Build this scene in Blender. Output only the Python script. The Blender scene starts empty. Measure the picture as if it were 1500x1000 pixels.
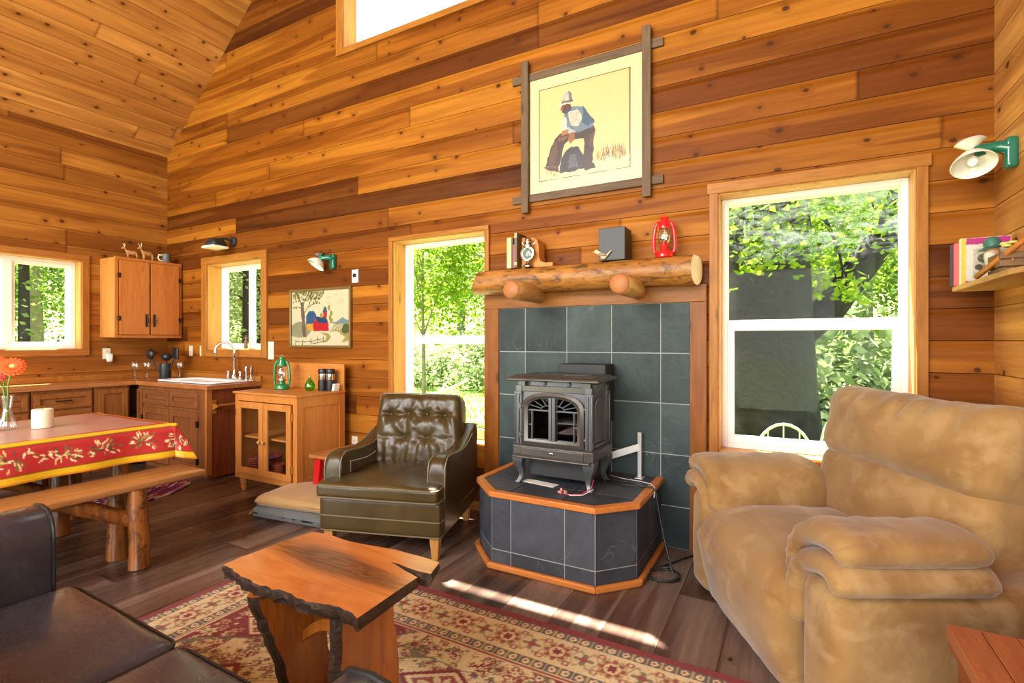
import bpy, bmesh, math, random
import numpy as np
from mathutils import Vector, Matrix, noise as mnoise

random.seed(7)
SC = bpy.context.scene
COL = SC.collection
PI = math.pi
R = math.radians


# ------------------------------------------------------------------ objects
class MB:
    """collects shapes and links them as ONE mesh object"""

    def __init__(s):
        s.bm = bmesh.new()

    def face(s, vs, mi=0):
        try:
            f = s.bm.faces.new(vs)
            f.material_index = mi
            return f
        except ValueError:
            return None

    def box(s, x0, x1, y0, y1, z0, z1, mi=0, M=None):
        c = [(x0, y0, z0), (x1, y0, z0), (x1, y1, z0), (x0, y1, z0),
             (x0, y0, z1), (x1, y0, z1), (x1, y1, z1), (x0, y1, z1)]
        v = [s.bm.verts.new((M @ Vector(p)) if M else p) for p in c]
        for q in ((0, 3, 2, 1), (4, 5, 6, 7), (0, 1, 5, 4), (1, 2, 6, 5), (2, 3, 7, 6), (3, 0, 4, 7)):
            s.face([v[i] for i in q], mi)
        return s

    def loft(s, rings, mi=0, cap=True, closed=True):
        """rings: list of point lists with the same length"""
        vr = [[s.bm.verts.new(p) for p in r] for r in rings]
        n = len(rings[0])
        for a, b in zip(vr, vr[1:]):
            for i in range(n if closed else n - 1):
                j = (i + 1) % n
                s.face([a[i], a[j], b[j], b[i]], mi)
        if cap and closed:
            s.face(vr[0][::-1], mi)
            s.face(vr[-1], mi)
        return s

    def tube(s, pts, r, seg=8, mi=0, cap=True, squash=1.0):
        pts = [Vector(p) for p in pts]
        n = len(pts)
        rr = r if isinstance(r, (list, tuple)) else [r] * n
        rings = []
        up = None
        for i, p in enumerate(pts):
            t = (pts[min(i + 1, n - 1)] - pts[max(i - 1, 0)])
            if t.length < 1e-9:
                t = Vector((0, 0, 1))
            t.normalize()
            if up is None:
                a = Vector((0, 0, 1)) if abs(t.z) < .9 else Vector((1, 0, 0))
                up = (a - t * a.dot(t)).normalized()
            else:
                up = up - t * up.dot(t)
                if up.length < 1e-6:
                    up = t.orthogonal()
                up.normalize()
            b = t.cross(up)
            rings.append([p + (up * math.cos(2 * PI * k / seg) * squash + b * math.sin(2 * PI * k / seg)) * rr[i]
                          for k in range(seg)])
        return s.loft(rings, mi, cap)

    def cyl(s, p0, p1, r0, r1=None, seg=16, mi=0):
        return s.tube([p0, p1], [r0, r0 if r1 is None else r1], seg, mi)

    def lathe(s, prof, c=(0, 0, 0), seg=24, mi=0, M=None, cap=True):
        c = Vector(c)
        rings = []
        for (r, z) in prof:
            ring = [Vector((r * math.cos(2 * PI * k / seg), r * math.sin(2 * PI * k / seg), z)) for k in range(seg)]
            rings.append([((M @ p) if M else p) + c for p in ring])
        return s.loft(rings, mi, cap)

    def prism(s, poly, a0, a1, fn, mi=0):
        """poly of (p, q); fn(p, q, a) -> point"""
        return s.loft([[Vector(fn(p, q, a0)) for p, q in poly], [Vector(fn(p, q, a1)) for p, q in poly]], mi)

    def ball(s, c, r, seg=12, mi=0, M=None):
        if not isinstance(r, (tuple, list)):
            r = (r, r, r)
        c = Vector(c)
        rings = []
        n = max(4, seg // 2)
        for i in range(n + 1):
            a = -PI / 2 + PI * i / n
            ca = max(math.cos(a), 1e-3)
            ring = [Vector((r[0] * ca * math.cos(2 * PI * k / seg), r[1] * ca * math.sin(2 * PI * k / seg), r[2] * math.sin(a)))
                    for k in range(seg)]
            rings.append([((M @ p) if M else p) + c for p in ring])
        return s.loft(rings, mi)

    def grid(s, fn, nu, nv, mi=0, wrap_u=False):
        vs = [[s.bm.verts.new(fn(i / nu, j / nv)) for j in range(nv + 1)] for i in range(nu if wrap_u else nu + 1)]
        for i in range(nu):
            a = vs[i]
            b = vs[(i + 1) % len(vs)]
            for j in range(nv):
                s.face([a[j], b[j], b[j + 1], a[j + 1]], mi)
        return s

    def blob(s, c, h, r, n=14, fn=None, crown=0.0, mi=0):
        """rounded box: half sizes h, corner radius r, bulging by crown; fn(unit, point) deforms"""
        c = Vector(c)
        h = Vector(h)
        vd = {}

        def vert(a, b, cc):
            k = (round(a, 4), round(b, 4), round(cc, 4))
            if k in vd:
                return vd[k]
            u = []
            for t, hh in zip(k, h):
                rr = min(r, hh * .999) / hh
                # spend a third of the grid on the rounded rims
                f = 1 - min(.45, max(.25, rr))
                at = abs(t)
                o = at / f * (1 - rr) if at <= f else (1 - rr) + (at - f) / (1 - f) * rr
                u.append(math.copysign(o, t))
            p = Vector((u[0] * h.x, u[1] * h.y, u[2] * h.z))
            q = Vector([max(-hh + min(r, hh * .999), min(hh - min(r, hh * .999), t)) for t, hh in zip(p, h)])
            d = p - q
            if d.length > 1e-9:
                m = max(abs(d.x), abs(d.y), abs(d.z))
                p = q + d.normalized() * m
            U = Vector((p.x / h.x, p.y / h.y, p.z / h.z))
            if crown:
                p.z += math.copysign(crown, U.z) * (1 - U.x ** 2) * (1 - U.y ** 2) * min(1, abs(U.z) * 1.5)
            if fn:
                p = fn(U, p)
            v = s.bm.verts.new(p + c)
            vd[k] = v
            return v

        g = [-1 + 2 * i / n for i in range(n + 1)]
        for ax in range(3):
            for sg in (-1, 1):
                for i in range(n):
                    for j in range(n):
                        q = []
                        for (a, b) in ((g[i], g[j]), (g[i + 1], g[j]), (g[i + 1], g[j + 1]), (g[i], g[j + 1])):
                            t = [0, 0, 0]
                            t[ax] = sg
                            t[(ax + 1) % 3] = a
                            t[(ax + 2) % 3] = b
                            q.append(vert(*t))
                        s.face(q if sg > 0 else q[::-1], mi)
        return s

    def build(s, name, mat, parent=None, smooth=35, bevel=0.0, sub=0, seg=2, recalc=True):
        if recalc:
            bmesh.ops.recalc_face_normals(s.bm, faces=s.bm.faces)
        me = bpy.data.meshes.new(name)
        s.bm.to_mesh(me)
        s.bm.free()
        for m in (mat if isinstance(mat, (list, tuple)) else [mat]):
            me.materials.append(m)
        if smooth:
            me.polygons.foreach_set('use_smooth', [True] * len(me.polygons))
            if smooth < 180:
                me.set_sharp_from_angle(angle=R(smooth))
        o = bpy.data.objects.new(name, me)
        COL.objects.link(o)
        if parent:
            o.parent = parent
        if bevel:
            b = o.modifiers.new('bevel', 'BEVEL')
            b.width = bevel
            b.segments = seg
            b.limit_method = 'ANGLE'
            b.angle_limit = R(40)
        if sub:
            b = o.modifiers.new('sub', 'SUBSURF')
            b.levels = b.render_levels = sub
        return o


def tag(o, label=None, cat=None, group=None, kind=None):
    if label:
        o['label'] = label
    if cat:
        o['category'] = cat
    if group:
        o['group'] = group
    if kind:
        o['kind'] = kind
    return o


def thing(name, label, cat, loc=(0, 0, 0), rz=0.0, group=None):
    o = bpy.data.objects.new(name, None)
    COL.objects.link(o)
    o.location = loc
    o.rotation_euler = (0, 0, rz)
    o.empty_display_size = .1
    return tag(o, label, cat, group)


def setting(name, loc=(0, 0, 0)):
    o = bpy.data.objects.new(name, None)
    COL.objects.link(o)
    o.location = loc
    return tag(o, kind='structure')


def dup(root, loc, rz=None, label=None, scale=None):
    """a copy of a thing with copies of its parts and sub-parts"""
    c = root.copy()
    COL.objects.link(c)
    c.location = loc
    if rz is not None:
        c.rotation_euler = (0, 0, rz)
    if scale is not None:
        c.scale = (scale, scale, scale) if not isinstance(scale, tuple) else scale
    if label:
        c['label'] = label
    for ch in list(root.children):
        k = ch.copy()
        COL.objects.link(k)
        k.parent = c
        for g in list(ch.children):
            d = g.copy()
            COL.objects.link(d)
            d.parent = k
    return c


def lerp(a, b, t):
    return a + (b - a) * t


def sstep(a, b, x):
    t = max(0., min(1., (x - a) / (b - a)))
    return t * t * (3 - 2 * t)


def nz(p, sc=1.0):
    return mnoise.noise(Vector(p) * sc)


# ------------------------------------------------------------------ materials
def lin(r, g, b):
    def f(c):
        c /= 255.
        return c / 12.92 if c <= .04045 else ((c + .055) / 1.055) ** 2.4
    return (f(r), f(g), f(b), 1.)


class G:
    def __init__(s, name):
        s.m = bpy.data.materials.new(name)
        s.m.use_nodes = True
        s.t = s.m.node_tree
        s.t.nodes.clear()
        s.o = s.t.nodes.new('ShaderNodeOutputMaterial')

    def n(s, typ, ins=None, **props):
        x = s.t.nodes.new('ShaderNode' + typ)
        for k, v in props.items():
            setattr(x, k, v)
        for k, v in (ins or {}).items():
            s.set(x, k, v)
        return x

    def set(s, x, k, v):
        i = x.inputs[k]
        if isinstance(v, bpy.types.NodeSocket):
            s.t.links.new(v, i)
        elif isinstance(v, bpy.types.Node):
            s.t.links.new(v.outputs[0], i)
        else:
            i.default_value = v

    def math(s, op, a, b=None, c=None, clamp=False):
        x = s.n('Math', operation=op, use_clamp=clamp)
        for k, v in enumerate((a, b, c)):
            if v is not None:
                s.set(x, k, v)
        return x.outputs[0]

    def mix(s, f, a, b, mode='MIX'):
        x = s.n('Mix', data_type='RGBA', blend_type=mode)
        s.set(x, 0, f)
        s.set(x, 6, a)
        s.set(x, 7, b)
        return x.outputs[2]

    def ramp(s, f, stops, interp='LINEAR'):
        x = s.n('ValToRGB')
        cr = x.color_ramp
        cr.interpolation = interp
        while len(cr.elements) < len(stops):
            cr.elements.new(.5)
        for e, (p, c) in zip(cr.elements, stops):
            e.position = p
            e.color = c if not isinstance(c, (int, float)) else (c, c, c, 1)
        s.set(x, 0, f)
        return x.outputs[0]

    def obj(s):
        return s.n('TexCoord').outputs['Object']

    def sep(s, v):
        x = s.n('SeparateXYZ', {0: v})
        return x.outputs[0], x.outputs[1], x.outputs[2]

    def comb(s, a, b, c=0.0):
        return s.n('CombineXYZ', {0: a, 1: b, 2: c}).outputs[0]

    def vmul(s, v, xyz):
        return s.n('VectorMath', {0: v, 1: xyz}, operation='MULTIPLY').outputs[0]

    def noise(s, v, scale, detail=3., rough=.55, dist=0., col=False):
        x = s.n('TexNoise', {'Vector': v, 'Scale': scale, 'Detail': detail, 'Roughness': rough, 'Distortion': dist})
        return x.outputs[1 if col else 0]

    def voro(s, v, scale, feature='F1', rnd=1.):
        return s.n('TexVoronoi', {'Vector': v, 'Scale': scale, 'Randomness': rnd}, feature=feature)

    def bump(s, h, strength=.3, dist=.01):
        return s.n('Bump', {'Height': h, 'Strength': strength, 'Distance': dist}).outputs[0]

    def bsdf(s, color, rough=.5, bump=None, metal=0., spec=.5, coat=0., coat_rough=.1, sheen=0., trans=0., alpha=None):
        ins = {'Base Color': color, 'Roughness': rough, 'Metallic': metal, 'Specular IOR Level': spec,
               'Coat Weight': coat, 'Coat Roughness': coat_rough, 'Sheen Weight': sheen, 'Transmission Weight': trans}
        x = s.n('BsdfPrincipled', ins)
        if bump is not None:
            s.set(x, 'Normal', bump)
        if alpha is not None:
            s.set(x, 'Alpha', alpha)
        return x

    def done(s, sh):
        s.t.links.new(sh.outputs[0], s.o.inputs[0])
        return s.m


def plain(name, c, rough=.5, metal=0., spec=.5, coat=0., vary=0.06, scale=8., sheen=0., bump=0.):
    g = G(name)
    nv = g.noise(g.obj(), scale, 4)
    col = g.mix(g.math('MULTIPLY', nv, 1.0), tuple(max(0, k * (1 - vary * 2)) for k in c[:3]) + (1,),
                tuple(min(1, k * (1 + vary * 2)) for k in c[:3]) + (1,))
    b = g.bump(nv, bump, .01) if bump else None
    return g.done(g.bsdf(col, rough, b, metal, spec, coat, sheen=sheen))


def boards(name, uv, vv, pitch, seglen, stops, seed=0., knots=1., groove=.012, channel=True, rough=.5, spec=.12,
           bump=.5, grain=1., v_off=0., knot_dark=(.055, .016, .005, 1), flames=.75):
    """tongue-and-groove boards: uv / vv are the unit directions along and across the boards"""
    g = G(name)
    P = g.obj()
    u = g.n('VectorMath', {0: P, 1: uv}, operation='DOT_PRODUCT').outputs['Value']
    v = g.n('VectorMath', {0: P, 1: vv}, operation='DOT_PRODUCT').outputs['Value']
    vp = g.math('ADD', g.math('DIVIDE', v, pitch), v_off + 100)
    row = g.math('FLOOR', vp)
    fv = g.math('FRACT', vp)
    r1 = g.n('TexWhiteNoise', {'W': g.math('ADD', row, seed)}, noise_dimensions='1D').outputs[0]
    up = g.math('ADD', g.math('DIVIDE', u, seglen), g.math('ADD', g.math('MULTIPLY', r1, 9.7), 50))
    sg = g.math('FLOOR', up)
    fu = g.math('FRACT', up)
    rn = g.n('TexWhiteNoise', {'Vector': g.comb(row, sg, seed)}, noise_dimensions='3D')
    rnd = rn.outputs[0]
    base = g.ramp(rnd, stops)
    # long streaks inside a board
    ro = g.math('MULTIPLY', rnd, 37.)
    streak = g.noise(g.comb(g.math('MULTIPLY', u, .9), g.math('ADD', g.math('MULTIPLY', v, 9.), ro), ro), 1.0, 3, .5, .6)
    base = g.mix(g.math('MULTIPLY', g.ramp(streak, [(.42, 0.), (.68, 1.)]), .45), base,
                 g.mix(1., base, (.52, .40, .32, 1), 'MULTIPLY'))
    base = g.mix(g.math('MULTIPLY', g.ramp(streak, [(.25, 1.), (.42, 0.)]), .35), base,
                 g.mix(1., base, (1.35, 1.3, 1.2, 1), 'MULTIPLY'))
    # heartwood flames: long tapering darker zones with a crisp edge
    flame = g.noise(g.comb(g.math('ADD', g.math('MULTIPLY', u, .30), ro), g.math('ADD', g.math('MULTIPLY', v, 4.6), ro), ro), 1.0, 2, .45, .5)
    base = g.mix(g.math('MULTIPLY', g.ramp(flame, [(.49, 0.), (.53, 1.)]), flames), base, g.mix(1., base, (.56, .44, .40, 1), 'MULTIPLY'))
    # knots
    kv = g.comb(g.math('ADD', g.math('MULTIPLY', u, 4.2), ro), g.math('ADD', g.math('MULTIPLY', v, 5.6), ro), 0.)
    ks = g.voro(kv, 1.0)
    ks.voronoi_dimensions = '2D'
    kd = ks.outputs['Distance']
    ksep = g.n('SeparateColor', {0: ks.outputs['Color']})
    kon = g.math('GREATER_THAN', ksep.outputs[0], 1 - .52 * knots)
    ksz = g.math('ADD', .045, g.math('MULTIPLY', ksep.outputs[1], .065))
    kr = g.math('DIVIDE', g.math('ADD', kd, g.math('MULTIPLY', g.math('SUBTRACT', g.noise(P, 30., 2), .5), .05)), ksz)
    kmask = g.math('MULTIPLY', g.ramp(kr, [(.55, 1.), (1., 0.)]), kon)
    khalo = g.math('MULTIPLY', g.ramp(g.math('MULTIPLY', kr, .33), [(.2, 1.), (1., 0.)]), kon)
    # fine grain, bent round the knots
    gv = g.comb(g.math('MULTIPLY', u, 2.2), g.math('ADD', g.math('MULTIPLY', v, 46.), g.math('ADD', ro, g.math('MULTIPLY', khalo, 2.2))), ro)
    gr = g.noise(gv, 1.0, 4, .6, .5)
    base = g.mix(g.math('MULTIPLY', g.ramp(gr, [(.4, 0.), (.7, 1.)]), .42 * grain), base,
                 g.mix(1., base, (.50, .40, .34, 1), 'MULTIPLY'))
    base = g.mix(g.math('MULTIPLY', khalo, .45), base, g.mix(1., base, (.55, .40, .30, 1), 'MULTIPLY'))
    base = g.mix(g.math('MULTIPLY', kmask, .92), base, knot_dark)
    # gaps between boards
    e = g.math('ABSOLUTE', g.math('SUBTRACT', fv, .5))
    gap = g.ramp(e, [(.5 - groove * 1.6, 0.), (.5 - groove * .5, 1.)])
    ju = g.math('ABSOLUTE', g.math('SUBTRACT', fu, .5))
    jw = .0018 / seglen
    gapu = g.ramp(ju, [(.5 - jw * 1.5, 0.), (.5 - jw * .4, 1.)])
    gp = g.math('MAXIMUM', gap, g.math('MULTIPLY', gapu, .8))
    base = g.mix(g.math('MULTIPLY', gp, .72), base, g.mix(1., base, (.22, .17, .15, 1), 'MULTIPLY'))
    if channel:  # milled channel along the top edge of every board
        prof = g.n('FloatCurve')
        cu = prof.mapping.curves[0]
        pts = [(0., .86), (.02, 1.), (.74, 1.), (.80, .86), (.88, .35), (.955, .12), (.985, .1), (1., .86)]
        while len(cu.points) < len(pts):
            cu.points.new(.5, .5)
        for p_, q_ in zip(cu.points, pts):
            p_.location = q_
            p_.handle_type = 'AUTO_CLAMPED'
        prof.mapping.update()
        g.set(prof, 'Value', fv)
        hgt = g.math('ADD', g.math('MULTIPLY', prof.outputs[0], 1.), g.math('MULTIPLY', gr, .03))
    else:
        hgt = g.math('SUBTRACT', g.math('MULTIPLY', gr, .05), gp)
    b = g.bump(hgt, bump, .016 if channel else .006)
    ro_ = g.math('ADD', rough - .06, g.math('MULTIPLY', gr, .14))
    return g.done(g.bsdf(base, ro_, b, 0., spec))


def wood(name, c1, c2, axis='X', rough=.42, spec=.22, coat=0., dens=1., knots=0., rnd=False):
    """solid furniture wood, grain running along the given local axis"""
    g = G(name)
    P = g.obj()
    sc = {'X': (1.4, 16., 16.), 'Y': (16., 1.4, 16.), 'Z': (16., 16., 1.4)}[axis]
    oi = g.n('ObjectInfo').outputs['Random']
    Pv = g.n('VectorMath', {0: P, 1: g.comb(oi, g.math('MULTIPLY', oi, 7.), g.math('MULTIPLY', oi, 3.))}, operation='ADD').outputs[0]
    a = g.noise(g.vmul(Pv, tuple(k * dens for k in sc)), 1.3, 5, .6, 1.0)
    f = g.noise(g.vmul(Pv, tuple(k * 5 * dens for k in sc)), 1.3, 3, .6, .3)
    col = g.mix(g.ramp(a, [(.3, 0.), (.7, 1.)]), c1, c2)
    col = g.mix(g.math('MULTIPLY', g.ramp(f, [(.45, 0.), (.75, 1.)]), .4), col, g.mix(1., col, (.55, .45, .4, 1), 'MULTIPLY'))
    if knots:
        k = g.voro(g.vmul(Pv, {'X': (2.2, 6, 6), 'Y': (6, 2.2, 6), 'Z': (6, 6, 2.2)}[axis]), 1.)
        km = g.ramp(k.outputs['Distance'], [(.06, 1.), (.14, 0.)])
        col = g.mix(g.math('MULTIPLY', km, knots), col, tuple(q * .22 for q in c2[:3]) + (1,))
    b = g.bump(f, .12, .004)
    return g.done(g.bsdf(col, g.math('ADD', rough - .05, g.math('MULTIPLY', f, .12)), b, 0., spec, coat))
# ------------------------------------------------------------------ the palette
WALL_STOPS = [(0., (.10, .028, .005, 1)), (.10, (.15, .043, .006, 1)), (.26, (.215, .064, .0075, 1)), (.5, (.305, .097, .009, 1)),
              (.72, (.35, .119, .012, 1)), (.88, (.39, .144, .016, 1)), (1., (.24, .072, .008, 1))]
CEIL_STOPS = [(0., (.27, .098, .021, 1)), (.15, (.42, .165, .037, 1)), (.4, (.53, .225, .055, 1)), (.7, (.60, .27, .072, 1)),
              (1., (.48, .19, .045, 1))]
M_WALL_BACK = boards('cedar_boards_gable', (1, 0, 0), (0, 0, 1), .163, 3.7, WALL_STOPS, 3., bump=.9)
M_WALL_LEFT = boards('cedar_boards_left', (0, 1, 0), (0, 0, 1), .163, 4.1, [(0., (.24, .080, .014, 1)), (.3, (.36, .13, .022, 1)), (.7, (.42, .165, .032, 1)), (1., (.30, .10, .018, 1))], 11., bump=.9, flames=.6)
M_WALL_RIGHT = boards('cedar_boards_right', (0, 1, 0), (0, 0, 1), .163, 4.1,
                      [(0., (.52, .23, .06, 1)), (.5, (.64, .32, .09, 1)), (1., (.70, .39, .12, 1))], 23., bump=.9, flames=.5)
M_CEIL = boards('cedar_ceiling', (0, 1, 0), (.763, 0, .647), .15, 4.4, CEIL_STOPS, 31., knots=1.25, bump=.8, flames=.5)
M_CEIL2 = boards('cedar_ceiling_far', (0, 1, 0), (-.763, 0, .647), .15, 4.4, CEIL_STOPS, 37., flames=.5)
M_FLOOR = boards('dark_floor_planks', (0, 1, 0), (1, 0, 0), .245, 2.6,
                 [(0., (.085, .055, .043, 1)), (.35, (.13, .086, .068, 1)), (.7, (.185, .127, .103, 1)), (1., (.26, .185, .15, 1))],
                 5., knots=.4, groove=.005, channel=False, rough=.27, spec=.45, bump=.35, grain=1.3, knot_dark=(.015, .008, .005, 1), flames=.9)

WHITE_VINYL = plain('white_vinyl', (.80, .80, .79, 1), .35, vary=.01)
CASING = wood('fir_casing', (.40, .160, .030, 1), (.27, .090, .014, 1), 'Z', .4, knots=.7)
CASING_H = wood('fir_casing_flat', (.40, .160, .028, 1), (.28, .095, .014, 1), 'X', .4, knots=.6)
JAMB = wood('fir_jamb', (.60, .30, .085, 1), (.48, .21, .05, 1), 'Z', .4, knots=.5)
TRIM_WOOD = wood('surround_board', (.27, .088, .012, 1), (.17, .050, .007, 1), 'Z', .4, knots=.7)
TRIM_WOOD_H = wood('surround_head_board', (.29, .100, .012, 1), (.19, .058, .007, 1), 'X', .4, knots=.5)
MOULD = wood('hearth_moulding', (.56, .20, .045, 1), (.46, .15, .03, 1), 'X', .35)
CABINET = wood('kitchen_cabinet_wood', (.33, .125, .032, 1), (.21, .07, .018, 1), 'X', .38, knots=.4)
CABINET_V = wood('kitchen_cabinet_door', (.33, .125, .032, 1), (.21, .07, .018, 1), 'Z', .38, knots=.4)
CABINET_D = wood('sink_cabinet_wood', (.235, .082, .026, 1), (.14, .045, .014, 1), 'Z', .42, knots=.4)
CABINET_DH = wood('sink_cabinet_rail', (.235, .082, .026, 1), (.14, .045, .014, 1), 'X', .42)
SIDE_RED = wood('sink_side_panel', (.24, .06, .018, 1), (.14, .032, .010, 1), 'Z', .4)
COUNTER = wood('counter_wood', (.42, .16, .05, 1), (.28, .09, .026, 1), 'X', .22, .5)
COUNTER_Y = wood('counter_wood_left', (.46, .19, .06, 1), (.34, .12, .034, 1), 'Y', .22, .5)
PINE = wood('honey_pine', (.56, .23, .055, 1), (.46, .165, .034, 1), 'Z', .38)
PINE_H = wood('honey_pine_flat', (.56, .23, .055, 1), (.46, .165, .034, 1), 'X', .36)
WALLCAB = wood('wall_cabinet_wood', (.50, .17, .042, 1), (.40, .125, .028, 1), 'Z', .4, knots=.7)
WALLCAB_S = wood('wall_cabinet_side', (.55, .25, .06, 1), (.44, .17, .04, 1), 'Z', .4)
LOG = None
BENCHTOP = wood('bench_plank', (.44, .20, .065, 1), (.32, .13, .038, 1), 'Y', .22, .5)
DARKMETAL = plain('oiled_bronze', (.03, .024, .02, 1), .4, .7)
BRASS = plain('brass', (.62, .45, .18, 1), .3, .9)
CHROME = plain('chrome', (.75, .75, .76, 1), .08, 1., vary=0.01)
PORCELAIN = plain('white_porcelain', (.82, .82, .82, 1), .15, vary=.005, coat=.3)
IVORY = plain('ivory_plastic', (.72, .66, .52, 1), .35, vary=.01)
WHITE_PLASTIC = plain('white_plastic', (.82, .82, .80, 1), .35, vary=.01)
BLACK_PLASTIC = plain('black_plastic', (.012, .012, .014, 1), .35, vary=.02)
BLACK_MATTE = plain('black_matte', (.016, .016, .018, 1), .6, vary=.05)
CREAM = plain('cream_wax', (.80, .72, .52, 1), .5, vary=.01)
RED_PAINT = plain('red_paint', (.55, .010, .012, 1), .3, vary=.03)
RED_ENAMEL = plain('red_enamel', (.70, .012, .016, 1), .2, coat=.5, vary=.02)
GREEN_ENAMEL = plain('green_enamel', (.004, .20, .06, 1), .2, coat=.5, vary=.02)
TEAL_ENAMEL = plain('teal_enamel', (.003, .13, .085, 1), .2, coat=.5, vary=.03)
MILK_GLASS = plain('milk_glass', (.80, .77, .70, 1), .25, vary=.01, coat=.2)
PAPER = plain('paper', (.82, .80, .74, 1), .7, vary=.02)
GUNMETAL = plain('grey_steel', (.12, .125, .14, 1), .42, .5, vary=.06)
CAST = plain('grey_cast_iron', (.105, .11, .122, 1), .38, .55, vary=.05, scale=20., bump=.05)
CAST_WARM = plain('bronzed_cast_iron', (.085, .078, .07, 1), .36, .55, vary=.06, scale=16.)
SILVER = plain('nickel', (.60, .58, .54, 1), .22, 1., vary=.02)
CORD = plain('black_cord', (.012, .012, .012, 1), .45)
RUBBER_RED = plain('red_wire', (.45, .02, .05, 1), .4)
WIRE_WHITE = plain('white_wire', (.7, .7, .7, 1), .4)
STITCH = plain('pale_stitching', (.55, .50, .40, 1), .6)


def glass_pane(name, tint=(.97, .99, .98, 1), gl=.004, dirt=0., fres=.05):
    g = G(name)
    tr = g.n('BsdfTransparent', {0: tint})
    gs = g.n('BsdfGlossy', {'Color': (1, 1, 1, 1), 'Roughness': .02})
    lw = g.n('LayerWeight', {'Blend': .25})
    f = g.math('ADD', g.math('MULTIPLY', lw.outputs['Fresnel'], fres), gl * .4, clamp=True)
    mx = g.n('MixShader', {0: f, 1: tr, 2: gs})
    if dirt:
        P = g.obj()
        x, y, z = g.sep(P)
        n1 = g.noise(g.vmul(P, (3., 3., 9.)), 2.2, 5, .65, 1.2)
        n2 = g.noise(P, 60., 2, .5)
        band = g.ramp(g.math('ABSOLUTE', g.math('SUBTRACT', z, 1.47)), [(0., 1.), (.33, 0.)])
        spots = g.ramp(n2, [(.66, 0.), (.72, 1.)])
        d = g.math('MULTIPLY', g.math('ADD', g.math('MULTIPLY', g.ramp(n1, [(.42, 0.), (.75, 1.)]), band), g.math('MULTIPLY', spots, band)), dirt, clamp=True)
        df = g.n('BsdfDiffuse', {0: (.75, .82, .9, 1)})
        tl = g.n('BsdfTranslucent', {0: (.75, .82, .9, 1)})
        dm = g.n('MixShader', {0: .5, 1: df, 2: tl})
        mx = g.n('MixShader', {0: d, 1: mx, 2: dm})
    return g.done(mx)


PANE = glass_pane('window_glass')
PANE_DIRTY = glass_pane('streaked_window_glass', dirt=.4)
CLEAR = glass_pane('clear_glass', (.96, .97, .97, 1), .25)
GLASS_GREEN = glass_pane('green_glass', (.42, .86, .12, 1), .3)
GLASS_BLUE = glass_pane('blue_glass', (.12, .3, .9, 1), .3)
GLASS_DARK = glass_pane('smoked_stove_glass', (.35, .34, .33, 1), .22)


def mat_slate(name, a, b):
    g = G(name)
    P = g.obj()
    isl = g.n('NewGeometry').outputs['Random Per Island']
    col = g.mix(isl, a, b)
    n1 = g.noise(g.n('VectorMath', {0: P, 1: g.comb(isl, g.math('MULTIPLY', isl, 9.), 0.)}, operation='ADD').outputs[0], 2.6, 5, .6, .8)
    col = g.mix(g.ramp(n1, [(.3, 0.), (.72, .9)]), col, g.mix(1., col, (1.9, 2.0, 1.95, 1), 'MULTIPLY'))
    n2 = g.noise(P, 9., 6, .7, 1.5)
    col = g.mix(g.ramp(n2, [(.5, 0.), (.8, .5)]), col, g.mix(1., col, (.55, .55, .6, 1), 'MULTIPLY'))
    # thin pale scratches
    sv = g.noise(g.vmul(P, (1., 1., .6)), 3.2, 2, .4, 2.5)
    scr = g.ramp(g.math('ABSOLUTE', g.math('SUBTRACT', sv, .5)), [(.0, 1.), (.006, 0.)])
    msk = g.ramp(g.noise(P, 1.9, 2), [(.55, 0.), (.68, .5)])
    col = g.mix(g.math('MULTIPLY', scr, msk), col, (.22, .24, .23, 1))
    bmp = g.bump(g.math('ADD', n2, g.math('MULTIPLY', n1, 1.2)), .35, .008)
    return g.done(g.bsdf(col, g.math('ADD', .36, g.math('MULTIPLY', n2, .25)), bmp, 0., .28))


SLATE = mat_slate('slate_green_grey', (.011, .017, .019, 1), (.029, .042, .043, 1))
SLATE_DARK = mat_slate('slate_charcoal', (.022, .024, .031, 1), (.042, .046, .057, 1))
GROUT = plain('grey_grout', (.30, .31, .30, 1), .8, vary=.05)


def mat_leather(name, a, b, rough=.3, scale=1., bstr=.35, coat=.15, crs=.10):
    g = G(name)
    P = g.obj()
    n1 = g.noise(P, 3.5 * scale, 4, .6, .6)
    n2 = g.noise(P, 16. * scale, 5, .65, 1.2)
    col = g.mix(g.ramp(n1, [(.3, 0.), (.7, 1.)]), a, b)
    col = g.mix(g.math('MULTIPLY', g.ramp(n2, [(.5, 0.), (.8, 1.)]), .2), col, g.mix(1., col, (1.6, 1.55, 1.5, 1), 'MULTIPLY'))
    v = g.voro(P, 420. * scale, 'DISTANCE_TO_EDGE').outputs['Distance']
    cr = g.noise(g.vmul(P, (6., 6., 2.5)), 3. * scale, 4, .6, 2.)
    crease = g.ramp(g.math('ABSOLUTE', g.math('SUBTRACT', cr, .5)), [(0., 0.), (.05, 1.)])
    h = g.math('ADD', g.math('MULTIPLY', n2, .55), g.math('ADD', g.math('MULTIPLY', v, .3), g.math('MULTIPLY', crease, crs)))
    bm_ = g.bump(h, bstr, .012)
    return g.done(g.bsdf(col, g.math('ADD', rough - .07, g.math('MULTIPLY', n2, .16)), bm_, 0., .4, coat, .15))


LEATHER_OLIVE = mat_leather('olive_brown_leather', (.036, .022, .006, 1), (.072, .047, .014, 1), .30, bstr=.14, coat=.12)
LEATHER_DARK = mat_leather('dark_brown_leather', (.030, .028, .038, 1), (.054, .051, .066, 1), .26, .8, .08, .45, 0.)
PIPING_DARK = plain('black_piping', (.008, .007, .007, 1), .4)
PIPING_OLIVE = plain('olive_piping', (.17, .14, .085, 1), .4)


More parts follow.
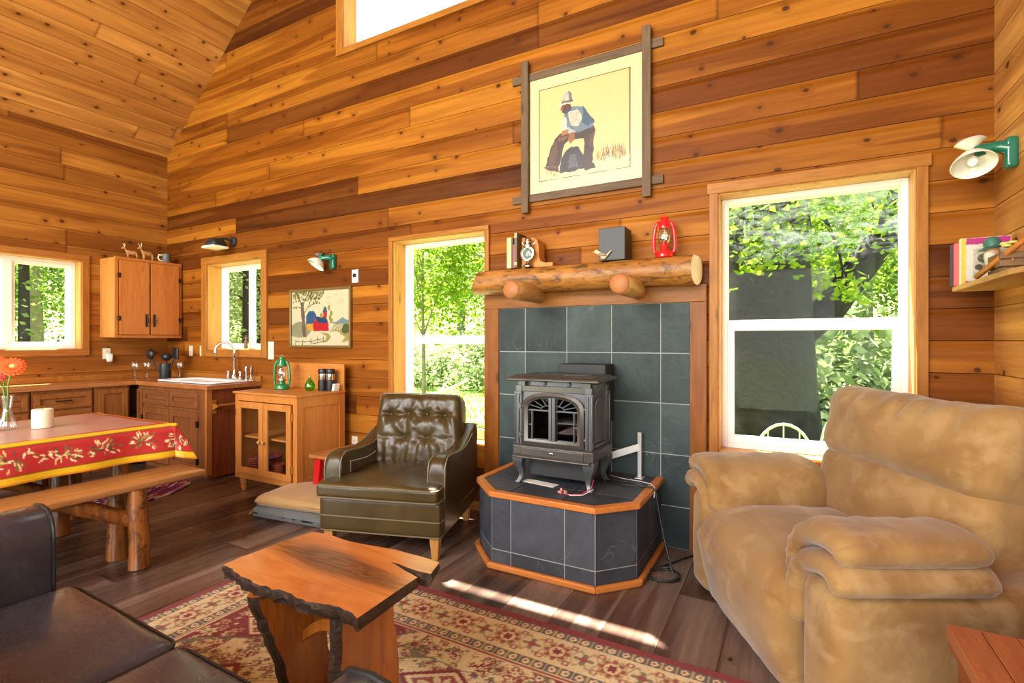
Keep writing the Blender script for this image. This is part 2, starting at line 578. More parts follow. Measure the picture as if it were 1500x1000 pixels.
def mat_suede(name):
    g = G(name)
    P = g.obj()
    n1 = g.noise(g.vmul(P, (1., 1.6, 1.2)), 2.4, 4, .6, .3)
    n2 = g.noise(P, 6., 4, .6, .4)
    a = g.mix(g.ramp(n1, [(.34, 0.), (.66, 1.)]), (.20, .097, .027, 1), (.315, .185, .068, 1))
    a = g.mix(g.ramp(n2, [(.52, 0.), (.66, .5)]), a, (.42, .28, .125, 1))
    f = g.noise(P, 300., 2, .5)
    bm_ = g.bump(g.math('ADD', g.math('MULTIPLY', n2, .6), g.math('MULTIPLY', f, .05)), .22, .02)
    return g.done(g.bsdf(a, .85, bm_, 0., .2, sheen=.25))


SUEDE = mat_suede('tan_microsuede')
CANVAS_TAN = plain('tan_canvas', (.42, .26, .11, 1), .85, spec=.2, bump=.3, scale=5., sheen=.2)
CANVAS_GREY = plain('grey_canvas', (.13, .14, .14, 1), .85, spec=.2, bump=.3, scale=7., sheen=.2)


def mat_vcol(name, rough=.8, bump=0., bscale=120., spec=.25, sheen=0., coat=0.):
    g = G(name)
    at = g.n('Attribute', attribute_name='Col')
    b = None
    if bump:
        b = g.bump(g.noise(g.obj(), bscale, 2, .6), bump, .004)
    return g.done(g.bsdf(at.outputs['Color'], rough, b, 0., spec, coat, sheen=sheen))


RUG_MAT = mat_vcol('woven_wool', .95, .8, 260., .1, .1)
CLOTH_MAT = mat_vcol('coated_tablecloth', .3, .1, 300., .45)
PRINT_MAT = mat_vcol('framed_print', .35, 0., spec=.4)
CREWEL_MAT = mat_vcol('crewel_work', .8, .6, 400., .2)
COVER_MAT = mat_vcol('printed_cover', .4)


def mat_slab(name, bark=False):
    g = G(name)
    P = g.obj()
    x, y, z = g.sep(P)
    if bark:
        n = g.noise(P, 26., 5, .7, 1.)
        col = g.mix(g.ramp(n, [(.35, 0.), (.7, 1.)]), (.014, .008, .005, 1), (.075, .036, .019, 1))
        return g.done(g.bsdf(col, .55, g.bump(n, .8, .01), 0., .4))
    w = g.noise(g.comb(g.math('MULTIPLY', x, 1.1), g.math('MULTIPLY', y, 7.), z), 1.5, 4, .6, 1.2)
    f = g.noise(g.comb(g.math('MULTIPLY', x, 5.), g.math('MULTIPLY', y, 80.), z), 1.2, 3, .6, .4)
    # dark heartwood with a swirl
    hx = g.math('MULTIPLY', g.math('ADD', x, .02), 2.0)
    hy = g.math('MULTIPLY', g.math('SUBTRACT', y, g.math('SUBTRACT', .045, g.math('MULTIPLY', x, .10))), 8.5)
    hd = g.math('SQRT', g.math('ADD', g.math('MULTIPLY', hx, hx), g.math('MULTIPLY', hy, hy)))
    hd = g.math('ADD', hd, g.math('MULTIPLY', g.math('SUBTRACT', w, .5), 1.4))
    heart = g.ramp(hd, [(.45, 1.), (.9, 0.)])
    rings = g.math('SINE', g.math('MULTIPLY', hd, 26.))
    col = g.mix(g.ramp(w, [(.3, 0.), (.7, 1.)]), (.62, .23, .06, 1), (.44, .125, .024, 1))
    dark = g.mix(g.ramp(rings, [(-.2, 0.), (.9, 1.)]), (.13, .042, .018, 1), (.055, .019, .010, 1))
    col = g.mix(g.math('MULTIPLY', heart, .9), col, dark)
    col = g.mix(g.math('MULTIPLY', g.ramp(f, [(.45, 0.), (.75, 1.)]), .3), col, g.mix(1., col, (.5, .4, .35, 1), 'MULTIPLY'))
    return g.done(g.bsdf(col, .24, g.bump(f, .03, .003), 0., .5, .22, .12))


SLAB_TOP = mat_slab('varnished_slab')
SLAB_BARK = mat_slab('live_edge_bark', True)
SLAB_LEG = wood('slab_leg_wood', (.50, .165, .020, 1), (.27, .060, .009, 1), 'Z', .25, .5, .3)


def mat_log_mantel():
    g = G('mantel_log_wood')
    P = g.obj()
    n = g.noise(g.vmul(P, (2.2, 9., 9.)), 2.0, 5, .65, 1.2)
    m = g.noise(g.vmul(P, (4., 12., 12.)), 2.2, 4, .7, .8)
    col = g.mix(g.ramp(n, [(.3, 0.), (.7, 1.)]), (.42, .175, .032, 1), (.23, .080, .014, 1))
    col = g.mix(g.ramp(m, [(.50, 0.), (.66, .9)]), col, (.05, .026, .013, 1))
    return g.done(g.bsdf(col, .45, g.bump(m, .25, .008), 0., .4))


MANTEL = mat_log_mantel()
def mat_peeled_log():
    g = G('peeled_log')
    P = g.obj()
    oi = g.n('ObjectInfo').outputs['Random']
    Pv = g.n('VectorMath', {0: P, 1: g.comb(oi, g.math('MULTIPLY', oi, 7.), g.math('MULTIPLY', oi, 3.))}, operation='ADD').outputs[0]
    a = g.noise(g.vmul(Pv, (13., 13., 1.6)), 1.2, 4, .6, .7)
    k = g.noise(g.vmul(Pv, (9., 9., 5.)), 1.7, 4, .65, 1.)
    col = g.mix(g.ramp(a, [(.40, 0.), (.60, 1.)]), (.32, .105, .017, 1), (.125, .036, .008, 1))
    col = g.mix(g.ramp(k, [(.54, 0.), (.64, .9)]), col, (.055, .022, .010, 1))
    return g.done(g.bsdf(col, .34, g.bump(g.math('ADD', k, a), .3, .008), 0., .5, .2))


LOG = mat_peeled_log()
LOG_END = plain('sawn_log_end', (.66, .50, .32, 1), .6, vary=.08, scale=14.)
LOG_END_RED = plain('sawn_bracket_end', (.34, .115, .03, 1), .55, vary=.2, scale=10.)
LOG_PALE = wood('pale_peeled_log', (.60, .36, .14, 1), (.40, .18, .05, 1), 'Y', .5, knots=.8)

# outside
def mat_leaf(name, a, b):
    g = G(name)
    r = g.n('NewGeometry').outputs['Random Per Island']
    col = g.mix(r, a, b)
    d = g.n('BsdfDiffuse', {0: col})
    t = g.n('BsdfTranslucent', {0: g.mix(.35, col, (.30, .42, .03, 1))})
    return g.done(g.n('MixShader', {0: .45, 1: d, 2: t}))


LEAF_BRIGHT = mat_leaf('spring_leaves', (.08, .17, .012, 1), (.24, .34, .04, 1))
LEAF_MID = mat_leaf('woodland_leaves', (.07, .13, .025, 1), (.24, .32, .10, 1))
LEAF_GREY = mat_leaf('haze_paled_leaves', (.16, .21, .12, 1), (.38, .43, .28, 1))  # leaf colour whitened to stand in for bright haze over the background
LEAF_DARK = mat_leaf('conifer_needles', (.03, .065, .03, 1), (.13, .18, .085, 1))
BARK = plain('rough_bark', (.022, .020, .021, 1), .9, vary=.35, scale=9., bump=.8, spec=.1)
BARK_PALE = plain('grey_bark', (.20, .18, .15, 1), .9, vary=.3, scale=9., bump=.6, spec=.1)
DEADWOOD = plain('bleached_log', (.70, .66, .58, 1), .8)
GRASS = mat_leaf('grass_blades', (.13, .25, .03, 1), (.27, .38, .08, 1))


def mat_meadow():
    g = G('meadow_ground')
    n = g.noise(g.obj(), .8, 6, .7, .5)
    return g.done(g.bsdf(g.mix(g.ramp(n, [(.3, 0.), (.7, 1.)]), (.14, .24, .045, 1), (.28, .37, .10, 1)), .95, None, 0., .1))


MEADOW = mat_meadow()
# ------------------------------------------------------------------ camera
CAM_Z, FPX, YAW = 1.3, 740., R(28.6)
cd = bpy.data.cameras.new('camera')
cam = bpy.data.objects.new('camera', cd)
COL.objects.link(cam)
cd.sensor_fit = 'HORIZONTAL'
cd.sensor_width = 36
cd.lens = FPX / 1500 * 36
cam.location = (0, 0, CAM_Z)
cam.rotation_euler = (PI / 2, 0, YAW)
cd.clip_start = .05
cd.clip_end = 300
SC.camera = cam

# ------------------------------------------------------------------ room shell
XL, XR, YW, YB, TH_ = -6.45, .889, 3.3, -3.4, .2
EAVE, RIDGE_X = 3.475, (-6.45 + .889) / 2
SLOPE = .848


def roof_z(x):
    return EAVE + SLOPE * ((x - XL) if x < RIDGE_X else (XR - x))


def wall_with_holes(name, mat, to3, a0, a1, z0, top, holes, thick, breaks=()):
    """wall in (a, z); top(a) is the upper edge; holes are (a0, a1, z0, z1); to3(a, z, depth)"""
    mb = MB()
    xs = sorted(set([a0, a1] + [h[i] for h in holes for i in (0, 1)] + list(breaks)))
    for l, r in zip(xs, xs[1:]):
        mid = (l + r) / 2
        hs = sorted([h for h in holes if h[0] < mid < h[1]], key=lambda h: h[2])
        spans = []
        z = z0
        for h in hs:
            spans.append(((z, z), (h[2], h[2])))
            z = h[3]
        spans.append(((z, z), (top(l + 1e-6), top(r - 1e-6))))
        for (b0, b1), (t0, t1) in spans:
            if max(t0 - b0, t1 - b1) < 1e-4:
                continue
            for d in (0, thick):
                v = [mb.bm.verts.new(to3(*q, d)) for q in ((l, b0), (r, b1), (r, t1), (l, t0))]
                mb.face(v)
    o = mb.build(name, mat, smooth=0, recalc=False)
    return tag(o, kind='structure')


W1 = (1.40, 2.475, 1.215, 2.14)        # left wall slider (Y, Z)
W2 = (-5.642, -4.69, 1.21, 2.15)       # kitchen window in the gable wall (X, Z)
W3 = (-2.954, -2.025, .50, 2.155)      # tall window
W4 = (-.374, .588, .625, 2.20)         # big window
W5 = (-3.546, -2.015, 3.95, 5.15)      # high gable window
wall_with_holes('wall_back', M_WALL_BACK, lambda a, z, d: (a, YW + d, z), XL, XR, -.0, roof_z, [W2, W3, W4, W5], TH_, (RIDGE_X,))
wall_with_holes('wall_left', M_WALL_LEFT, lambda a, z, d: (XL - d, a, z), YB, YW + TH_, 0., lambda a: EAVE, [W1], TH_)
wall_with_holes('wall_right', M_WALL_RIGHT, lambda a, z, d: (XR + d, a, z), YB, YW + TH_, 0., lambda a: EAVE, [(-2.9, -.2, .3, 2.5)], TH_)  # the hole is an added opening behind the camera, letting light in
# unseen wall behind the camera; its openings are added to admit fill light
REAR = [(-6.1, -3.5, .05, 2.6), (-1.9, .72, .05, 2.6), (-4.6, -1.0, 2.9, 4.9)]
wall_with_holes('wall_rear', M_WALL_BACK, lambda a, z, d: (a, YB - d, z), XL, XR, 0., roof_z, REAR, TH_, (RIDGE_X,))
for nm, xa, xb, mt in (('ceiling', XL, RIDGE_X, M_CEIL), ('ceiling', XR, RIDGE_X, M_CEIL2)):
    mb = MB()
    v = [mb.bm.verts.new(p) for p in ((xa, YB - .2, EAVE), (xb, YB - .2, roof_z(RIDGE_X)), (xb, YW + .22, roof_z(RIDGE_X)), (xa, YW + .22, EAVE))]
    mb.face(v)
    n = Vector((1, 0, -1)) if xa < xb else Vector((-1, 0, -1))
    v2 = [mb.bm.verts.new(p) for p in ((xa, YB - .2, EAVE + .18), (xb, YB - .2, roof_z(RIDGE_X) + .18), (xb, YW + .22, roof_z(RIDGE_X) + .18), (xa, YW + .22, EAVE + .18))]
    mb.face(v2)
    tag(mb.build(nm, mt, smooth=0, recalc=False), kind='structure')
mb = MB().box(XL - .2, XR + .2, YB - .2, YW + .2, -.12, 0.)
tag(mb.build('floor', M_FLOOR, smooth=0), kind='structure')


def window_gable(name, h, pane, cased, mode, liner=.012, fy=.135, frame_w=.032):
    """h = opening in the gable wall; mode 'hung' / 'slide' / 'fixed'"""
    x0, x1, z0, z1 = h
    w = setting(name, ((x0 + x1) / 2, YW, z0))
    ox, oz = (x0 + x1) / 2, z0

    def bx(mb, a0, a1, y0, y1, c0, c1, mi=0):
        mb.box(a0 - ox, a1 - ox, y0, y1, c0 - oz, c1 - oz, mi)

    j = MB()
    bx(j, x0, x0 + liner, 0, TH_, z0, z1)
    bx(j, x1 - liner, x1, 0, TH_, z0, z1)
    bx(j, x0 + liner, x1 - liner, 0, TH_, z1 - liner, z1)
    bx(j, x0 + liner, x1 - liner, 0, TH_, z0, z0 + liner)
    j.build('jamb', JAMB, w, smooth=0, bevel=.002)
    a0, a1, c0, c1 = x0 + liner, x1 - liner, z0 + liner, z1 - liner
    f = MB()
    bx(f, a0, a0 + frame_w, fy, TH_ + .02, c0, c1)
    bx(f, a1 - frame_w, a1, fy, TH_ + .02, c0, c1)
    bx(f, a0 + frame_w, a1 - frame_w, fy, TH_ + .02, c1 - frame_w, c1)
    bx(f, a0 + frame_w, a1 - frame_w, fy, TH_ + .02, c0, c0 + frame_w)
    f.build('frame', WHITE_VINYL, w, smooth=0, bevel=.003)
    b0, b1, d0, d1 = a0 + frame_w, a1 - frame_w, c0 + frame_w, c1 - frame_w
    if mode == 'hung':
        zm = z0 + (z1 - z0) * .485
        s = MB()
        sw = .038
        bx(s, b0, b0 + sw, fy + .005, fy + .035, d0, zm + .02)
        bx(s, b1 - sw, b1, fy + .005, fy + .035, d0, zm + .02)
        bx(s, b0 + sw, b1 - sw, fy + .005, fy + .035, d0, d0 + sw + .01)
        bx(s, b0 + sw, b1 - sw, fy + .005, fy + .035, zm - .022, zm + .02)
        s.build('sash', WHITE_VINYL, w, smooth=0, bevel=.003)
        m = MB()
        bx(m, b0, b1, fy + .037, fy + .06, zm - .01, zm + .045)
        m.build('meeting_rail', WHITE_VINYL, w, smooth=0, bevel=.003)
        p = MB()
        bx(p, b0, b1, fy + .046, fy + .050, zm + .045, d1)
        p.build('pane', pane, w, smooth=0)
        p = MB()
        bx(p, b0 + sw, b1 - sw, fy + .018, fy + .022, d0 + sw + .01, zm - .022)
        p.build('pane', pane, w, smooth=0)
        lk = MB()
        bx(lk, (b0 + b1) / 2 - .03, (b0 + b1) / 2 + .03, fy + .008, fy + .035, zm + .02, zm + .032)
        lk.build('sash_lock', WHITE_VINYL, w, smooth=0, bevel=.003)
    elif mode == 'slide':
        xm = lerp(b0, b1, .56)
        s = MB()
        bx(s, xm - .03, xm + .03, fy + .005, fy + .05, d0, d1)
        s.build('meeting_rail', WHITE_VINYL, w, smooth=0, bevel=.003)
        for k, (l, r) in enumerate(((b0, xm - .03), (xm + .03, b1))):
            s = MB()
            q = .022
            yy = fy + .01 + .02 * (1 - k)
            bx(s, l, l + q, yy, yy + .025, d0, d1)
            bx(s, r - q, r, yy, yy + .025, d0, d1)
            bx(s, l + q, r - q, yy, yy + .025, d1 - q, d1)
            bx(s, l + q, r - q, yy, yy + .025, d0, d0 + q)
            s.build('sash', WHITE_VINYL, w, smooth=0, bevel=.002)
            p = MB()
            bx(p, l + q, r - q, yy + .01, yy + .014, d0 + q, d1 - q)
            p.build('pane', pane, w, smooth=0)
    else:
        p = MB()
        bx(p, b0, b1, fy + .03, fy + .034, d0, d1)
        p.build('pane', pane, w, smooth=0)
    if cased:
        cw, over, ct = cased
        c = MB()
        bx(c, x0 - cw, x0 + .004, -.022, 0, z0 - ct, z1)
        bx(c, x1 - .004, x1 + cw, -.022, 0, z0 - ct, z1)
        c.build('casing', CASING, w, smooth=0, bevel=.003)
        c = MB()
        bx(c, x0 - cw - over, x1 + cw + over, -.026, 0, z1 - .004, z1 + ct)
        if ct and over >= 0:
            bx(c, x0 + .004, x1 - .004, -.022, 0, z0 - ct, z0 + .004)
        c.build('head_casing', CASING_H, w, smooth=0, bevel=.003)
    return w


window_gable('window_2', W2, PANE, (.085, 0., .075), 'slide', fy=.15)
window_gable('window_3', W3, PANE, (.035, .0, .03), 'hung', fy=.14)
window_gable('window_4', W4, PANE_DIRTY, (.045, .012, .06), 'hung', fy=.125)
window_gable('window_5', W5, PANE, (.075, 0., .05), 'fixed', fy=.14, frame_w=.03)

# left wall slider
w = setting('window_1', (XL, 0, 0))
y0, y1, z0, z1 = W1
j = MB()
for a in ((y0, y0 + .012, z0, z1), (y1 - .012, y1, z0, z1), (y0, y1, z1 - .012, z1), (y0, y1, z0, z0 + .012)):
    j.box(-TH_, 0, *a)
j.build('jamb', JAMB, w, smooth=0, bevel=.002)
f = MB()
fw = .04
f.box(-TH_ - .02, -.12, y0 + .012, y0 + .012 + fw, z0 + .012, z1 - .012)
f.box(-TH_ - .02, -.12, y1 - .012 - fw, y1 - .012, z0 + .012, z1 - .012)
f.box(-TH_ - .02, -.12, y0 + .05, y1 - .05, z1 - .012 - fw, z1 - .012)
f.box(-TH_ - .02, -.12, y0 + .05, y1 - .05, z0 + .012, z0 + .012 + fw)
f.build('frame', WHITE_VINYL, w, smooth=0, bevel=.003)
ym = (y0 + y1) / 2
m = MB().box(-.185, -.125, ym - .035, ym + .035, z0 + .05, z1 - .05)
m.build('meeting_rail', WHITE_VINYL, w, smooth=0, bevel=.004)
for l, r, xx in ((y0 + .052, ym - .035, -.17), (ym + .035, y1 - .052, -.15)):
    s = MB()
    q = .028
    s.box(xx - .025, xx, l, l + q, z0 + .052, z1 - .052)
    s.box(xx - .025, xx, r - q, r, z0 + .052, z1 - .052)
    s.box(xx - .025, xx, l + q, r - q, z1 - .052 - q, z1 - .052)
    s.box(xx - .025, xx, l + q, r - q, z0 + .052, z0 + .052 + q)
    s.build('sash', WHITE_VINYL, w, smooth=0, bevel=.003)
    MB().box(xx - .014, xx - .010, l + q, r - q, z0 + .052 + q, z1 - .052 - q).build('pane', PANE, w, smooth=0)
c = MB()
c.box(0, .02, y0 - .06, y0 + .004, z0, z1 + .004)
c.box(0, .02, y1 - .004, y1 + .06, z0, z1 + .004)
c.build('casing', CASING, w, smooth=0, bevel=.003)
c = MB()
c.box(0, .022, y0 - .06, y1 + .06, z0 - .06, z0 + .004)
c.box(0, .022, y0 - .06, y1 + .06, z1 - .004, z1 + .06)
c.build('sill_board', wood('fir_sill', (.40, .15, .035, 1), (.28, .09, .02, 1), 'Y', .4), w, smooth=0, bevel=.003)

# slate surround behind the stove with its board trim
TX0, TX1, TZ = -1.897, -.530, 1.545
mb = MB().box(TX0, TX1, YW - .0165, YW - .001, 0, TZ, 1)
xs = [TX0, -1.68, -1.354, -1.032, -.71, TX1]
zs = [0., .262, .587, .908, 1.226, TZ]
rr = random.Random(4)
for a, b in zip(xs, xs[1:]):
    for c, d in zip(zs, zs[1:]):
        g_ = .003
        t = .018 + rr.random() * .003
        mb.box(a + g_, b - g_, YW - t, YW - .011, c + g_, d - g_, 0)
tag(mb.build('trim_1', [SLATE, GROUT], smooth=0, bevel=.0015), kind='structure')
t = setting('trim_2')
MB().box(-2.02, TX0, YW - .032, YW, .0, TZ + .0).build('post_board', TRIM_WOOD, t, smooth=0, bevel=.003)
MB().box(TX1, -.432, YW - .032, YW, .0, TZ).build('post_board', TRIM_WOOD, t, smooth=0, bevel=.003)
MB().box(-2.02, -.432, YW - .034, YW, TZ, 1.652).build('head_board', TRIM_WOOD_H, t, smooth=0, bevel=.003)
mb = MB()
for a, b in ((-3.40, -2.03),):
    mb.box(a, b, YW - .018, YW, 0., .07)
tag(mb.build('baseboard_back', CASING_H, smooth=0, bevel=.003), kind='structure')
# ------------------------------------------------------------------ kitchen
def panel_front(name, parent, mat, a0, a1, z0, z1, fn, stile=.05, t=.02, raised=.006):
    """frame-and-panel front; fn(a, depth, z) maps to local space, depth > 0 towards the room"""
    mb = MB()

    def bx(p0, p1, q0, q1, d0, d1):
        pts = []
        for d in (d0, d1):
            pts.append([Vector(fn(p0, d, q0)), Vector(fn(p1, d, q0)), Vector(fn(p1, d, q1)), Vector(fn(p0, d, q1))])
        mb.loft(pts)
    bx(a0, a0 + stile, z0, z1, 0, t)
    bx(a1 - stile, a1, z0, z1, 0, t)
    bx(a0 + stile, a1 - stile, z1 - stile, z1, 0, t)
    bx(a0 + stile, a1 - stile, z0, z0 + stile, 0, t)
    bx(a0 + stile, a1 - stile, z0 + stile, z1 - stile, 0, raised)
    return mb.build(name, mat, parent, smooth=0, bevel=.003)


def pull(parent, c, along, out, L=.09, mat=None):
    """bow handle; along and out are unit directions"""
    c, along, out = Vector(c), Vector(along), Vector(out)
    pts = [c - along * L / 2, c - along * L / 2 + out * .018, c - along * L * .25 + out * .028, c + out * .031,
           c + along * L * .25 + out * .028, c + along * L / 2 + out * .018, c + along * L / 2]
    mb = MB().tube(pts, [.006, .006, .005, .0065, .005, .006, .006], 8)
    return mb.build('handle', mat or DARKMETAL, parent)


def base_left(label, y0, y1, fronts):
    t = thing('base_cabinet', label, 'cabinet', (-6.2, (y0 + y1) / 2, 0), 0, 'base cabinets under the counter by the side window')
    oy = (y0 + y1) / 2
    b = MB()
    b.box(-.23, .21, y0 - oy, y1 - oy, .09, .848)
    b.box(-.23, .15, y0 - oy, y1 - oy, 0., .09)
    b.build('carcass', CABINET_V, t, smooth=0, bevel=.002)
    for kind, a0, a1, z0, z1 in fronts:
        p = panel_front(kind, t, CABINET if kind == 'drawer' else CABINET_V, a0 - oy, a1 - oy, z0, z1,
                        lambda a, d, z: (.21 + d, a, z), .045)
        if kind == 'drawer':
            pull(p, (.216, (a0 + a1) / 2 - oy, (z0 + z1) / 2), (0, 1, 0), (1, 0, 0), .11)
        else:
            MB().ball((.24, a0 + .03 - oy, z0 + .1), .012, 8).build('knob', DARKMETAL, p)
    return t


base_left('orange wood base cabinet with stacked wide drawers under the slider window, behind the candle', 1.925, 2.385,
          [('drawer', 1.94, 2.37, .67, .815), ('drawer', 1.94, 2.37, .40, .65), ('drawer', 1.94, 2.37, .11, .38)])
base_left('orange wood base cabinet whose drawer shows behind the vase of gerberas', 1.0, 1.915,
          [('drawer', 1.47, 1.90, .67, .815), ('drawer', 1.02, 1.45, .67, .815), ('drawer', 1.47, 1.90, .11, .65), ('drawer', 1.02, 1.45, .11, .65)])
base_left('orange wood corner base cabinet with one plain door beside the sink cabinet', 2.395, 2.70,
          [('door', 2.43, 2.68, .11, .82)])

t = thing('sink_cabinet', 'dark wood sink base cabinet with paired drawer fronts and red-brown side panel', 'cabinet', (-5.3, 3.02, 0))
b = MB()
b.box(-.66, .545, -.25, .272, .09, .70)
b.box(-.66, .545, -.25, -.235, .70, .848)
b.box(-.66, -.56, -.235, .272, .70, .848)
b.box(-.66, .50, -.18, .272, 0, .09)
b.build('carcass', CABINET_D, t, smooth=0, bevel=.002)
MB().box(.545, .565, -.25, .272, .02, .85).build('side_panel', SIDE_RED, t, smooth=0)
MB().box(.545, .572, -.265, -.21, .05, .85).build('corner_stile', wood('corner_stile_wood', (.42, .17, .04, 1), (.33, .11, .025, 1), 'Z', .4), t, smooth=0, bevel=.003)
ff = lambda a, d, z: (a, -.25 - d, z)
for k, (a0, a1) in enumerate(((-.54, -.055), (-.04, .435))):
    p = panel_front('drawer', t, CABINET_DH, a0, a1, .665, .81, ff, .05)
    p = panel_front('door', t, CABINET_D, a0, a1, .085, .63, ff, .06)
    for z in (.17, .52):
        MB().box(a1 - .01 if k else a0 - .01, a1 + .012 if k else a0 + .012, -.285, -.262, z - .03, z + .03).build('hinge', DARKMETAL, p, smooth=0, bevel=.003)
panel_front('door', t, CABINET_D, -.655, -.555, .085, .81, ff, .03)
MB().box(.43, .545, -.262, -.25, .06, .85).build('end_stile', CABINET_D, t, smooth=0, bevel=.002)
for yy in (-.2, .16):
    br = MB()
    br.box(.565, .575, yy - .03, yy + .03, .62, .75)
    br.prism([(0, 0), (.07, .03), (.07, .055), (0, .06)], yy - .012, yy + .012, lambda p, q, a: (.575 + p, a, .655 + q))
    rb = br.build('towel_bracket', CASING, t, smooth=0, bevel=.003)
MB().cyl((.628, -.2, .70), (.628, .17, .70), .011).build('towel_bar', CASING, rb)

# L-shaped worktop with a hole for the sink
t = thing('worktop', 'varnished wooden L-shaped kitchen worktop running into the corner', 'worktop', (-6.45, 3.3, .85))
sx0, sx1, sy0, sy1 = .74, 1.60, -.44, -.07
b = MB()
b.box(0.002, .50, -2.5, -.002, 0, .04)
b.build('left_run', COUNTER_Y, t, smooth=0, bevel=.004)
b = MB()
b.box(.50, sx0, -.56, -.002, 0, .04)
b.box(sx1, 1.755, -.56, -.002, 0, .04)
b.box(sx0, sx1, -.56, sy0, 0, .04)
b.box(sx0, sx1, sy1, -.002, 0, .04)
b.build('sink_run', COUNTER, t, smooth=0, bevel=.002)
b = MB()
b.box(.002, .022, -2.5, -.002, .04, .10)
b.box(.022, 1.755, -.024, -.002, .04, .10)
b.build('backsplash_strip', CASING_H, t, smooth=0, bevel=.004)

t = thing('kitchen_sink', 'white drop-in kitchen sink set in the wooden worktop', 'sink', (-5.28, 3.045, .89))
b = MB()
hw, hd = .475, .215


def ring(w_, d_, z, r=.05, n=5):
    pts = []
    for cx, cy, a0 in ((w_ - r, d_ - r, 0), (-w_ + r, d_ - r, PI / 2), (-w_ + r, -d_ + r, PI), (w_ - r, -d_ + r, 1.5 * PI)):
        for k in range(n + 1):
            a = a0 + PI / 2 * k / n
            pts.append(Vector((cx + r * math.cos(a), cy + r * math.sin(a), z)))
    return pts


b.loft([ring(hw - .01, hd - .01, .001), ring(hw, hd, .006), ring(hw, hd, .012), ring(hw - .008, hd - .008, .02), ring(hw - .055, hd - .055, .018),
        ring(hw - .07, hd - .07, .008), ring(hw - .085, hd - .085, -.13), ring(hw - .13, hd - .13, -.15)], cap=True)
b.build('basin', PORCELAIN, t, smooth=60)
MB().lathe([(.001, 0), (.035, 0), (.035, .004), (.001, .004)], (0, 0, -.1495)).build('drain', CHROME, t)

t = thing('kitchen_faucet', 'chrome gooseneck faucet with two levers and side sprayer at the sink', 'faucet', (-5.05, 3.232, .909))
b = MB()
b.box(-.14, .14, -.028, .028, 0, .014)
b.lathe([(.03, .0), (.03, .02), (.018, .04), (.014, .09)], (0, 0, .01))
b.build('deck_plate', CHROME, t, bevel=.006)
pts = [(0, 0, .05)]
for k in range(15):
    a = PI * k / 14 * 1.12
    pts.append((-.045 + .045 * math.cos(a), -.075 + .075 * math.cos(a), .29 + .09 * math.sin(a)))
MB().tube(pts, [.0125] * 14 + [.013, .016], 12).build('spout', CHROME, t, smooth=180)
for sx in (-.1, .1):
    b = MB()
    b.lathe([(.022, 0), (.024, .012), (.014, .03), (.013, .05), (.019, .06), (.014, .075), (.004, .08)], (sx, 0, .012))
    b.tube([(sx - .03, .01, .075), (sx, 0, .077), (sx + .045, -.02, .082)], [.006, .008, .006], 8)
    b.build('lever', CHROME, t)
b = MB()
b.lathe([(.018, 0), (.018, .01), (.011, .02), (.012, .09), (.02, .11), (.018, .135), (.008, .14)], (.2, 0, -.002))
b.build('side_sprayer', CHROME, t)

# wall cabinet
t = thing('wall_cabinet', 'orange wooden wall cabinet with two doors hanging in the kitchen corner', 'cabinet', (-6.45, 2.955, 1.342))
b = MB()
b.box(.002, .31, -.325, .325, 0, .84)
b.build('carcass', WALLCAB_S, t, smooth=0, bevel=.004)
b = MB()
b.box(.31, .33, -.33, .33, -.004, .03)
b.box(.31, .33, -.33, .33, .815, .846)
b.box(.31, .33, -.33, -.295, .03, .815)
b.box(.31, .33, .295, .33, .03, .815)
b.build('face_frame', WALLCAB, t, smooth=0, bevel=.004)
for a0, a1, k in ((-.292, -.012, 0), (.004, .292, 1)):
    d = MB().box(.332, .350, a0, a1, .033, .812).build('door', WALLCAB, t, smooth=0, bevel=.004)
    hy = a1 - .03 if k == 0 else a0 + .03
    b = MB()
    b.tube([(.352, hy, .13), (.366, hy, .15), (.372, hy, .185), (.366, hy, .22), (.352, hy, .24)], [.007, .006, .009, .006, .007], 8)
    b.box(.350, .354, hy - .013, hy + .013, .115, .255)
    b.build('handle', DARKMETAL, d, bevel=.003)
    for z in (.2, .65):
        yy = a0 - .004 if k == 0 else a1 + .004
        MB().box(.335, .356, yy - .012, yy + .012, z - .025, z + .025).build('hinge', DARKMETAL, d, smooth=0, bevel=.003)

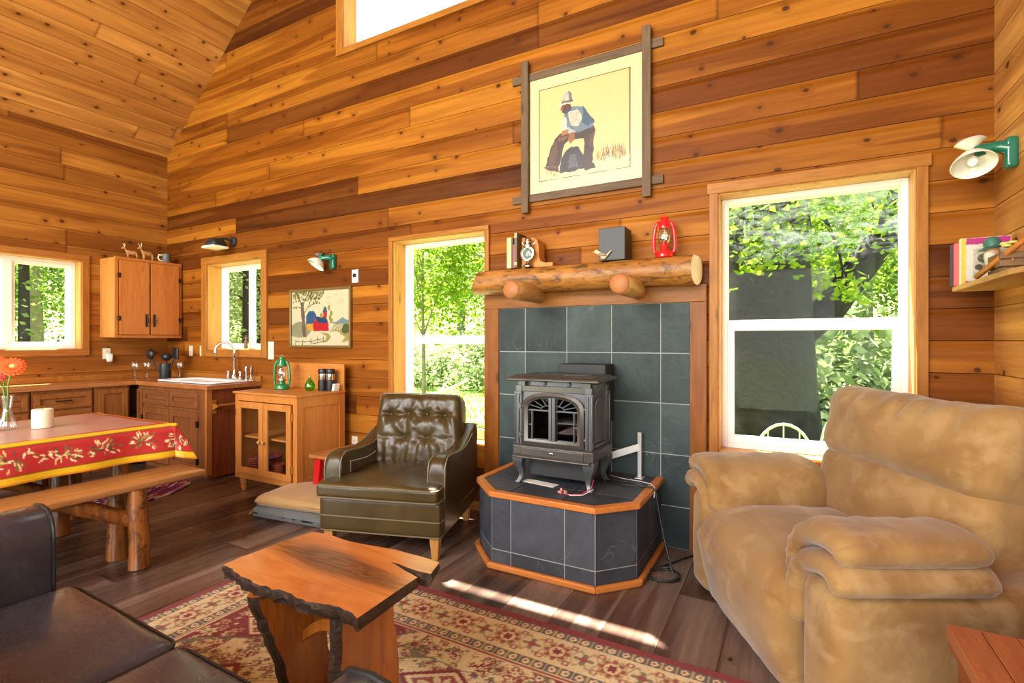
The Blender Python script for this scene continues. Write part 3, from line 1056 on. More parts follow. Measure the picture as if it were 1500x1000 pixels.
# deer and stein on top of it
def deer(loc, rz, sc, label, antler):
    t = thing('deer_figurine', label, 'figurine', loc, rz, 'deer figurines on the wall cabinet')
    tan = DEER
    b = MB()
    s = sc
    rings = []
    for x, z, ry, rz_ in ((-.075, .098, .006, .012), (-.068, .10, .019, .024), (-.03, .098, .020, .025), (.02, .098, .021, .027), (.05, .102, .018, .024),
                          (.068, .118, .012, .018), (.078, .142, .009, .012), (.086, .158, .009, .012), (.098, .162, .011, .012), (.118, .155, .007, .008), (.128, .15, .004, .005)):
        rings.append([Vector((x * s, 1.35 * ry * math.cos(a * PI / 5) * s, (z + 1.3 * rz_ * math.sin(a * PI / 5)) * s)) for a in range(10)])
    b.loft(rings)
    for lx, ly in ((.05, .012), (.045, -.012), (-.055, .012), (-.062, -.012)):
        kx = lx - .006 if lx > 0 else lx - .014
        b.tube([(lx * s, ly * s, .095 * s), (kx * s, ly * s, .048 * s), ((kx + .006) * s, ly * s, 0.002)], [.017 * s, .010 * s, .008 * s], 6)
    b.tube([(-.074 * s, 0, .108 * s), (-.088 * s, 0, .095 * s)], [.006 * s, .003 * s], 6)
    b.build('body', tan, t, smooth=180)
    b = MB()
    for sd in (-1, 1):
        b.tube([(.088 * s, sd * .006 * s, .168 * s), (.082 * s, sd * .028 * s, .178 * s)], [.006 * s, .002 * s], 6)
    b.build('ears', tan, t)
    if antler:
        b = MB()
        for sd in (-1, 1):
            b.tube([(.092 * s, sd * .006 * s, .168 * s), (.084 * s, sd * .022 * s, .198 * s), (.094 * s, sd * .034 * s, .226 * s)], [.004 * s, .003 * s, .002 * s], 5)
            b.tube([(.084 * s, sd * .022 * s, .198 * s), (.102 * s, sd * .02 * s, .215 * s)], [.003 * s, .0015 * s], 5)
        b.build('antlers', CREAM, t)
    return t


DEER = plain('deer_tan', (.42, .20, .075, 1), .45, vary=.12, scale=20.)
deer((-6.235, 2.83, 2.189), PI * 1.45, .72, 'small tan deer figurine with ears up, nearer the window of the pair on the cabinet', True)
deer((-6.20, 2.965, 2.189), PI * .54 + PI, .80, 'tan deer figurine standing between the other deer and the stein', True)
t = thing('beer_stein', 'grey stein with curved handle on the corner of the wall cabinet', 'mug', (-6.2, 3.16, 2.189))
MB().lathe([(.045, 0), (.047, .012), (.042, .02), (.043, .09), (.046, .10), (.041, .10), (.038, .02), (.001, .015)], (0, 0, 0)).build('body', plain('grey_stoneware', (.10, .11, .12, 1), .4, vary=.2, scale=25.), t)
MB().tube([(0, -.042, .085), (0, -.075, .085), (0, -.085, .055), (0, -.07, .025), (0, -.042, .02)], .008, 8).build('handle', CREAM, t)

# crock of utensils, wine glasses
t = thing('utensil_crock', 'dark cylindrical utensil crock on the worktop corner', 'crock', (-6.0, 3.05, .891))
MB().lathe([(.052, 0), (.055, .006), (.055, .165), (.050, .165), (.050, .01), (.001, .01)]).build('body', plain('dark_crock', (.018, .026, .03, 1), .3, vary=.1), t)
for k, (dx, dy, lean, top, kind, lab) in enumerate(((-.02, -.02, (-.06, -.09), .30, 'spoon', 'black serving spoon leaning towards the side window in the utensil crock'),
                                                    (.01, .01, (-.01, .0), .27, 'ladle', 'black ladle standing upright in the middle of the utensil crock'),
                                                    (.02, .0, (.07, .05), .30, 'spatula', 'black slotted turner leaning towards the sink in the utensil crock'))):
    t = thing('kitchen_utensil', lab, 'utensil', (-6.0 + dx, 3.05 + dy, .903), 0, 'black utensils in the crock')
    a = Vector((0, 0, 0))
    bb = Vector((lean[0], lean[1], top - .07))
    MB().tube([a, a.lerp(bb, .5), bb], [.007, .008, .010], 8).build('handle', BLACK_PLASTIC, t)
    Mx = Matrix.Rotation(.35, 4, 'Y')
    h = MB()
    if kind == 'spatula':
        h.blob(bb + Vector((.005, .003, .035)), (.055, .012, .062), .01, 6)
    else:
        h.ball(bb + Vector((0, 0, .03)), (.066, .03, .060) if kind == 'spoon' else (.058, .05, .045), 12)
    h.build('head', BLACK_PLASTIC, t, smooth=180)


def wine_glass(loc, label):
    t = thing('wine_glass', label, 'glass', loc, 0, 'wine glasses on the worktop')
    MB().lathe([(.034, 0), (.034, .003), (.008, .008), (.004, .02), (.004, .085), (.012, .098), (.034, .125), (.039, .155), (.033, .20), (.0315, .20), (.037, .155), (.032, .127), (.010, .102), (.001, .1)],
               (0, 0, 0), 20).build('bowl', CLEAR, t, smooth=180)
    return t


g0 = wine_glass((-6.12, 2.81, .891), 'upside of the pair of wine glasses: stemmed glass nearer the side window')
g0['label'] = 'clear wine glass on the worktop, the farther from the utensil crock'
dup(g0, (-6.10, 2.915, .891), label='clear wine glass on the worktop just beside the utensil crock')
dup(g0, (-5.87, 3.13, .891), label='clear wine glass between the utensil crock and the sink')
tb = thing('bud_vase', 'slim clear glass bud vase beside the faucet under the kitchen window', 'vase', (-4.77, 3.225, .891))
MB().lathe([(.022, 0), (.024, .01), (.02, .04), (.008, .08), (.007, .15), (.010, .165), (.008, .165), (.005, .15), (.005, .08), (.016, .04), (.001, .012)]).build('body', CLEAR, tb, smooth=180)


# switches and outlets
def plate(kind, label, wallfn, mat=IVORY, w=.07, h=.115, mode='switch', loc=(0, 0, 0), rz=0., group='switch and outlet plates'):
    t = thing(kind, label, 'switch' if mode == 'switch' else 'outlet' if mode == 'outlet' else 'thermostat', loc, rz, group)
    MB().box(-w / 2, w / 2, -.006, -.0005, -h / 2, h / 2).build('cover_plate', mat, t, smooth=0, bevel=.002)
    b = MB()
    if mode == 'switch':
        b.box(-.005, .005, -.016, -.005, -.004, .014)
        b.build('toggle', mat, t, smooth=0, bevel=.001)
    elif mode == 'outlet':
        b.bm.free()
        for z in (-.02, .02):
            b = MB()
            b.lathe([(.015, 0), (.015, .003), (.001, .003)], (0, -.0055, z), 16, M=Matrix.Rotation(PI / 2, 4, 'X'))
            for x in (-.006, .004):
                b.box(x, x + .002, -.0092, -.0080, z - .004, z + .006, 1)
            b.build('socket', [mat, BLACK_PLASTIC], t)
    else:
        b.lathe([(.019, 0), (.019, .012), (.015, .016), (.001, .016)], (0, -.006, .005), 20, M=Matrix.Rotation(PI / 2, 4, 'X'))
        b.build('dial', BLACK_PLASTIC, t)
    return t


plate('light_switch', 'ivory switch plate left of the kitchen window, nearer the corner', None, loc=(-5.955, YW, 1.195), mode='switch')
plate('electrical_outlet', 'ivory outlet plate just left of the kitchen window casing', None, loc=(-5.745, YW, 1.195), mode='outlet')
plate('light_switch', 'large ivory plate right of the kitchen window, above the green lantern', None, loc=(-4.555, YW, 1.21), w=.085, h=.18, mode='switch')
plate('electrical_outlet', 'ivory outlet low on the wall above the red stool', None, loc=(-3.40, YW, .395), mode='outlet')
plate('thermostat', 'white thermostat plate with black dial high right of the farm picture', None, WHITE_PLASTIC, .075, .115, 'dial', loc=(-3.395, YW, 1.885), group=None)
t = plate('electrical_outlet', 'ivory outlet below the wall cabinet, with a night light plugged in', None, loc=(XL, 2.69, 1.17), rz=PI / 2, mode='outlet')
t = thing('night_light', 'white oval plug-in night light below the wall cabinet', 'lamp', (XL + .012, 2.705, 1.125))
MB().blob((.022, 0, 0), (.018, .03, .045), .015, 10, lambda U, p: Vector((p.x, p.y * (1 - .25 * max(0, -U.z)), p.z))).build('shade', WHITE_PLASTIC, t, smooth=180)

t = thing('sill_bottle', 'slim brown bottle on the sill of the kitchen window', 'bottle', (-5.10, 3.39, 1.2225))
MB().lathe([(.018, 0), (.02, .005), (.02, .07), (.009, .10), (.008, .13), (.010, .14), (.001, .142)]).build('body', plain('brown_bottle', (.09, .04, .015, 1), .2), t, smooth=60)
t = thing('sill_box', 'small black box at the right end of the kitchen window sill', 'box', (-4.80, 3.39, 1.2225))
MB().box(-.035, .035, -.015, .015, 0, .095).build('case', BLACK_PLASTIC, t, smooth=0, bevel=.003)

# ------------------------------------------------------------------ honey pine cupboard
t = thing('pie_cupboard', 'honey pine cupboard with two glass doors between sink and armchair', 'cupboard', (-3.84, 2.98, 0))
hx, y0, y1 = .40, -.26, .24
b = MB()
b.box(-hx, -hx + .018, y0, y1, .12, .85)
b.box(-hx + .018, hx - .018, y0 + .02, y1, .12, .14)
b.box(-hx + .018, hx - .018, y1 - .012, y1, .14, .85)
b.box(-hx + .018, hx - .018, y0, y0 + .02, .12, .165)
b.box(-hx + .018, hx - .018, y0, y0 + .02, .79, .85)
b.box(-hx + .018, -hx + .045, y0, y0 + .02, .165, .79)
b.box(hx - .05, hx - .018, y0, y0 + .02, .165, .79)
b.build('carcass', PINE, t, smooth=0, bevel=.002)
b = MB()
b.box(hx - .018, hx - .008, y0 + .0, y1, .12, .85)
for a in ((y0, y0 + .06, .12, .85), (y1 - .06, y1, .12, .85), (y0 + .06, y1 - .06, .76, .85), (y0 + .06, y1 - .06, .12, .18)):
    b.box(hx - .008, hx, *a)
b.build('side_panel', PINE, t, smooth=0, bevel=.002)
MB().box(-hx + .018, hx - .018, y0 + .03, y1 - .012, .47, .486).build('shelf', PINE_H, t, smooth=0)
MB().box(-hx - .012, hx + .012, y0 - .018, y1, .85, .868).build('top', PINE_H, t, smooth=0, bevel=.004)
MB().box(-hx - .005, hx + .005, y1 - .02, y1, .868, 1.10).build('back_board', PINE_H, t, smooth=0, bevel=.004)
for sx in (-1, 1):
    a0, a1 = (-.352, -.004) if sx < 0 else (.002, .345)
    d = MB()
    s = .055
    for q in ((a0, a0 + s, .17, .785), (a1 - s, a1, .17, .785), (a0 + s, a1 - s, .785 - s, .785), (a0 + s, a1 - s, .17, .17 + s)):
        d.box(q[0], q[1], y0 - .018, y0 - .001, q[2], q[3])
    d = d.build('door', PINE, t, smooth=0, bevel=.003)
    MB().box(a0 + s, a1 - s, y0 - .011, y0 - .008, .17 + s, .785 - s).build('pane', PANE, d, smooth=0)
    kx = a1 - .022 if sx < 0 else a0 + .022
    MB().lathe([(.006, 0), (.006, .012), (.013, .016), (.015, .024), (.009, .032), (.001, .033)], (kx, y0 - .018, .46), 14, M=Matrix.Rotation(PI / 2, 4, 'X')).build('knob', LOG_PALE, d)
    for z in (.27, .69):
        xx = a0 - .006 if sx < 0 else a1 + .006
        MB().box(xx - .008, xx + .008, y0 - .021, y0 - .002, z - .028, z + .028).build('hinge', BRASS, d, smooth=0, bevel=.002)
for lx in (-hx + .05, hx - .05):
    for ly in (y0 + .05, y1 - .05):
        MB().lathe([(.018, 0), (.026, .03), (.024, .06), (.032, .075), (.034, .12)], (lx, ly, 0), 14).build('leg', PINE, t)

PLATE_RED = plain('oxblood_glaze', (.36, .05, .035, 1), .18, coat=.4, vary=.1)
PLATE_BLUE = plain('navy_glaze', (.05, .06, .2, 1), .18, coat=.4, vary=.1)


def dish(loc, r, mats, label, group):
    t = thing('dinner_plate', label, 'plate', loc, 0, group)
    MB().lathe([(.001, .004), (r * .6, .004), (r * .62, 0), (r * .66, .004), (r * .97, .018), (r, .021), (r * .97, .023), (r * .66, .010), (r * .58, .009)], (0, 0, 0), 28).build('body', mats, t, smooth=180)
    MB().lathe([(.001, .0098), (r * .58, .0098), (r * .57, .0102), (.001, .0102)], (0, 0, 0), 28).build('glazed_well', PLATE_BLUE, t)
    return t


p0 = dish((-4.065, 2.89, .1405), .142, PLATE_RED, 'oxblood dinner plate in the wide stack at the left inside the pine cupboard', 'dinner plates in the pine cupboard')
for k in range(1, 8):
    dup(p0, (-4.065 + .004 * math.sin(k * 2.1), 2.89, .1405 + k * .0175))
p1 = dish((-3.62, 2.93, .1405), .115, PLATE_RED, 'smaller oxblood plate in the stack at the right inside the pine cupboard', 'smaller plates in the pine cupboard')
for k in range(1, 8):
    dup(p1, (-3.62 + .005 * math.sin(k * 1.7), 2.93, .1405 + k * .0175))
BOWLM = plain('striped_bowl_glaze', (.40, .09, .05, 1), .25, coat=.3, vary=.15, scale=60.)
b0 = thing('small_bowl', 'small reddish bowl in the stack beside the dinner plates inside the pine cupboard', 'bowl', (-3.83, 2.84, .1405), 0, 'stacked small bowls in the cupboard')
MB().lathe([(.028, 0), (.03, .004), (.055, .028), (.06, .034), (.056, .034), (.028, .008), (.001, .008)], (0, 0, 0), 20).build('body', BOWLM, b0, smooth=180)
for k in range(1, 5):
    dup(b0, (-3.83, 2.84, .1405 + k * .02))
for k, (dx, m_, lb) in enumerate(((0, GLASS_BLUE, 'cobalt blue glass tumbler on the upper cupboard shelf, nearer the hinge'), (-.095, GLASS_BLUE, 'cobalt blue glass tumbler on the upper cupboard shelf, nearer the door knob'))):
    q = thing('glass_tumbler', lb, 'glass', (-3.60 + dx, 2.84 + .03 * k, .4865), 0, 'blue tumblers in the pine cupboard')
    MB().lathe([(.032, 0), (.036, .12), (.034, .12), (.03, .006), (.001, .006)], (0, 0, 0), 20).build('body', m_, q, smooth=180)
q = thing('glass_mug', 'green and blue glass mug at the back of the upper cupboard shelf', 'mug', (-3.67, 2.98, .4865))
MB().lathe([(.036, 0), (.038, .10), (.036, .10), (.034, .006), (.001, .006)], (0, 0, 0), 20).build('body', GLASS_GREEN, q, smooth=180)
MB().tube([(.036, 0, .08), (.06, 0, .08), (.066, 0, .05), (.055, 0, .022), (.036, 0, .02)], .005, 8).build('handle', GLASS_BLUE, q, smooth=180)


def hurricane_lantern(loc, rz, sc, enamel, label, globe_r=1.0, rest=0.0):
    t = thing('hurricane_lantern', label, 'lantern', loc, rz)
    s = sc
    MB().lathe([(.055 * s, 0), (.062 * s, .004 * s), (.062 * s, .03 * s), (.054 * s, .042 * s), (.03 * s, .05 * s), (.026 * s, .07 * s), (.001, .07 * s)], (0, 0, 0), 24).build('fuel_tank', enamel, t)
    MB().lathe([(.03 * s, .07 * s), (.036 * s, .08 * s), (.034 * s, .092 * s), (.012 * s, .10 * s), (.010 * s, .115 * s), (.001, .115 * s)], (0, 0, 0), 20).build('burner', enamel if rest else SILVER, t)
    MB().lathe([(.028 * s, .092 * s), (.044 * s, .12 * s), (.047 * s, .145 * s), (.040 * s, .18 * s), (.030 * s, .205 * s), (.0285 * s, .205 * s), (.0385 * s, .18 * s), (.0455 * s, .145 * s), (.0425 * s, .12 * s), (.0265 * s, .092 * s)], (0, 0, 0), 24, cap=False).build('glass_globe', CLEAR, t, smooth=180)
    MB().lathe([(.038 * s, .203 * s), (.040 * s, .215 * s), (.032 * s, .235 * s), (.030 * s, .255 * s), (.024 * s, .268 * s), (.03 * s, .272 * s), (.028 * s, .28 * s), (.001, .288 * s)], (0, 0, 0), 24).build('chimney_hood', enamel, t)
    for sd in (-1, 1):
        pts = [(sd * .05 * s, 0, .028 * s), (sd * .066 * s, 0, .045 * s), (sd * .072 * s, 0, .09 * s), (sd * .068 * s, 0, .16 * s), (sd * .060 * s, 0, .215 * s), (sd * .048 * s, 0, .24 * s), (sd * .03 * s, 0, .25 * s)]
        MB().tube(pts, [(.0125 if rest else .010) * s] * 7, 10).build('side_tube', enamel, t, smooth=180)
    w_ = MB()
    for a in range(4):
        aa = a * PI / 2 + .4
        w_.tube([(.044 * s * math.cos(aa), .044 * s * math.sin(aa), .095 * s), (.052 * s * math.cos(aa + .6), .052 * s * math.sin(aa + .6), .15 * s), (.04 * s * math.cos(aa + 1.2), .04 * s * math.sin(aa + 1.2), .2 * s)], .0014 * s, 5)
    w_.build('wire_guard', SILVER, t)
    h = MB()
    h.tube([(sd_ * .07 * s, -.012 * s if abs(sd_) == 1 else -.05 * s, .09 * s - (0 if abs(sd_) == 1 else .02 * s)) for sd_ in (-1, -.6, 0, .6, 1)], .0018 * s, 5)
    h.build('bail_handle', SILVER, t)
    MB().tube([(-.012 * s, 0, .285 * s), (-.008 * s, 0, .30 * s), (.008 * s, 0, .30 * s), (.012 * s, 0, .285 * s)], .0025 * s, 6).build('hood_ring', enamel, t)
    return t


hurricane_lantern((-4.02, 3.02, .869), R(25), 1.02, GREEN_ENAMEL, 'green hurricane lantern on the pine cupboard')
t = thing('perfume_bottle', 'round green glass bottle with wire sprigs on the pine cupboard', 'bottle', (-3.70, 3.06, .869))
MB().lathe([(.028, 0), (.040, .012), (.045, .035), (.040, .06), (.026, .085), (.013, .10), (.012, .115), (.010, .115), (.011, .1), (.022, .084), (.036, .06), (.041, .035), (.036, .014), (.001, .008)], (0, 0, 0), 24).build('body', GLASS_GREEN, t, smooth=180)
MB().cyl((0, 0, .108), (0, 0, .135), .009).build('cork', LOG_PALE, t)
b = MB()
b.tube([(0, 0, .13), (-.02, 0, .16), (-.06, 0, .19), (-.10, .0, .20)], .0018, 5)
b.tube([(0, 0, .13), (-.015, 0, .18), (-.045, 0, .21), (-.085, .0, .215)], .0018, 5)
b.build('wire_sprig', LOG_PALE, t)


def shaker(loc, label):
    t = thing('grinder', label, 'grinder', loc, 0, 'pair of grinders on the pine cupboard')
    MB().lathe([(.038, 0), (.039, .006), (.039, .09), (.036, .094)], (0, 0, 0), 24).build('base', BLACK_PLASTIC, t)
    MB().lathe([(.035, .094), (.036, .097), (.036, .148), (.034, .15)], (0, 0, 0), 24).build('steel_band', SILVER, t)
    MB().lathe([(.037, .15), (.039, .154), (.039, .182), (.034, .19), (.001, .191)], (0, 0, 0), 24).build('cap', BLACK_PLASTIC, t)
    return t


s0 = shaker((-3.595, 3.11, .869), 'black and steel grinder on the pine cupboard, beside the green bottle')
dup(s0, (-3.515, 3.125, .869), label='black and steel grinder on the pine cupboard, beside the white card')
t = tag(MB().box(-.012, .012, -.03, .03, 0, .06, M=Matrix.Rotation(.25, 4, 'Y')).build('table_card', PAPER, smooth=0), 'small white folded card at the end of the pine cupboard top', 'card')
t.location = (-3.462, 3.13, .872)

# ------------------------------------------------------------------ lamps on the walls
t = thing('wall_lamp', 'weathered black lamp with pale shade above the kitchen window', 'lamp', (-5.16, YW, 2.33))
MB().lathe([(.05, 0), (.05, .02), (.03, .028), (.001, .028)], (0, 0, .03), 18, M=Matrix.Rotation(PI / 2, 4, 'X')).build('wall_plate', BLACK_MATTE, t)
MB().tube([(0, -.02, .03), (-.01, -.08, .05), (-.03, -.13, .04), (-.04, -.16, .01)], .014, 10).build('arm', BLACK_MATTE, t)
MB().blob((-.045, -.17, -.01), (.085, .075, .05), .03, 8, lambda U, p: Vector((p.x * (1 - .35 * max(0, U.z)), p.y * (1 - .35 * max(0, U.z)), p.z))).build('housing', BLACK_MATTE, t, smooth=60)
MB().blob((-.05, -.175, -.055), (.105, .085, .014), .012, 6).build('reflector', MILK_GLASS, t)


def green_sconce(loc, rz, label, reach, twin, side=0.):
    t = thing('wall_sconce', label, 'lamp', loc, rz, 'green enamel wall sconces')
    MB().blob((0, -.022, -.005), (.028, .022, .068), .012, 8).build('wall_plate', TEAL_ENAMEL, t, smooth=60)
    MB().tube([(0, -.03, .02), (0, -.06, .03), (side * .5, -reach * .6, .03), (side * .9, -reach, .02)], [.03, .024, .022, .026], 12, squash=1.1).build('arm', TEAL_ENAMEL, t, smooth=60)
    M_ = Matrix.Rotation(R(-30), 4, 'Y') if twin else Matrix.Rotation(R(18), 4, 'Y') @ Matrix.Rotation(R(-30), 4, 'X')
    c_ = Vector((side, -reach - .005, -.012))
    MB().lathe([(.020, .035), (.034, .028), (.055, .010), (.075, -.018), (.083, -.036), (.081, -.038), (.072, -.018), (.052, .006), (.03, .020), (.001, .022)], c_, 32, M=M_).build('lamp_shade', MILK_GLASS, t, smooth=60)
    MB().ball(c_ + M_ @ Vector((0, 0, -.012)), (.022, .022, .03), 12, M=M_).build('bulb', WHITE_PLASTIC, t)
    MB().lathe([(.012, .02), (.03, .035), (.05, .052), (.058, .058), (.045, .07), (.02, .076), (.001, .077)], (side, -reach - .005 + (.0 if twin else .02), .01), 24, M=Matrix.Rotation(R(8), 4, 'X')).build('upper_reflector', MILK_GLASS if twin else SILVER, t, smooth=60)
    return t


green_sconce((-3.655, YW, 2.035), 0, 'green enamel sconce on the gable wall above the farm picture', .10, False, -.10)
green_sconce((XR, 3.02, 2.14), -PI / 2, 'green enamel sconce with white shade on the right wall above the corner shelf', .145, True)

# ------------------------------------------------------------------ farm picture
def paint(nx, ny, bg):
    return np.tile(np.array(bg[:3], dtype=float), (ny, nx, 1))


def poly_mask(X_, Y_, pts):
    m = np.zeros(X_.shape, bool)
    n = len(pts)
    j = n - 1
    for i in range(n):
        xi, yi = pts[i]
        xj, yj = pts[j]
        with np.errstate(divide='ignore', invalid='ignore'):
            c = ((yi > Y_) != (yj > Y_)) & (X_ < (xj - xi) * (Y_ - yi) / (yj - yi + 1e-12) + xi)
        m ^= c
        j = i
    return m


class Canvas:
    """unit canvas, x to the right, y upwards, colours linear"""

    def __init__(s, nx, ny, bg, aspect, warp=1., albedo=.70):
        s.k = albedo
        s.a = paint(nx, ny, bg)
        s.X, s.Y = np.meshgrid(np.linspace(0, 1, nx), np.linspace(0, 1, ny))
        qx, qy = s.X.copy(), s.Y.copy()
        for f_, a_ in ((23, .0040), (51, .0025), (97, .0014)):
            s.X = s.X + warp * a_ * np.sin(qy * f_ + 2 * np.sin(qx * f_ * .7))
            s.Y = s.Y + warp * a_ * np.sin(qx * f_ * 1.1 + 2 * np.sin(qy * f_ * .6 + 1))
        s.asp = aspect
        s.rs = np.random.RandomState(3)
        s.n = sum(np.kron(s.rs.rand(ny // k + 2, nx // k + 2), np.ones((k, k)))[:ny, :nx] for k in (2, 5, 11)) / 3

    def put(s, m, c, op=1., tex=0.):
        c = np.array(c[:3], float)
        k = c * (1 + tex * (s.n[m][:, None] - .5) * 2)
        s.a[m] = s.a[m] * (1 - op) + k * op

    def poly(s, pts, c, op=1., tex=.15):
        s.put(poly_mask(s.X, s.Y, pts), c, op, tex)

    def ell(s, cx, cy, rx, ry, c, ang=0., op=1., tex=.15):
        dx = (s.X - cx) * s.asp
        dy = s.Y - cy
        ca, sa = math.cos(ang), math.sin(ang)
        s.put(((dx * ca + dy * sa) / (rx * s.asp)) ** 2 + ((-dx * sa + dy * ca) / ry) ** 2 < 1, c, op, tex)

    def line(s, pts, w, c, op=1.):
        for (x0, y0), (x1, y1) in zip(pts, pts[1:]):
            dx, dy = x1 - x0, y1 - y0
            L = dx * dx + dy * dy + 1e-9
            t = np.clip(((s.X - x0) * dx + (s.Y - y0) * dy) / L, 0, 1)
            d = np.hypot((s.X - x0 - t * dx) * s.asp, s.Y - y0 - t * dy)
            s.put(d < w, c, op)

    def mesh(s, name, mat, fn, parent):
        ny, nx, _ = s.a.shape
        vs = [fn(i / (nx - 1), j / (ny - 1)) for j in range(ny) for i in range(nx)]
        fs = [(j * nx + i, j * nx + i + 1, (j + 1) * nx + i + 1, (j + 1) * nx + i) for j in range(ny - 1) for i in range(nx - 1)]
        return vmesh(name, vs, fs, s.a.reshape(-1, 3) * s.k, mat, parent)


def vmesh(name, vs, fs, cols, mat, parent=None):
    me = bpy.data.meshes.new(name)
    me.from_pydata(vs, [], fs)
    at = me.color_attributes.new('Col', 'FLOAT_COLOR', 'POINT')
    rgba = np.ones((len(vs), 4), np.float32)
    rgba[:, :3] = np.clip(cols, 0, 1)
    at.data.foreach_set('color', rgba.ravel())
    me.materials.append(mat)
    me.polygons.foreach_set('use_smooth', [True] * len(me.polygons))
    me.update()
    o = bpy.data.objects.new(name, me)
    COL.objects.link(o)
    if parent:
        o.parent = parent
    return o


t = thing('framed_needlework', 'framed needlework of a red barn farm under a tree, beside the tall window', 'picture', (-3.84, YW, 1.52))
hw, hh = .41, .278
GOLD = plain('antique_gold_frame', (.22, .14, .05, 1), .35, .5, vary=.1)
f = MB()
for q in ((-hw, hw, hh - .022, hh), (-hw, hw, -hh, -hh + .022), (-hw, -hw + .022, -hh + .022, hh - .022), (hw - .022, hw, -hh + .022, hh - .022)):
    f.box(q[0], q[1], -.03, -.001, q[2], q[3])
f.build('frame', GOLD, t, smooth=0, bevel=.004)
cv = Canvas(190, 130, lin(214, 204, 172), 1.45)
G1, G2, G3 = lin(110, 112, 50), lin(150, 140, 70), lin(80, 92, 55)
BR = lin(112, 92, 78)
cv.poly([(.0, .18), (.12, .14), (.28, .16), (.36, .3), (.3, .4), (.14, .44), (.05, .42), (0, .36)], lin(120, 122, 92), .8, .3)
cv.poly([(.2, .15), (.26, .15), (.23, .6), (.21, .8), (.155, .8), (.17, .6)], BR)
for br_ in ([(.2, .55), (.28, .68), (.36, .75), (.47, .8)], [(.2, .68), (.12, .72), (.05, .71)], [(.19, .75), (.14, .86), (.1, .92)], [(.2, .75), (.25, .85), (.3, .95)], [(.3, .7), (.33, .82), (.4, .9)]):
    cv.line(br_, .009, BR)
for k in range(130):
    x, y = cv.rs.rand() * .54 + .02, .99 - abs(cv.rs.randn()) * .11
    if y > .68 and (y > .8 or x < .15 or x > .38):
        cv.ell(x, y, .014, .018, (G1, G2, G3)[k % 3], cv.rs.rand() * 3)
cv.poly([(.26, .4), (.44, .4), (.44, .55), (.40, .63), (.31, .64), (.26, .55)], lin(52, 88, 128))
cv.poly([(.28, .28), (.42, .28), (.42, .4), (.28, .4)], lin(214, 158, 58))
cv.poly([(.39, .26), (.65, .26), (.65, .42), (.60, .50), (.43, .50), (.39, .42)], lin(186, 34, 42))
cv.poly([(.45, .42), (.64, .40), (.60, .52), (.43, .53)], lin(30, 70, 110))
cv.poly([(.56, .5), (.62, .5), (.62, .62), (.56, .62)], lin(186, 40, 45))
cv.poly([(.55, .61), (.63, .61), (.61, .7), (.57, .7)], lin(40, 90, 130))
for x, y in ((.66, .68), (.69, .58), (.67, .5), (.70, .45), (.53, .55)):
    cv.ell(x, y, .022, .05, G2)
cv.poly([(.78, .43), (.88, .5), (.96, .45), (1, .44), (1, .4), (.66, .4), (.7, .42)], lin(92, 126, 152), .9)
cv.poly([(.66, .25), (.75, .4), (1., .4), (1., .25)], lin(150, 140, 90), .9)
for k in range(7):
    cv.line([(.69 + k * .028, .28), (.75 + k * .022, .38)], .004, lin(228, 220, 190))
cv.poly([(.5, .24), (.66, .22), (.70, .15), (.62, .06), (.50, .05), (.6, .1), (.62, .17)], G2, .9)
cv.poly([(.8, .25), (1., .26), (.98, .1), (.86, .05), (.92, .15)], G2, .9)
cv.ell(.93, .3, .06, .09, G3)
for k, x in enumerate((.07, .2, .35, .46, .56)):
    cv.line([(x, .0 + .03 * max(0, k - 1)), (x, .1 + .025 * max(0, k - 1))], .008, lin(82, 66, 60))
cv.line([(.07, .07), (.35, .07), (.57, .14)], .006, lin(82, 66, 60))
cv.line([(.35, .02), (.57, .09)], .006, lin(82, 66, 60))
for k in range(14):
    cv.ell(.62 + cv.rs.rand() * .3, .72 + cv.rs.rand() * .2, .03, .02, lin(196, 188, 160), 0, .5)
cv.mesh('needlework', CREWEL_MAT, lambda u, v: (lerp(-hw + .02, hw - .02, u), -.012, lerp(-hh + .02, hh - .02, v)), t)
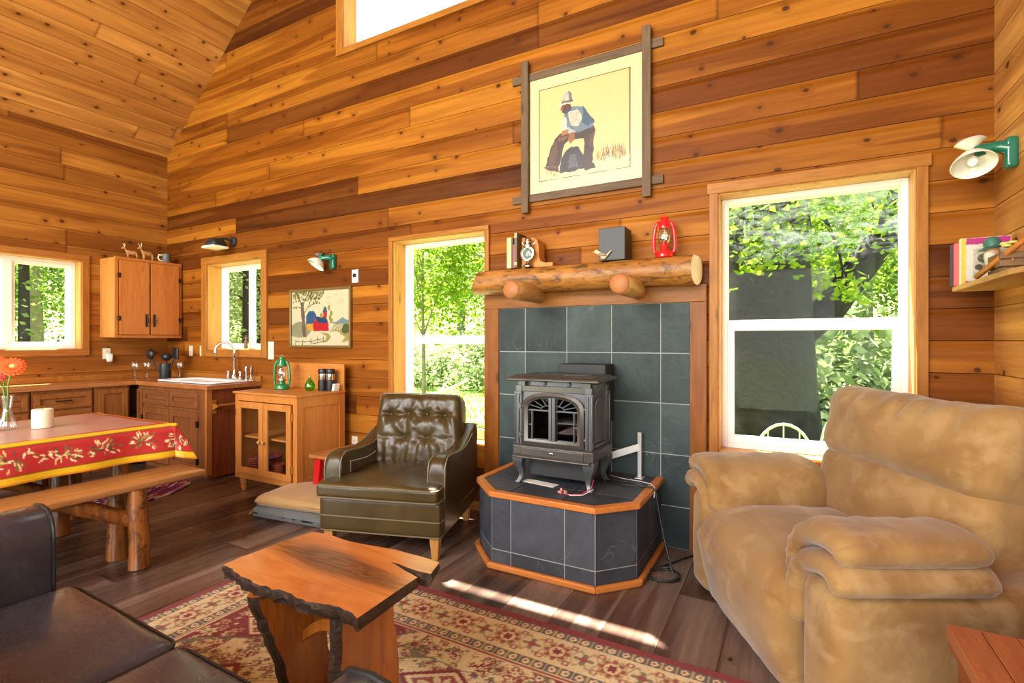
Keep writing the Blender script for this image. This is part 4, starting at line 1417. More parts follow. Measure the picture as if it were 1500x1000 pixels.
# ------------------------------------------------------------------ oriental rug
def make_rug():
    x0, x1, y0, y1 = -2.66, .39, .02, 2.115
    W, D = x1 - x0, y1 - y0
    nx, ny = 500, 344
    X_, Y_ = np.meshgrid(np.linspace(-W / 2, W / 2, nx), np.linspace(-D / 2, D / 2, ny))
    dx = W / 2 - np.abs(X_)
    dy = D / 2 - np.abs(Y_)
    d = np.minimum(dx, dy)
    s = np.where(dx < dy, Y_, X_)
    red, cream, dark, rose, tan, green = [np.array(lin(*c)[:3]) for c in ((128, 50, 54), (212, 192, 150), (96, 94, 92), (150, 78, 72), (178, 150, 106), (104, 104, 84))]
    A = np.zeros((ny, nx, 3)) + red
    rs = np.random.RandomState(8)

    def put(m, c, op=1.):
        A[m] = A[m] * (1 - op) + c * op

    # field
    fx, fy = X_, Y_
    put(d > .33, red)
    q = (np.abs(fx) / (W / 2 - .27)) ** 1.3 + (np.abs(fy) / (D / 2 - .26)) ** 1.3
    ang = np.arctan2(fy, fx)
    scal = 1.0 + .07 * np.abs(np.sin(9 * ang)) - .03
    inner = (q < scal) & (d > .33)
    edge = (np.abs(q - scal) < .012) & (d > .34)

    def flowers(mask, n, r0, r1, cols, petals=6, seed=1):
        r_ = np.random.RandomState(seed)
        P = [(r_.uniform(-W / 2, W / 2), r_.uniform(-D / 2, D / 2)) for _ in range(n)]
        for (px, py) in P:
            i = int((px + W / 2) / W * (nx - 1))
            j = int((py + D / 2) / D * (ny - 1))
            if not mask[j, i]:
                continue
            r = r_.uniform(r0, r1)
            k = int(r / (W / nx)) + 3
            sl = (slice(max(0, j - k), j + k), slice(max(0, i - k), i + k))
            lx, ly = X_[sl] - px, Y_[sl] - py
            rr = np.hypot(lx, ly)
            a = np.arctan2(ly, lx) + r_.rand() * 6
            pet = r * (.72 + .28 * np.cos(petals * a))
            sub = A[sl]
            mk = mask[sl]
            c0, c1 = cols[r_.randint(len(cols))]
            m = (rr < pet) & mk
            sub[m] = c0
            m = (rr < r * .42) & mk
            sub[m] = c1
            m = (rr < r * .16) & mk
            sub[m] = dark
    put(inner, cream)
    # scrolling stems
    st = np.sin(X_ * 21 + 2.2 * np.sin(Y_ * 17)) + np.sin(Y_ * 23 + 2. * np.sin(X_ * 15 + 1))
    put(inner & (np.abs(st) < .15), green, .9)
    put(inner & (np.abs(st - 1.0) < .06), rose, .8)
    outer = (d > .345) & ~inner
    flowers(outer, 3600, .008, .015, [(tan, cream), (rose, tan)], 5, 12)
    flowers(outer, 1500, .020, .036, [(cream, rose), (cream, tan), (tan, rose)], 6, 2)
    flowers(inner, 4200, .009, .024, [(rose, cream), (red, tan), (green, tan), (tan, rose), (dark, rose), (rose, tan)], 5, 3)
    flowers(inner, 700, .026, .042, [(rose, cream), (tan, red), (red, cream)], 7, 33)
    # red lozenges round the middle
    for cx, cy, a, b in ((0, 0, .34, .26), (-.80, 0, .22, .2), (.80, 0, .22, .2), (0, .45, .2, .13), (0, -.45, .2, .13), (-.42, .28, .16, .11), (.42, .28, .16, .11), (-.42, -.28, .16, .11), (.42, -.28, .16, .11), (-.95, .42, .15, .1), (.95, .42, .15, .1)):
        l = np.abs(fx - cx) / a + np.abs(fy - cy) / b
        put((l < 1.) & (d > .36), red)
        put((l < .84) & (d > .36), cream)
        put((l < .68) & (d > .36), rose)
        ll = np.hypot((fx - cx) / a, (fy - cy) / b)
        aa = np.arctan2(fy - cy, fx - cx)
        put((ll < .52 * (.75 + .25 * np.cos(8 * aa))) & (d > .36), cream)
        put((ll < .24) & (d > .36), red)
        put((ll < .1) & (d > .36), tan)
    put(edge, green, .8)

    def beads(a, b, per, c0, c1):
        m = (d >= a) & (d < b)
        put(m, c0)
        t = (s / per) % 1 - .5
        c = (d - (a + b) / 2)
        rr = np.hypot(t * per * 1.05, c)
        put(m & (rr < (b - a) * .36), c1)
        put(m & (rr < (b - a) * .14), rose)
        put(m & (np.abs(np.abs(t) - .5) < .07), tan)
    put(d < .34, cream)
    put(d < .040, red)
    beads(.042, .088, .058, dark, cream)
    m = (d >= .093) & (d < .262)
    put(m, cream)
    per = .235
    t = ((s + .06) / per) % 1 - .5
    c = d - .177
    vine = .05 * np.sin((s / per) * 4 * PI)
    put(m & (np.abs(c - vine) < .0075), tan)
    put(m & (np.abs(c + vine) < .006), green, .7)
    rr = np.hypot(t * per, c)
    aa = np.arctan2(c, t * per)
    put(m & (rr < .066 * (.86 + .14 * np.cos(8 * aa))), tan)
    put(m & (rr < .058 * (.82 + .18 * np.cos(8 * aa))), rose)
    put(m & (rr < .034), cream)
    put(m & (rr < .025 * (.8 + .2 * np.cos(6 * aa))), red)
    t2 = ((s + .06) / per + .5) % 1 - .5
    rr2 = np.hypot(t2 * per * .9, c)
    a2 = np.arctan2(c, t2 * per)
    put(m & (rr2 < .040 * (.7 + .3 * np.cos(4 * a2))), green, .85)
    put(m & (rr2 < .017), rose)
    for off in (.25, .75):
        t3 = ((s + .06) / per + off) % 1 - .5
        for sg in (-1, 1):
            r3 = np.hypot(t3 * per, c - sg * .055)
            put(m & (r3 < .018), rose, .9)
            put(m & (r3 < .008), cream)
    beads(.267, .315, .058, dark, cream)
    m = (d >= .322) & (d < .330)
    put(m, rose)
    A *= (1 + (rs.rand(ny, nx, 1) - .5) * .28)
    wear = np.kron(rs.rand(ny // 22 + 2, nx // 22 + 2), np.ones((22, 22)))[:ny, :nx, None]
    A = A * (1 + (wear - .5) * .10)
    t = thing('area_rug', 'red and cream oriental rug with floral border on the dark floor', 'rug', ((x0 + x1) / 2, (y0 + y1) / 2, 0))
    vs = [(X_[j, i], Y_[j, i], .0085 + .0009 * math.sin(X_[j, i] * 9) * math.sin(Y_[j, i] * 7)) for j in range(ny) for i in range(nx)]
    fs = [(j * nx + i, j * nx + i + 1, (j + 1) * nx + i + 1, (j + 1) * nx + i) for j in range(ny - 1) for i in range(nx - 1)]
    vmesh('pile', vs, fs, A.reshape(-1, 3), RUG_MAT, t)
    MB().box(-W / 2, W / 2, -D / 2, D / 2, .0005, .0072).build('rug_backing', plain('rug_edge_red', lin(104, 26, 34), .95), t, smooth=0)


make_rug()

# ------------------------------------------------------------------ leather armchair
t = thing('leather_armchair', 'olive brown tufted leather armchair in front of the tall window', 'armchair', (-2.273, 2.66, 0), R(17))
wr = lambda p, a, f: a * (nz(p, f) + .5 * nz(p, f * 2.1))
b = MB()
b.blob((0, .0, .247), (.392, .405, .104), .02, 12)
b.build('seat_base', LEATHER_OLIVE, t, smooth=60)


def seatfn(U, p):
    k = sstep(-.16, -.12, p.y)
    p.x *= lerp(1., .735, k)
    if p.z > 0:
        p.z += .012 * (1 - U.x ** 2) * (1 - U.y ** 2) + wr(p, .006, 9.)
    p.x += wr(p + Vector((3, 0, 0)), .003, 12.)
    return p


MB().blob((0, -.09, .398), (.392, .36, .046), .03, 30, seatfn, .028).build('seat_cushion', LEATHER_OLIVE, t, smooth=180)


def rim(hx, y0, y1, z, r=.0045, xr=None):
    return [(-(xr or hx), y1, z), (-hx, y0 + .03, z), (-hx + .01, y0 + .008, z), (-hx + .03, y0, z), (0, y0 - .002, z), (hx - .03, y0, z), (hx - .01, y0 + .008, z), (hx, y0 + .03, z), ((xr or hx), y1, z)]


b = MB()
b.tube(rim(.388, -.452, -.24, .432), .0048, 6)
b.tube(rim(.390, -.452, -.24, .362), .0048, 6)
b.build('cushion_piping', PIPING_OLIVE, t)
b = MB()
b.tube(rim(.394, -.407, .36, .238), .0045, 6)
b.tube(rim(.392, -.405, .36, .148), .0045, 6)
b.build('base_piping', PIPING_OLIVE, t)


def arm_top(y):
    ks = [(-.335, .50), (-.328, .545), (-.31, .578), (-.28, .598), (-.24, .605), (-.12, .592), (0, .582), (.1, .588), (.2, .615), (.3, .66), (.40, .70)]
    for (a, za), (c, zc) in zip(ks, ks[1:]):
        if a <= y <= c:
            return lerp(za, zc, (y - a) / (c - a))
    return ks[-1][1] if y > 0 else ks[0][1]


for sx in (-1, 1):
    ys = [-.335, -.332, -.325, -.31, -.29, -.26, -.22, -.16, -.1, -.04, .02, .08, .14, .2, .26, .32, .38, .40]
    rings = []
    for y in ys:
        zt = arm_top(y)
        xi, xo = .288, .398 - .02 * max(0, y)
        zb = .15
        r_ = .028
        ring_ = [(xi, zb), (xi - .004, .30), (xi - .004, zt - r_ * 1.2)]
        for k in range(4):
            a = PI - PI / 2 * k / 3
            ring_.append((xi + r_ + r_ * math.cos(a), zt - r_ + r_ * math.sin(a)))
        for k in range(4):
            a = PI / 2 - PI / 2 * k / 3
            ring_.append((xo - r_ + r_ * math.cos(a), zt - r_ + r_ * math.sin(a)))
        ring_ += [(xo + .004, zt - r_ * 1.2), (xo, .30), (xo, zb)]
        rings.append([Vector((sx * x, y, z)) for x, z in ring_])
    a_ = MB().loft(rings).build('arm', LEATHER_OLIVE, t, smooth=50)
    pp = MB()
    for x in (.290, .396):
        pts = [(sx * x, -.334, .36), (sx * x, -.336, .5), (sx * x, -.328, .545), (sx * x, -.310, .575)] + [(sx * (x + (.005 if x < .3 else -.005)), y, arm_top(y) - .008) for y in (-.26, -.2, -.12, -.04, .04, .12, .2, .28)]
        pp.tube(pts, .0042, 6)
    pp.build('piping', PIPING_OLIVE, a_)
    st_ = MB()
    for k in range(26):
        if k < 6:
            p = (-.22, .45 + .013 * k)
        else:
            y = -.22 + (k - 6) * .018
            p = (y, arm_top(y) - .075)
        st_.ball((sx * .2825, p[0], p[1]), .0042, 6)
    st_.build('nailhead_trim', STITCH, a_)
BUT = [(-.205, .115), (-.07, .12), (.07, .12), (.205, .115), (-.085, -.045), (.085, -.045)]


def backfn(U, p):
    if U.y < -.2:
        dep = 0
        for bx_, bz_ in BUT:
            dx_, dz_ = p.x - bx_, p.z - bz_
            dd = math.hypot(dx_, dz_)
            an = math.atan2(dz_, dx_)
            dep += .040 * math.exp(-(dd / .035) ** 1.3) + .008 * math.exp(-dd / .075) * math.cos(6 * an + bx_ * 30) * min(1, dd / .03)
        # seam lines between buttons, vertical pleats below the lower row
        dep += .010 * math.exp(-((p.z - .118) / .018) ** 2) * (abs(p.x) < .26) + .010 * math.exp(-((p.z + .048) / .018) ** 2) * (abs(p.x) < .27)
        if p.z < -.05:
            dep += .007 * math.sin(p.x * 75 + 2 * nz(p, 8.)) * min(1, (-.05 - p.z) * 14)
        elif p.z < .11:
            dep += .005 * math.sin(p.x * 62 + 3 * nz(p, 7.) + p.z * 20)
        dep += wr(p, .006, 13.)
        p.y += dep * sstep(-.2, -.75, U.y) * (1 - abs(U.x) ** 6) - .03 * (1 - U.x ** 2) * (1 - U.z ** 2)
    p.x *= 1.03 - .05 * U.z
    return p


bk = MB().blob((0, 0, 0), (.318, .085, .268), .055, 64, backfn).build('back_cushion', LEATHER_OLIVE, t, smooth=180)
bk.location = (0, .265, .645)
bk.rotation_euler = (R(-13), 0, 0)
b = MB()
for bx_, bz_ in BUT:
    b.ball((bx_ * (1.03 - .05 * bz_ / .268), -.085 + .018 - .03 * (1 - (bx_ / .318) ** 2) * (1 - (bz_ / .268) ** 2) + .022, bz_), (.011, .007, .011), 10)
b.build('buttons', LEATHER_OLIVE, bk, smooth=180)
b = MB()
b.tube([(-.30, -.06, .262), (-.31, -.05, .24), (-.318, -.045, .0), (-.325, -.045, -.2)], .0042, 6)
b.tube([(.30, -.06, .262), (.31, -.05, .24), (.318, -.045, .0), (.325, -.045, -.2)], .0042, 6)
b.tube([(-.29, -.055, .265), (0, -.058, .27), (.29, -.055, .265)], .0042, 6)
b.build('piping', PIPING_OLIVE, bk)
b = MB().blob((0, 0, 0), (.34, .045, .325), .04, 12, lambda U, p: Vector((p.x * (.88 + .14 * max(0, -U.z)), p.y, p.z)))
o = b.build('back_frame', LEATHER_OLIVE, t, smooth=60)
o.location = (0, .37, .515)
o.rotation_euler = (R(-10), 0, 0)
PALE_LEG = wood('pale_chair_leg', (.55, .29, .085, 1), (.46, .22, .06, 1), 'Z', .35)
for lx, ly in ((-.345, -.35), (.345, -.35), (-.33, .33), (.33, .33)):
    k = 1 if ly < 0 else 1.0
    MB().loft([[Vector((lx + sx * w_, ly + sy * w_, z)) for sx, sy in ((-1, -1), (1, -1), (1, 1), (-1, 1))] for w_, z in ((.019, .001), (.031, .148))]).build('leg', PALE_LEG, t, smooth=0, bevel=.004)

# ------------------------------------------------------------------ tan recliner
t = thing('recliner', 'overstuffed tan microsuede recliner in the corner by the big window', 'recliner', (.205, 2.575, 0), R(-61.4))
sw = lambda p, a=.008, f=6.: a * (nz(p, f) + .6 * nz(p, f * 2.3))


def sweep(path, w, th, n=20, cen=0., power=3.2, fn=None, taper=.75):
    """puffy padded strip: superellipse section (w wide in x, th thick) swept along a path in (y, z)"""
    P = [Vector((0, y, z)) for y, z in path]
    # resample smoothly
    res = []
    for i in range(len(P) - 1):
        p0, p1, p2, p3 = P[max(i - 1, 0)], P[i], P[i + 1], P[min(i + 2, len(P) - 1)]
        for k in range(8):
            u = k / 8
            res.append(.5 * ((2 * p1) + (p2 - p0) * u + (2 * p0 - 5 * p1 + 4 * p2 - p3) * u * u + (3 * p1 - p0 - 3 * p2 + p3) * u ** 3))
    res.append(P[-1])
    rings = []
    m = len(res)
    for i, p in enumerate(res):
        tg = (res[min(i + 1, m - 1)] - res[max(i - 1, 0)]).normalized()
        nrm = Vector((0, -tg.z, tg.y))
        e = min(i, m - 1 - i) / (m - 1)
        k = (min(1, e / .10)) if e < .10 else 1
        k = math.sqrt(max(0.0, 1 - (1 - k) ** 2)) * (1 - taper * 0) if k < 1 else 1
        k = max(k, .04)
        r_ = []
        for j in range(n):
            a = 2 * PI * j / n
            ca, sa = math.cos(a), math.sin(a)
            x = math.copysign(abs(ca) ** (2 / power), ca) * w * lerp(.86, 1, k)
            h = math.copysign(abs(sa) ** (2 / power), sa) * th * k
            q = p + Vector((cen + x, 0, 0)) + nrm * h
            if fn:
                q = fn(q, i / (m - 1), a)
            r_.append(q)
        rings.append(r_)
    return MB().loft(rings)


MB().blob((0, .03, .215), (.37, .40, .19), .04, 10).build('seat_base', SUEDE, t, smooth=60)
MB().blob((0, -.395, .205), (.375, .07, .185), .05, 16, lambda U, p: p + Vector((0, -.03 * (1 - U.x ** 2) * (1 - U.z ** 2) - .04 * U.z + sw(p, .006), 0))).build('footrest_panel', SUEDE, t, smooth=180)


def recseat(U, p):
    p.z += sw(p, .010, 5.)
    fr = sstep(-.5, -1., U.y)
    p.z -= .035 * fr
    p.y -= .02 * (1 - U.x ** 2) * (U.y < 0) * abs(U.y)
    return p


MB().blob((0, -.10, .395), (.372, .375, .095), .07, 26, recseat, .035).build('seat_cushion', SUEDE, t, smooth=180)
def drape(prof, th, y0, y1, sx):
    """padded strip: arched profile in (x, z), run along the arm from y0 (front) to y1, with rounded gathered ends"""
    P = [Vector((x, 0, z)) for x, z in prof]
    cl = []
    for i in range(len(P) - 1):
        p0, p1, p2, p3 = P[max(i - 1, 0)], P[i], P[i + 1], P[min(i + 2, len(P) - 1)]
        for k in range(4):
            u = k / 4
            cl.append(.5 * ((2 * p1) + (p2 - p0) * u + (2 * p0 - 5 * p1 + 4 * p2 - p3) * u * u + (3 * p1 - p0 - 3 * p2 + p3) * u ** 3))
    cl.append(P[-1])
    n = len(cl)
    nr = []
    for i in range(n):
        t_ = (cl[min(i + 1, n - 1)] - cl[max(i - 1, 0)]).normalized()
        nr.append(Vector((t_.z, 0, -t_.x)))
    if nr[n // 2].z < 0:
        nr = [-v for v in nr]
    rings = []
    ys = [0, .012, .03, .06, .1, .15, .21, .28, .35, .42, .5, .58, .66, .74, .82, .89, .94, .975, .993, 1]
    L = y1 - y0
    for f in ys:
        y = y0 + L * f
        e = min(f, 1 - f) * L / .055
        k = math.sqrt(max(0., 1 - (1 - min(1, e)) ** 2))
        k = max(k, .05)
        r_ = []
        def pt(i, s_):
            g_ = .0045 * math.sin(i * 2.1 + 1.3) * math.exp(-f * L / .10) if s_ > 0 else 0
            q = cl[i] + nr[i] * (s_ * th * k + g_)
            w = .006 * nz((q.x * 5, y * 5, q.z * 5 + sx), 1.2) + .0035 * math.sin(y * 52 + 3 * nz((y, q.x, 0), 4.)) * (s_ > 0) * min(1, e)
            q = q + nr[i] * w
            return Vector((sx * q.x, y, q.z))
        for i in range(n):
            r_.append(pt(i, 1))
        tn = (cl[-1] - cl[-2]).normalized()
        for a in (.7, .0, -.7):
            q = cl[-1] + nr[-1] * (a * th * k) + tn * (th * k * math.sqrt(1 - a * a))
            r_.append(Vector((sx * q.x, y, q.z)))
        for i in range(n - 1, -1, -1):
            r_.append(pt(i, -.92))
        t0_ = (cl[0] - cl[1]).normalized()
        for a in (-.7, .0, .7):
            q = cl[0] + nr[0] * (a * th * k) + t0_ * (th * k * .8 * math.sqrt(1 - a * a))
            r_.append(Vector((sx * q.x, y, q.z)))
        rings.append(r_)
    return MB().loft(rings)


for sx in (-1, 1):
    a_ = MB().blob((sx * .50, .02 if sx > 0 else 0., .265), (.108, .425, .255), .06, 18, lambda U, p: p + Vector((sw(p, .006), -.015 * (1 - U.x ** 2) + sw(p + Vector((5, 0, 0)), .004), 0))).build('arm', SUEDE, t, smooth=180)

    def pleat(q, f, a, s=sx):
        q.x += sw(q, .004, 8.)
        q.z += sw(q + Vector((0, 4, 0)), .005, 9.)
        if .02 < f < .42:  # gathered front
            q.z += .004 * math.sin(q.x * 130)
        q.z += .0035 * math.sin(q.y * 55 + q.x * 18) * (math.sin(a) > -.2)
        return q
    fr, bk_ = (-.415, .07) if sx > 0 else (-.445, .15)
    for nm, prof, th, yf, yb in (('lower_roll', [(.605, .545), (.58, .568), (.52, .575), (.43, .553), (.38, .495), (.365, .42), (.37, .35)], .043, fr - .018, bk_ + .02),
                                 ('arm_pad', [(.600, .638), (.575, .652), (.50, .658), (.42, .645), (.36, .605), (.335, .55), (.332, .495)], .046, fr, bk_)):
        drape(prof, th, yf, yb, sx).build(nm, SUEDE, a_, smooth=180)


def lumbar(U, p):
    p.y -= .04 * (1 - U.x ** 2) * (1 - U.z ** 2) * (U.y < 0)
    p.z += sw(p, .008, 5.)
    p.y += sw(p + Vector((7, 0, 0)), .008, 6.)
    return p


o = MB().blob((0, 0, 0), (.455, .13, .19), .09, 24, lumbar).build('lumbar_cushion', SUEDE, t, smooth=180)
o.location = (0, .275, .60)
o.rotation_euler = (R(-12), 0, 0)


def head(U, p):
    p.z += .030 * abs(U.x) ** 6 * (U.z > 0) + sw(p, .010, 4.5)
    p.x *= 1 - .03 * (1 - U.z)
    p.y -= .055 * (1 - U.x ** 2) * (1 - U.z ** 2) * (U.y < 0)
    # gathered folds running down from the top seam
    f = math.sin(p.x * 48 + 3.5 * nz(p, 3.) + 8 * p.z) * .008 * sstep(.1, .95, U.z)
    for sx_ in (-.26, .02, .28):
        f += .014 * math.exp(-((p.x - sx_ - .05 * U.z) / .009) ** 2) * sstep(-.5, .3, U.z)
    p.y += f * (U.y < .2)
    p.y += sw(p + Vector((3, 1, 0)), .010, 5.)
    return p


o = MB().blob((0, 0, 0), (.485, .135, .185), .10, 40, head).build('head_cushion', SUEDE, t, smooth=180)
o.location = (0, .33, .88)
o.rotation_euler = (R(-14), 0, 0)
o = MB().blob((0, 0, 0), (.43, .06, .40), .05, 12).build('back_shell', SUEDE, t, smooth=60)
o.location = (0, .43, .52)
o.rotation_euler = (R(-7), 0, 0)

# ------------------------------------------------------------------ dark leather loveseat
t = thing('loveseat', 'dark brown leather loveseat with black piping, seen from behind its seat', 'sofa', (-1.50, .36, 0), R(-1.5))


def sofaseat(U, p):
    p.z += .006 * nz(p, 5.) if p.z > 0 else 0
    return p


b = MB().blob((0, -.02, .20), (.92, .40, .12), .02, 10)
b.build('base', LEATHER_DARK, t, smooth=60)
for k, cx in enumerate((-.355, .345)):
    o = MB().blob((0, 0, 0), (.347, .37, .078), .035, 26, sofaseat, .022).build('seat_cushion', LEATHER_DARK, t, smooth=180)
    o.location = (cx, .07, .385)
    p_ = MB()
    for z in (.062, -.055):
        r_ = ring(.347, .37, z, .045, 5)
        p_.tube(r_ + r_[:1], .0046, 8)
    p_.build('piping', PIPING_DARK, o)
    o = MB().blob((0, 0, 0), (.345, .09, .22), .05, 20, lambda U, p: p + Vector((0, .03 * (1 - U.x ** 2) * (1 - U.z ** 2) * (U.y > 0), 0))).build('back_cushion', LEATHER_DARK, t, smooth=180)
    o.location = (cx, -.30, .65)
    o.rotation_euler = (R(12), 0, 0)
b = MB().blob((0, -.43, .46), (.92, .09, .40), .05, 12)
b.build('back', LEATHER_DARK, t, smooth=60)
for sx in (-1, 1):
    ax = -.825 if sx < 0 else .862
    prof = [(-.105, .09), (-.105, .60), (-.100, .655), (-.085, .69), (-.055, .715), (0, .722), (.055, .715), (.085, .69), (.100, .655), (.105, .60), (.105, .09)]
    rings = []
    fe = 0. if sx < 0 else -.075
    for y, k in ((-.5, .9), (-.49, 1), (.20, 1), (.385 + fe, 1), (.392 + fe, .985), (.395 + fe, .95)):
        rings.append([Vector((ax + x * k, y, z if k == 1 else lerp(.4, z, k))) for x, z in prof])
    a_ = MB().loft(rings).build('arm', LEATHER_DARK, t, smooth=50)
    MB().tube([Vector((ax + x * 1.0, .390 + fe, z)) for x, z in prof], .0065, 8).build('piping', PIPING_DARK, a_)
for lx in (-.8, .8):
    for ly in (-.4, .3):
        MB().cyl((lx, ly, .0), (lx, ly, .09), .02, .028).build('leg', BLACK_PLASTIC, t)

# ------------------------------------------------------------------ live-edge side table
t = thing('live_edge_table', 'small live-edge wooden table with slab legs and a split end on the rug', 'table', (-1.43, 1.265, 0.009))
rr = random.Random(11)
out = [(-.345, -.175)]
n_ = 34
for k in range(1, n_):
    u = k / n_
    x = lerp(-.345, .325, u)
    y = -.185 - .022 * math.sin(u * 5.2) + .02 * math.sin(u * 2.5 + 2) + rr.uniform(-.006, .006)
    if .60 < u < .80:
        y -= .012 * math.sin((u - .6) / .2 * PI)
    out.append((x, y))
out += [(.338, -.198), (.334, -.10), (.330, .0), (.328, .086), (.29, .098), (.262, .104), (.21, .122), (.165, .134), (.20, .136), (.25, .128), (.30, .124), (.352, .128), (.338, .17), (.323, .216)]
for k in range(1, 12):
    u = k / 12
    out.append((lerp(.323, -.30, u), .214 + .012 * math.sin(u * 7) + rr.uniform(-.004, .004)))
out += [(-.325, .20), (-.338, .10), (-.343, 0), (-.352, -.1)]
zt, zb = .491, .446
mb = MB()
top = [mb.bm.verts.new((x, y, zt)) for x, y in out]
f = mb.face(top, 0)
cx_, cy_ = 0, .01
prev = top
for z, s_ in ((zt - .006, 1.006), (zt - .018, 1.012), (zb + .012, .992), (zb, .975)):
    cur = [mb.bm.verts.new((x * s_ + rr.uniform(-.004, .004), cy_ + (y - cy_) * s_ + rr.uniform(-.005, .005), z)) for x, y in out]
    for i in range(len(out)):
        j = (i + 1) % len(out)
        mb.face([prev[i], prev[j], cur[j], cur[i]], 1)
    prev = cur
mb.face(prev[::-1], 1)
mb.build('tabletop', [SLAB_TOP, SLAB_BARK], t, smooth=30)


def slab_leg(x, seed):
    r_ = random.Random(seed)
    L, Rr = [], []
    for k in range(15):
        u = k / 14
        z = lerp(0, .447, u)
        fl = -.022 * u * u - .05 * max(0, u - .75)
        L.append((-.118 + .03 * math.sin(u * 4 + seed) + fl - .03 * u + r_.uniform(-.004, .004), z))
        Rr.append((.108 + .014 * math.sin(u * 6 + seed * 2) + r_.uniform(-.003, .003), z))
    m = MB()
    rings = []
    for k in range(15):
        (ya, z), (yb, _) = L[k], Rr[k]
        rings.append([Vector((x - .026, ya + .012, z)), Vector((x - .026, yb - .012, z)), Vector((x - .012, yb, z)), Vector((x + .012, yb, z)), Vector((x + .026, yb - .012, z)), Vector((x + .026, ya + .012, z)), Vector((x + .012, ya - .004, z)), Vector((x - .012, ya - .004, z))])
    m.loft(rings)
    for f_ in m.bm.faces:
        ys_ = [v.co.x for v in f_.verts]
        if abs(f_.calc_center_median().x - x) < .022 and len(f_.verts) == 4:
            f_.material_index = 1
    return m.build('slab_leg', [SLAB_LEG, SLAB_BARK], t, smooth=30)


slab_leg(-.13, 1)
slab_leg(.20, 3)
pts = []
mb = MB()
for k in range(13):
    u = k / 12
    x = lerp(-.106, .176, u)
    z = .235 + .075 * math.sin(u * PI)
    pts.append([Vector((x, -.03, z - .028)), Vector((x, .03, z - .028)), Vector((x, .03, z + .014)), Vector((x, -.03, z + .014))])
mb.loft(pts)
mb.build('arched_stretcher', SLAB_LEG, t, smooth=40, bevel=.003)

# ------------------------------------------------------------------ cedar chest at the right
RED_CEDAR = wood('red_cedar', (.42, .12, .042, 1), (.26, .062, .022, 1), 'Y', .28, .5, .25, knots=.8)
RED_CEDAR_D = wood('red_cedar_body', (.30, .075, .025, 1), (.2, .045, .016, 1), 'Y', .35)
t = thing('cedar_chest', 'reddish cedar chest with brass lock at the lower right beside the recliner', 'chest', (.615, 1.36, 0))
hx, hy = .245, .375
MB().box(-hx + .02, hx - .02, -hy + .02, hy - .02, .06, .49).build('body', RED_CEDAR_D, t, smooth=0, bevel=.004)
m = MB()
for i in range(7):
    a, c = lerp(-hx, hx, i / 7), lerp(-hx, hx, (i + 1) / 7)
    m.box(a + .0008, c - .0008, -hy, hy, .515, .55)
m.build('lid', RED_CEDAR, t, smooth=0, bevel=.002)
m = MB()
m.box(-hx + .004, hx - .004, -hy + .004, hy - .004, .49, .515)
m.build('lid_moulding', RED_CEDAR_D, t, smooth=0, bevel=.006)
m = MB()
m.box(-hx + .0, hx - .0, -hy + .0, hy - .0, .0, .07)
m.build('base_moulding', RED_CEDAR_D, t, smooth=0, bevel=.006)
m = MB()
m.blob((-hx + .014, .20, .43), (.006, .03, .04), .005, 6)
m.tube([(-hx + .008, .17, .41), (-hx - .012, .18, .385), (-hx - .014, .20, .375), (-hx - .012, .22, .385), (-hx + .008, .23, .41)], .005, 8)
m.build('brass_pull', BRASS, t)

# ------------------------------------------------------------------ dining table, cloth and benches
def log_piece(mb, p0, p1, r0, r1, seed=0, seg=14, n=10):
    p0, p1 = Vector(p0), Vector(p1)
    ax = (p1 - p0).normalized()
    a = ax.orthogonal().normalized()
    c = ax.cross(a)
    rings = []
    for k in range(n + 1):
        u = k / n
        p = p0.lerp(p1, u)
        r = lerp(r0, r1, u)
        ring_ = []
        for j in range(seg):
            an = 2 * PI * j / seg
            d_ = a * math.cos(an) + c * math.sin(an)
            q = p + d_ * r
            ring_.append(p + d_ * r * (1 + .10 * nz(q + Vector((seed * 3.7, 0, 0)), 11.) + .05 * math.sin(u * 9 + an + seed)))
        rings.append(ring_)
    return mb.loft(rings)


t = thing('dining_table', 'long log-legged dining table under a red patterned cloth', 'table', (-4.165, .95, 0))
MB().box(-.50, .50, -.90, .92, .705, .748).build('tabletop', BENCHTOP, t, smooth=0, bevel=.004)
for k, (lx, ly) in enumerate(((-.475, .77), (.215, .77), (-.475, -.77), (.215, -.77))):
    m = MB()
    log_piece(m, (lx, ly, .001), (lx + .02, ly, .705), .062, .055, k)
    m.build('log_leg', LOG, t, smooth=60)
m = MB()
log_piece(m, (-.13, -.72, .62), (-.13, .72, .62), .035, .035, 5)
m.build('stretcher_log', LOG, t, smooth=60)


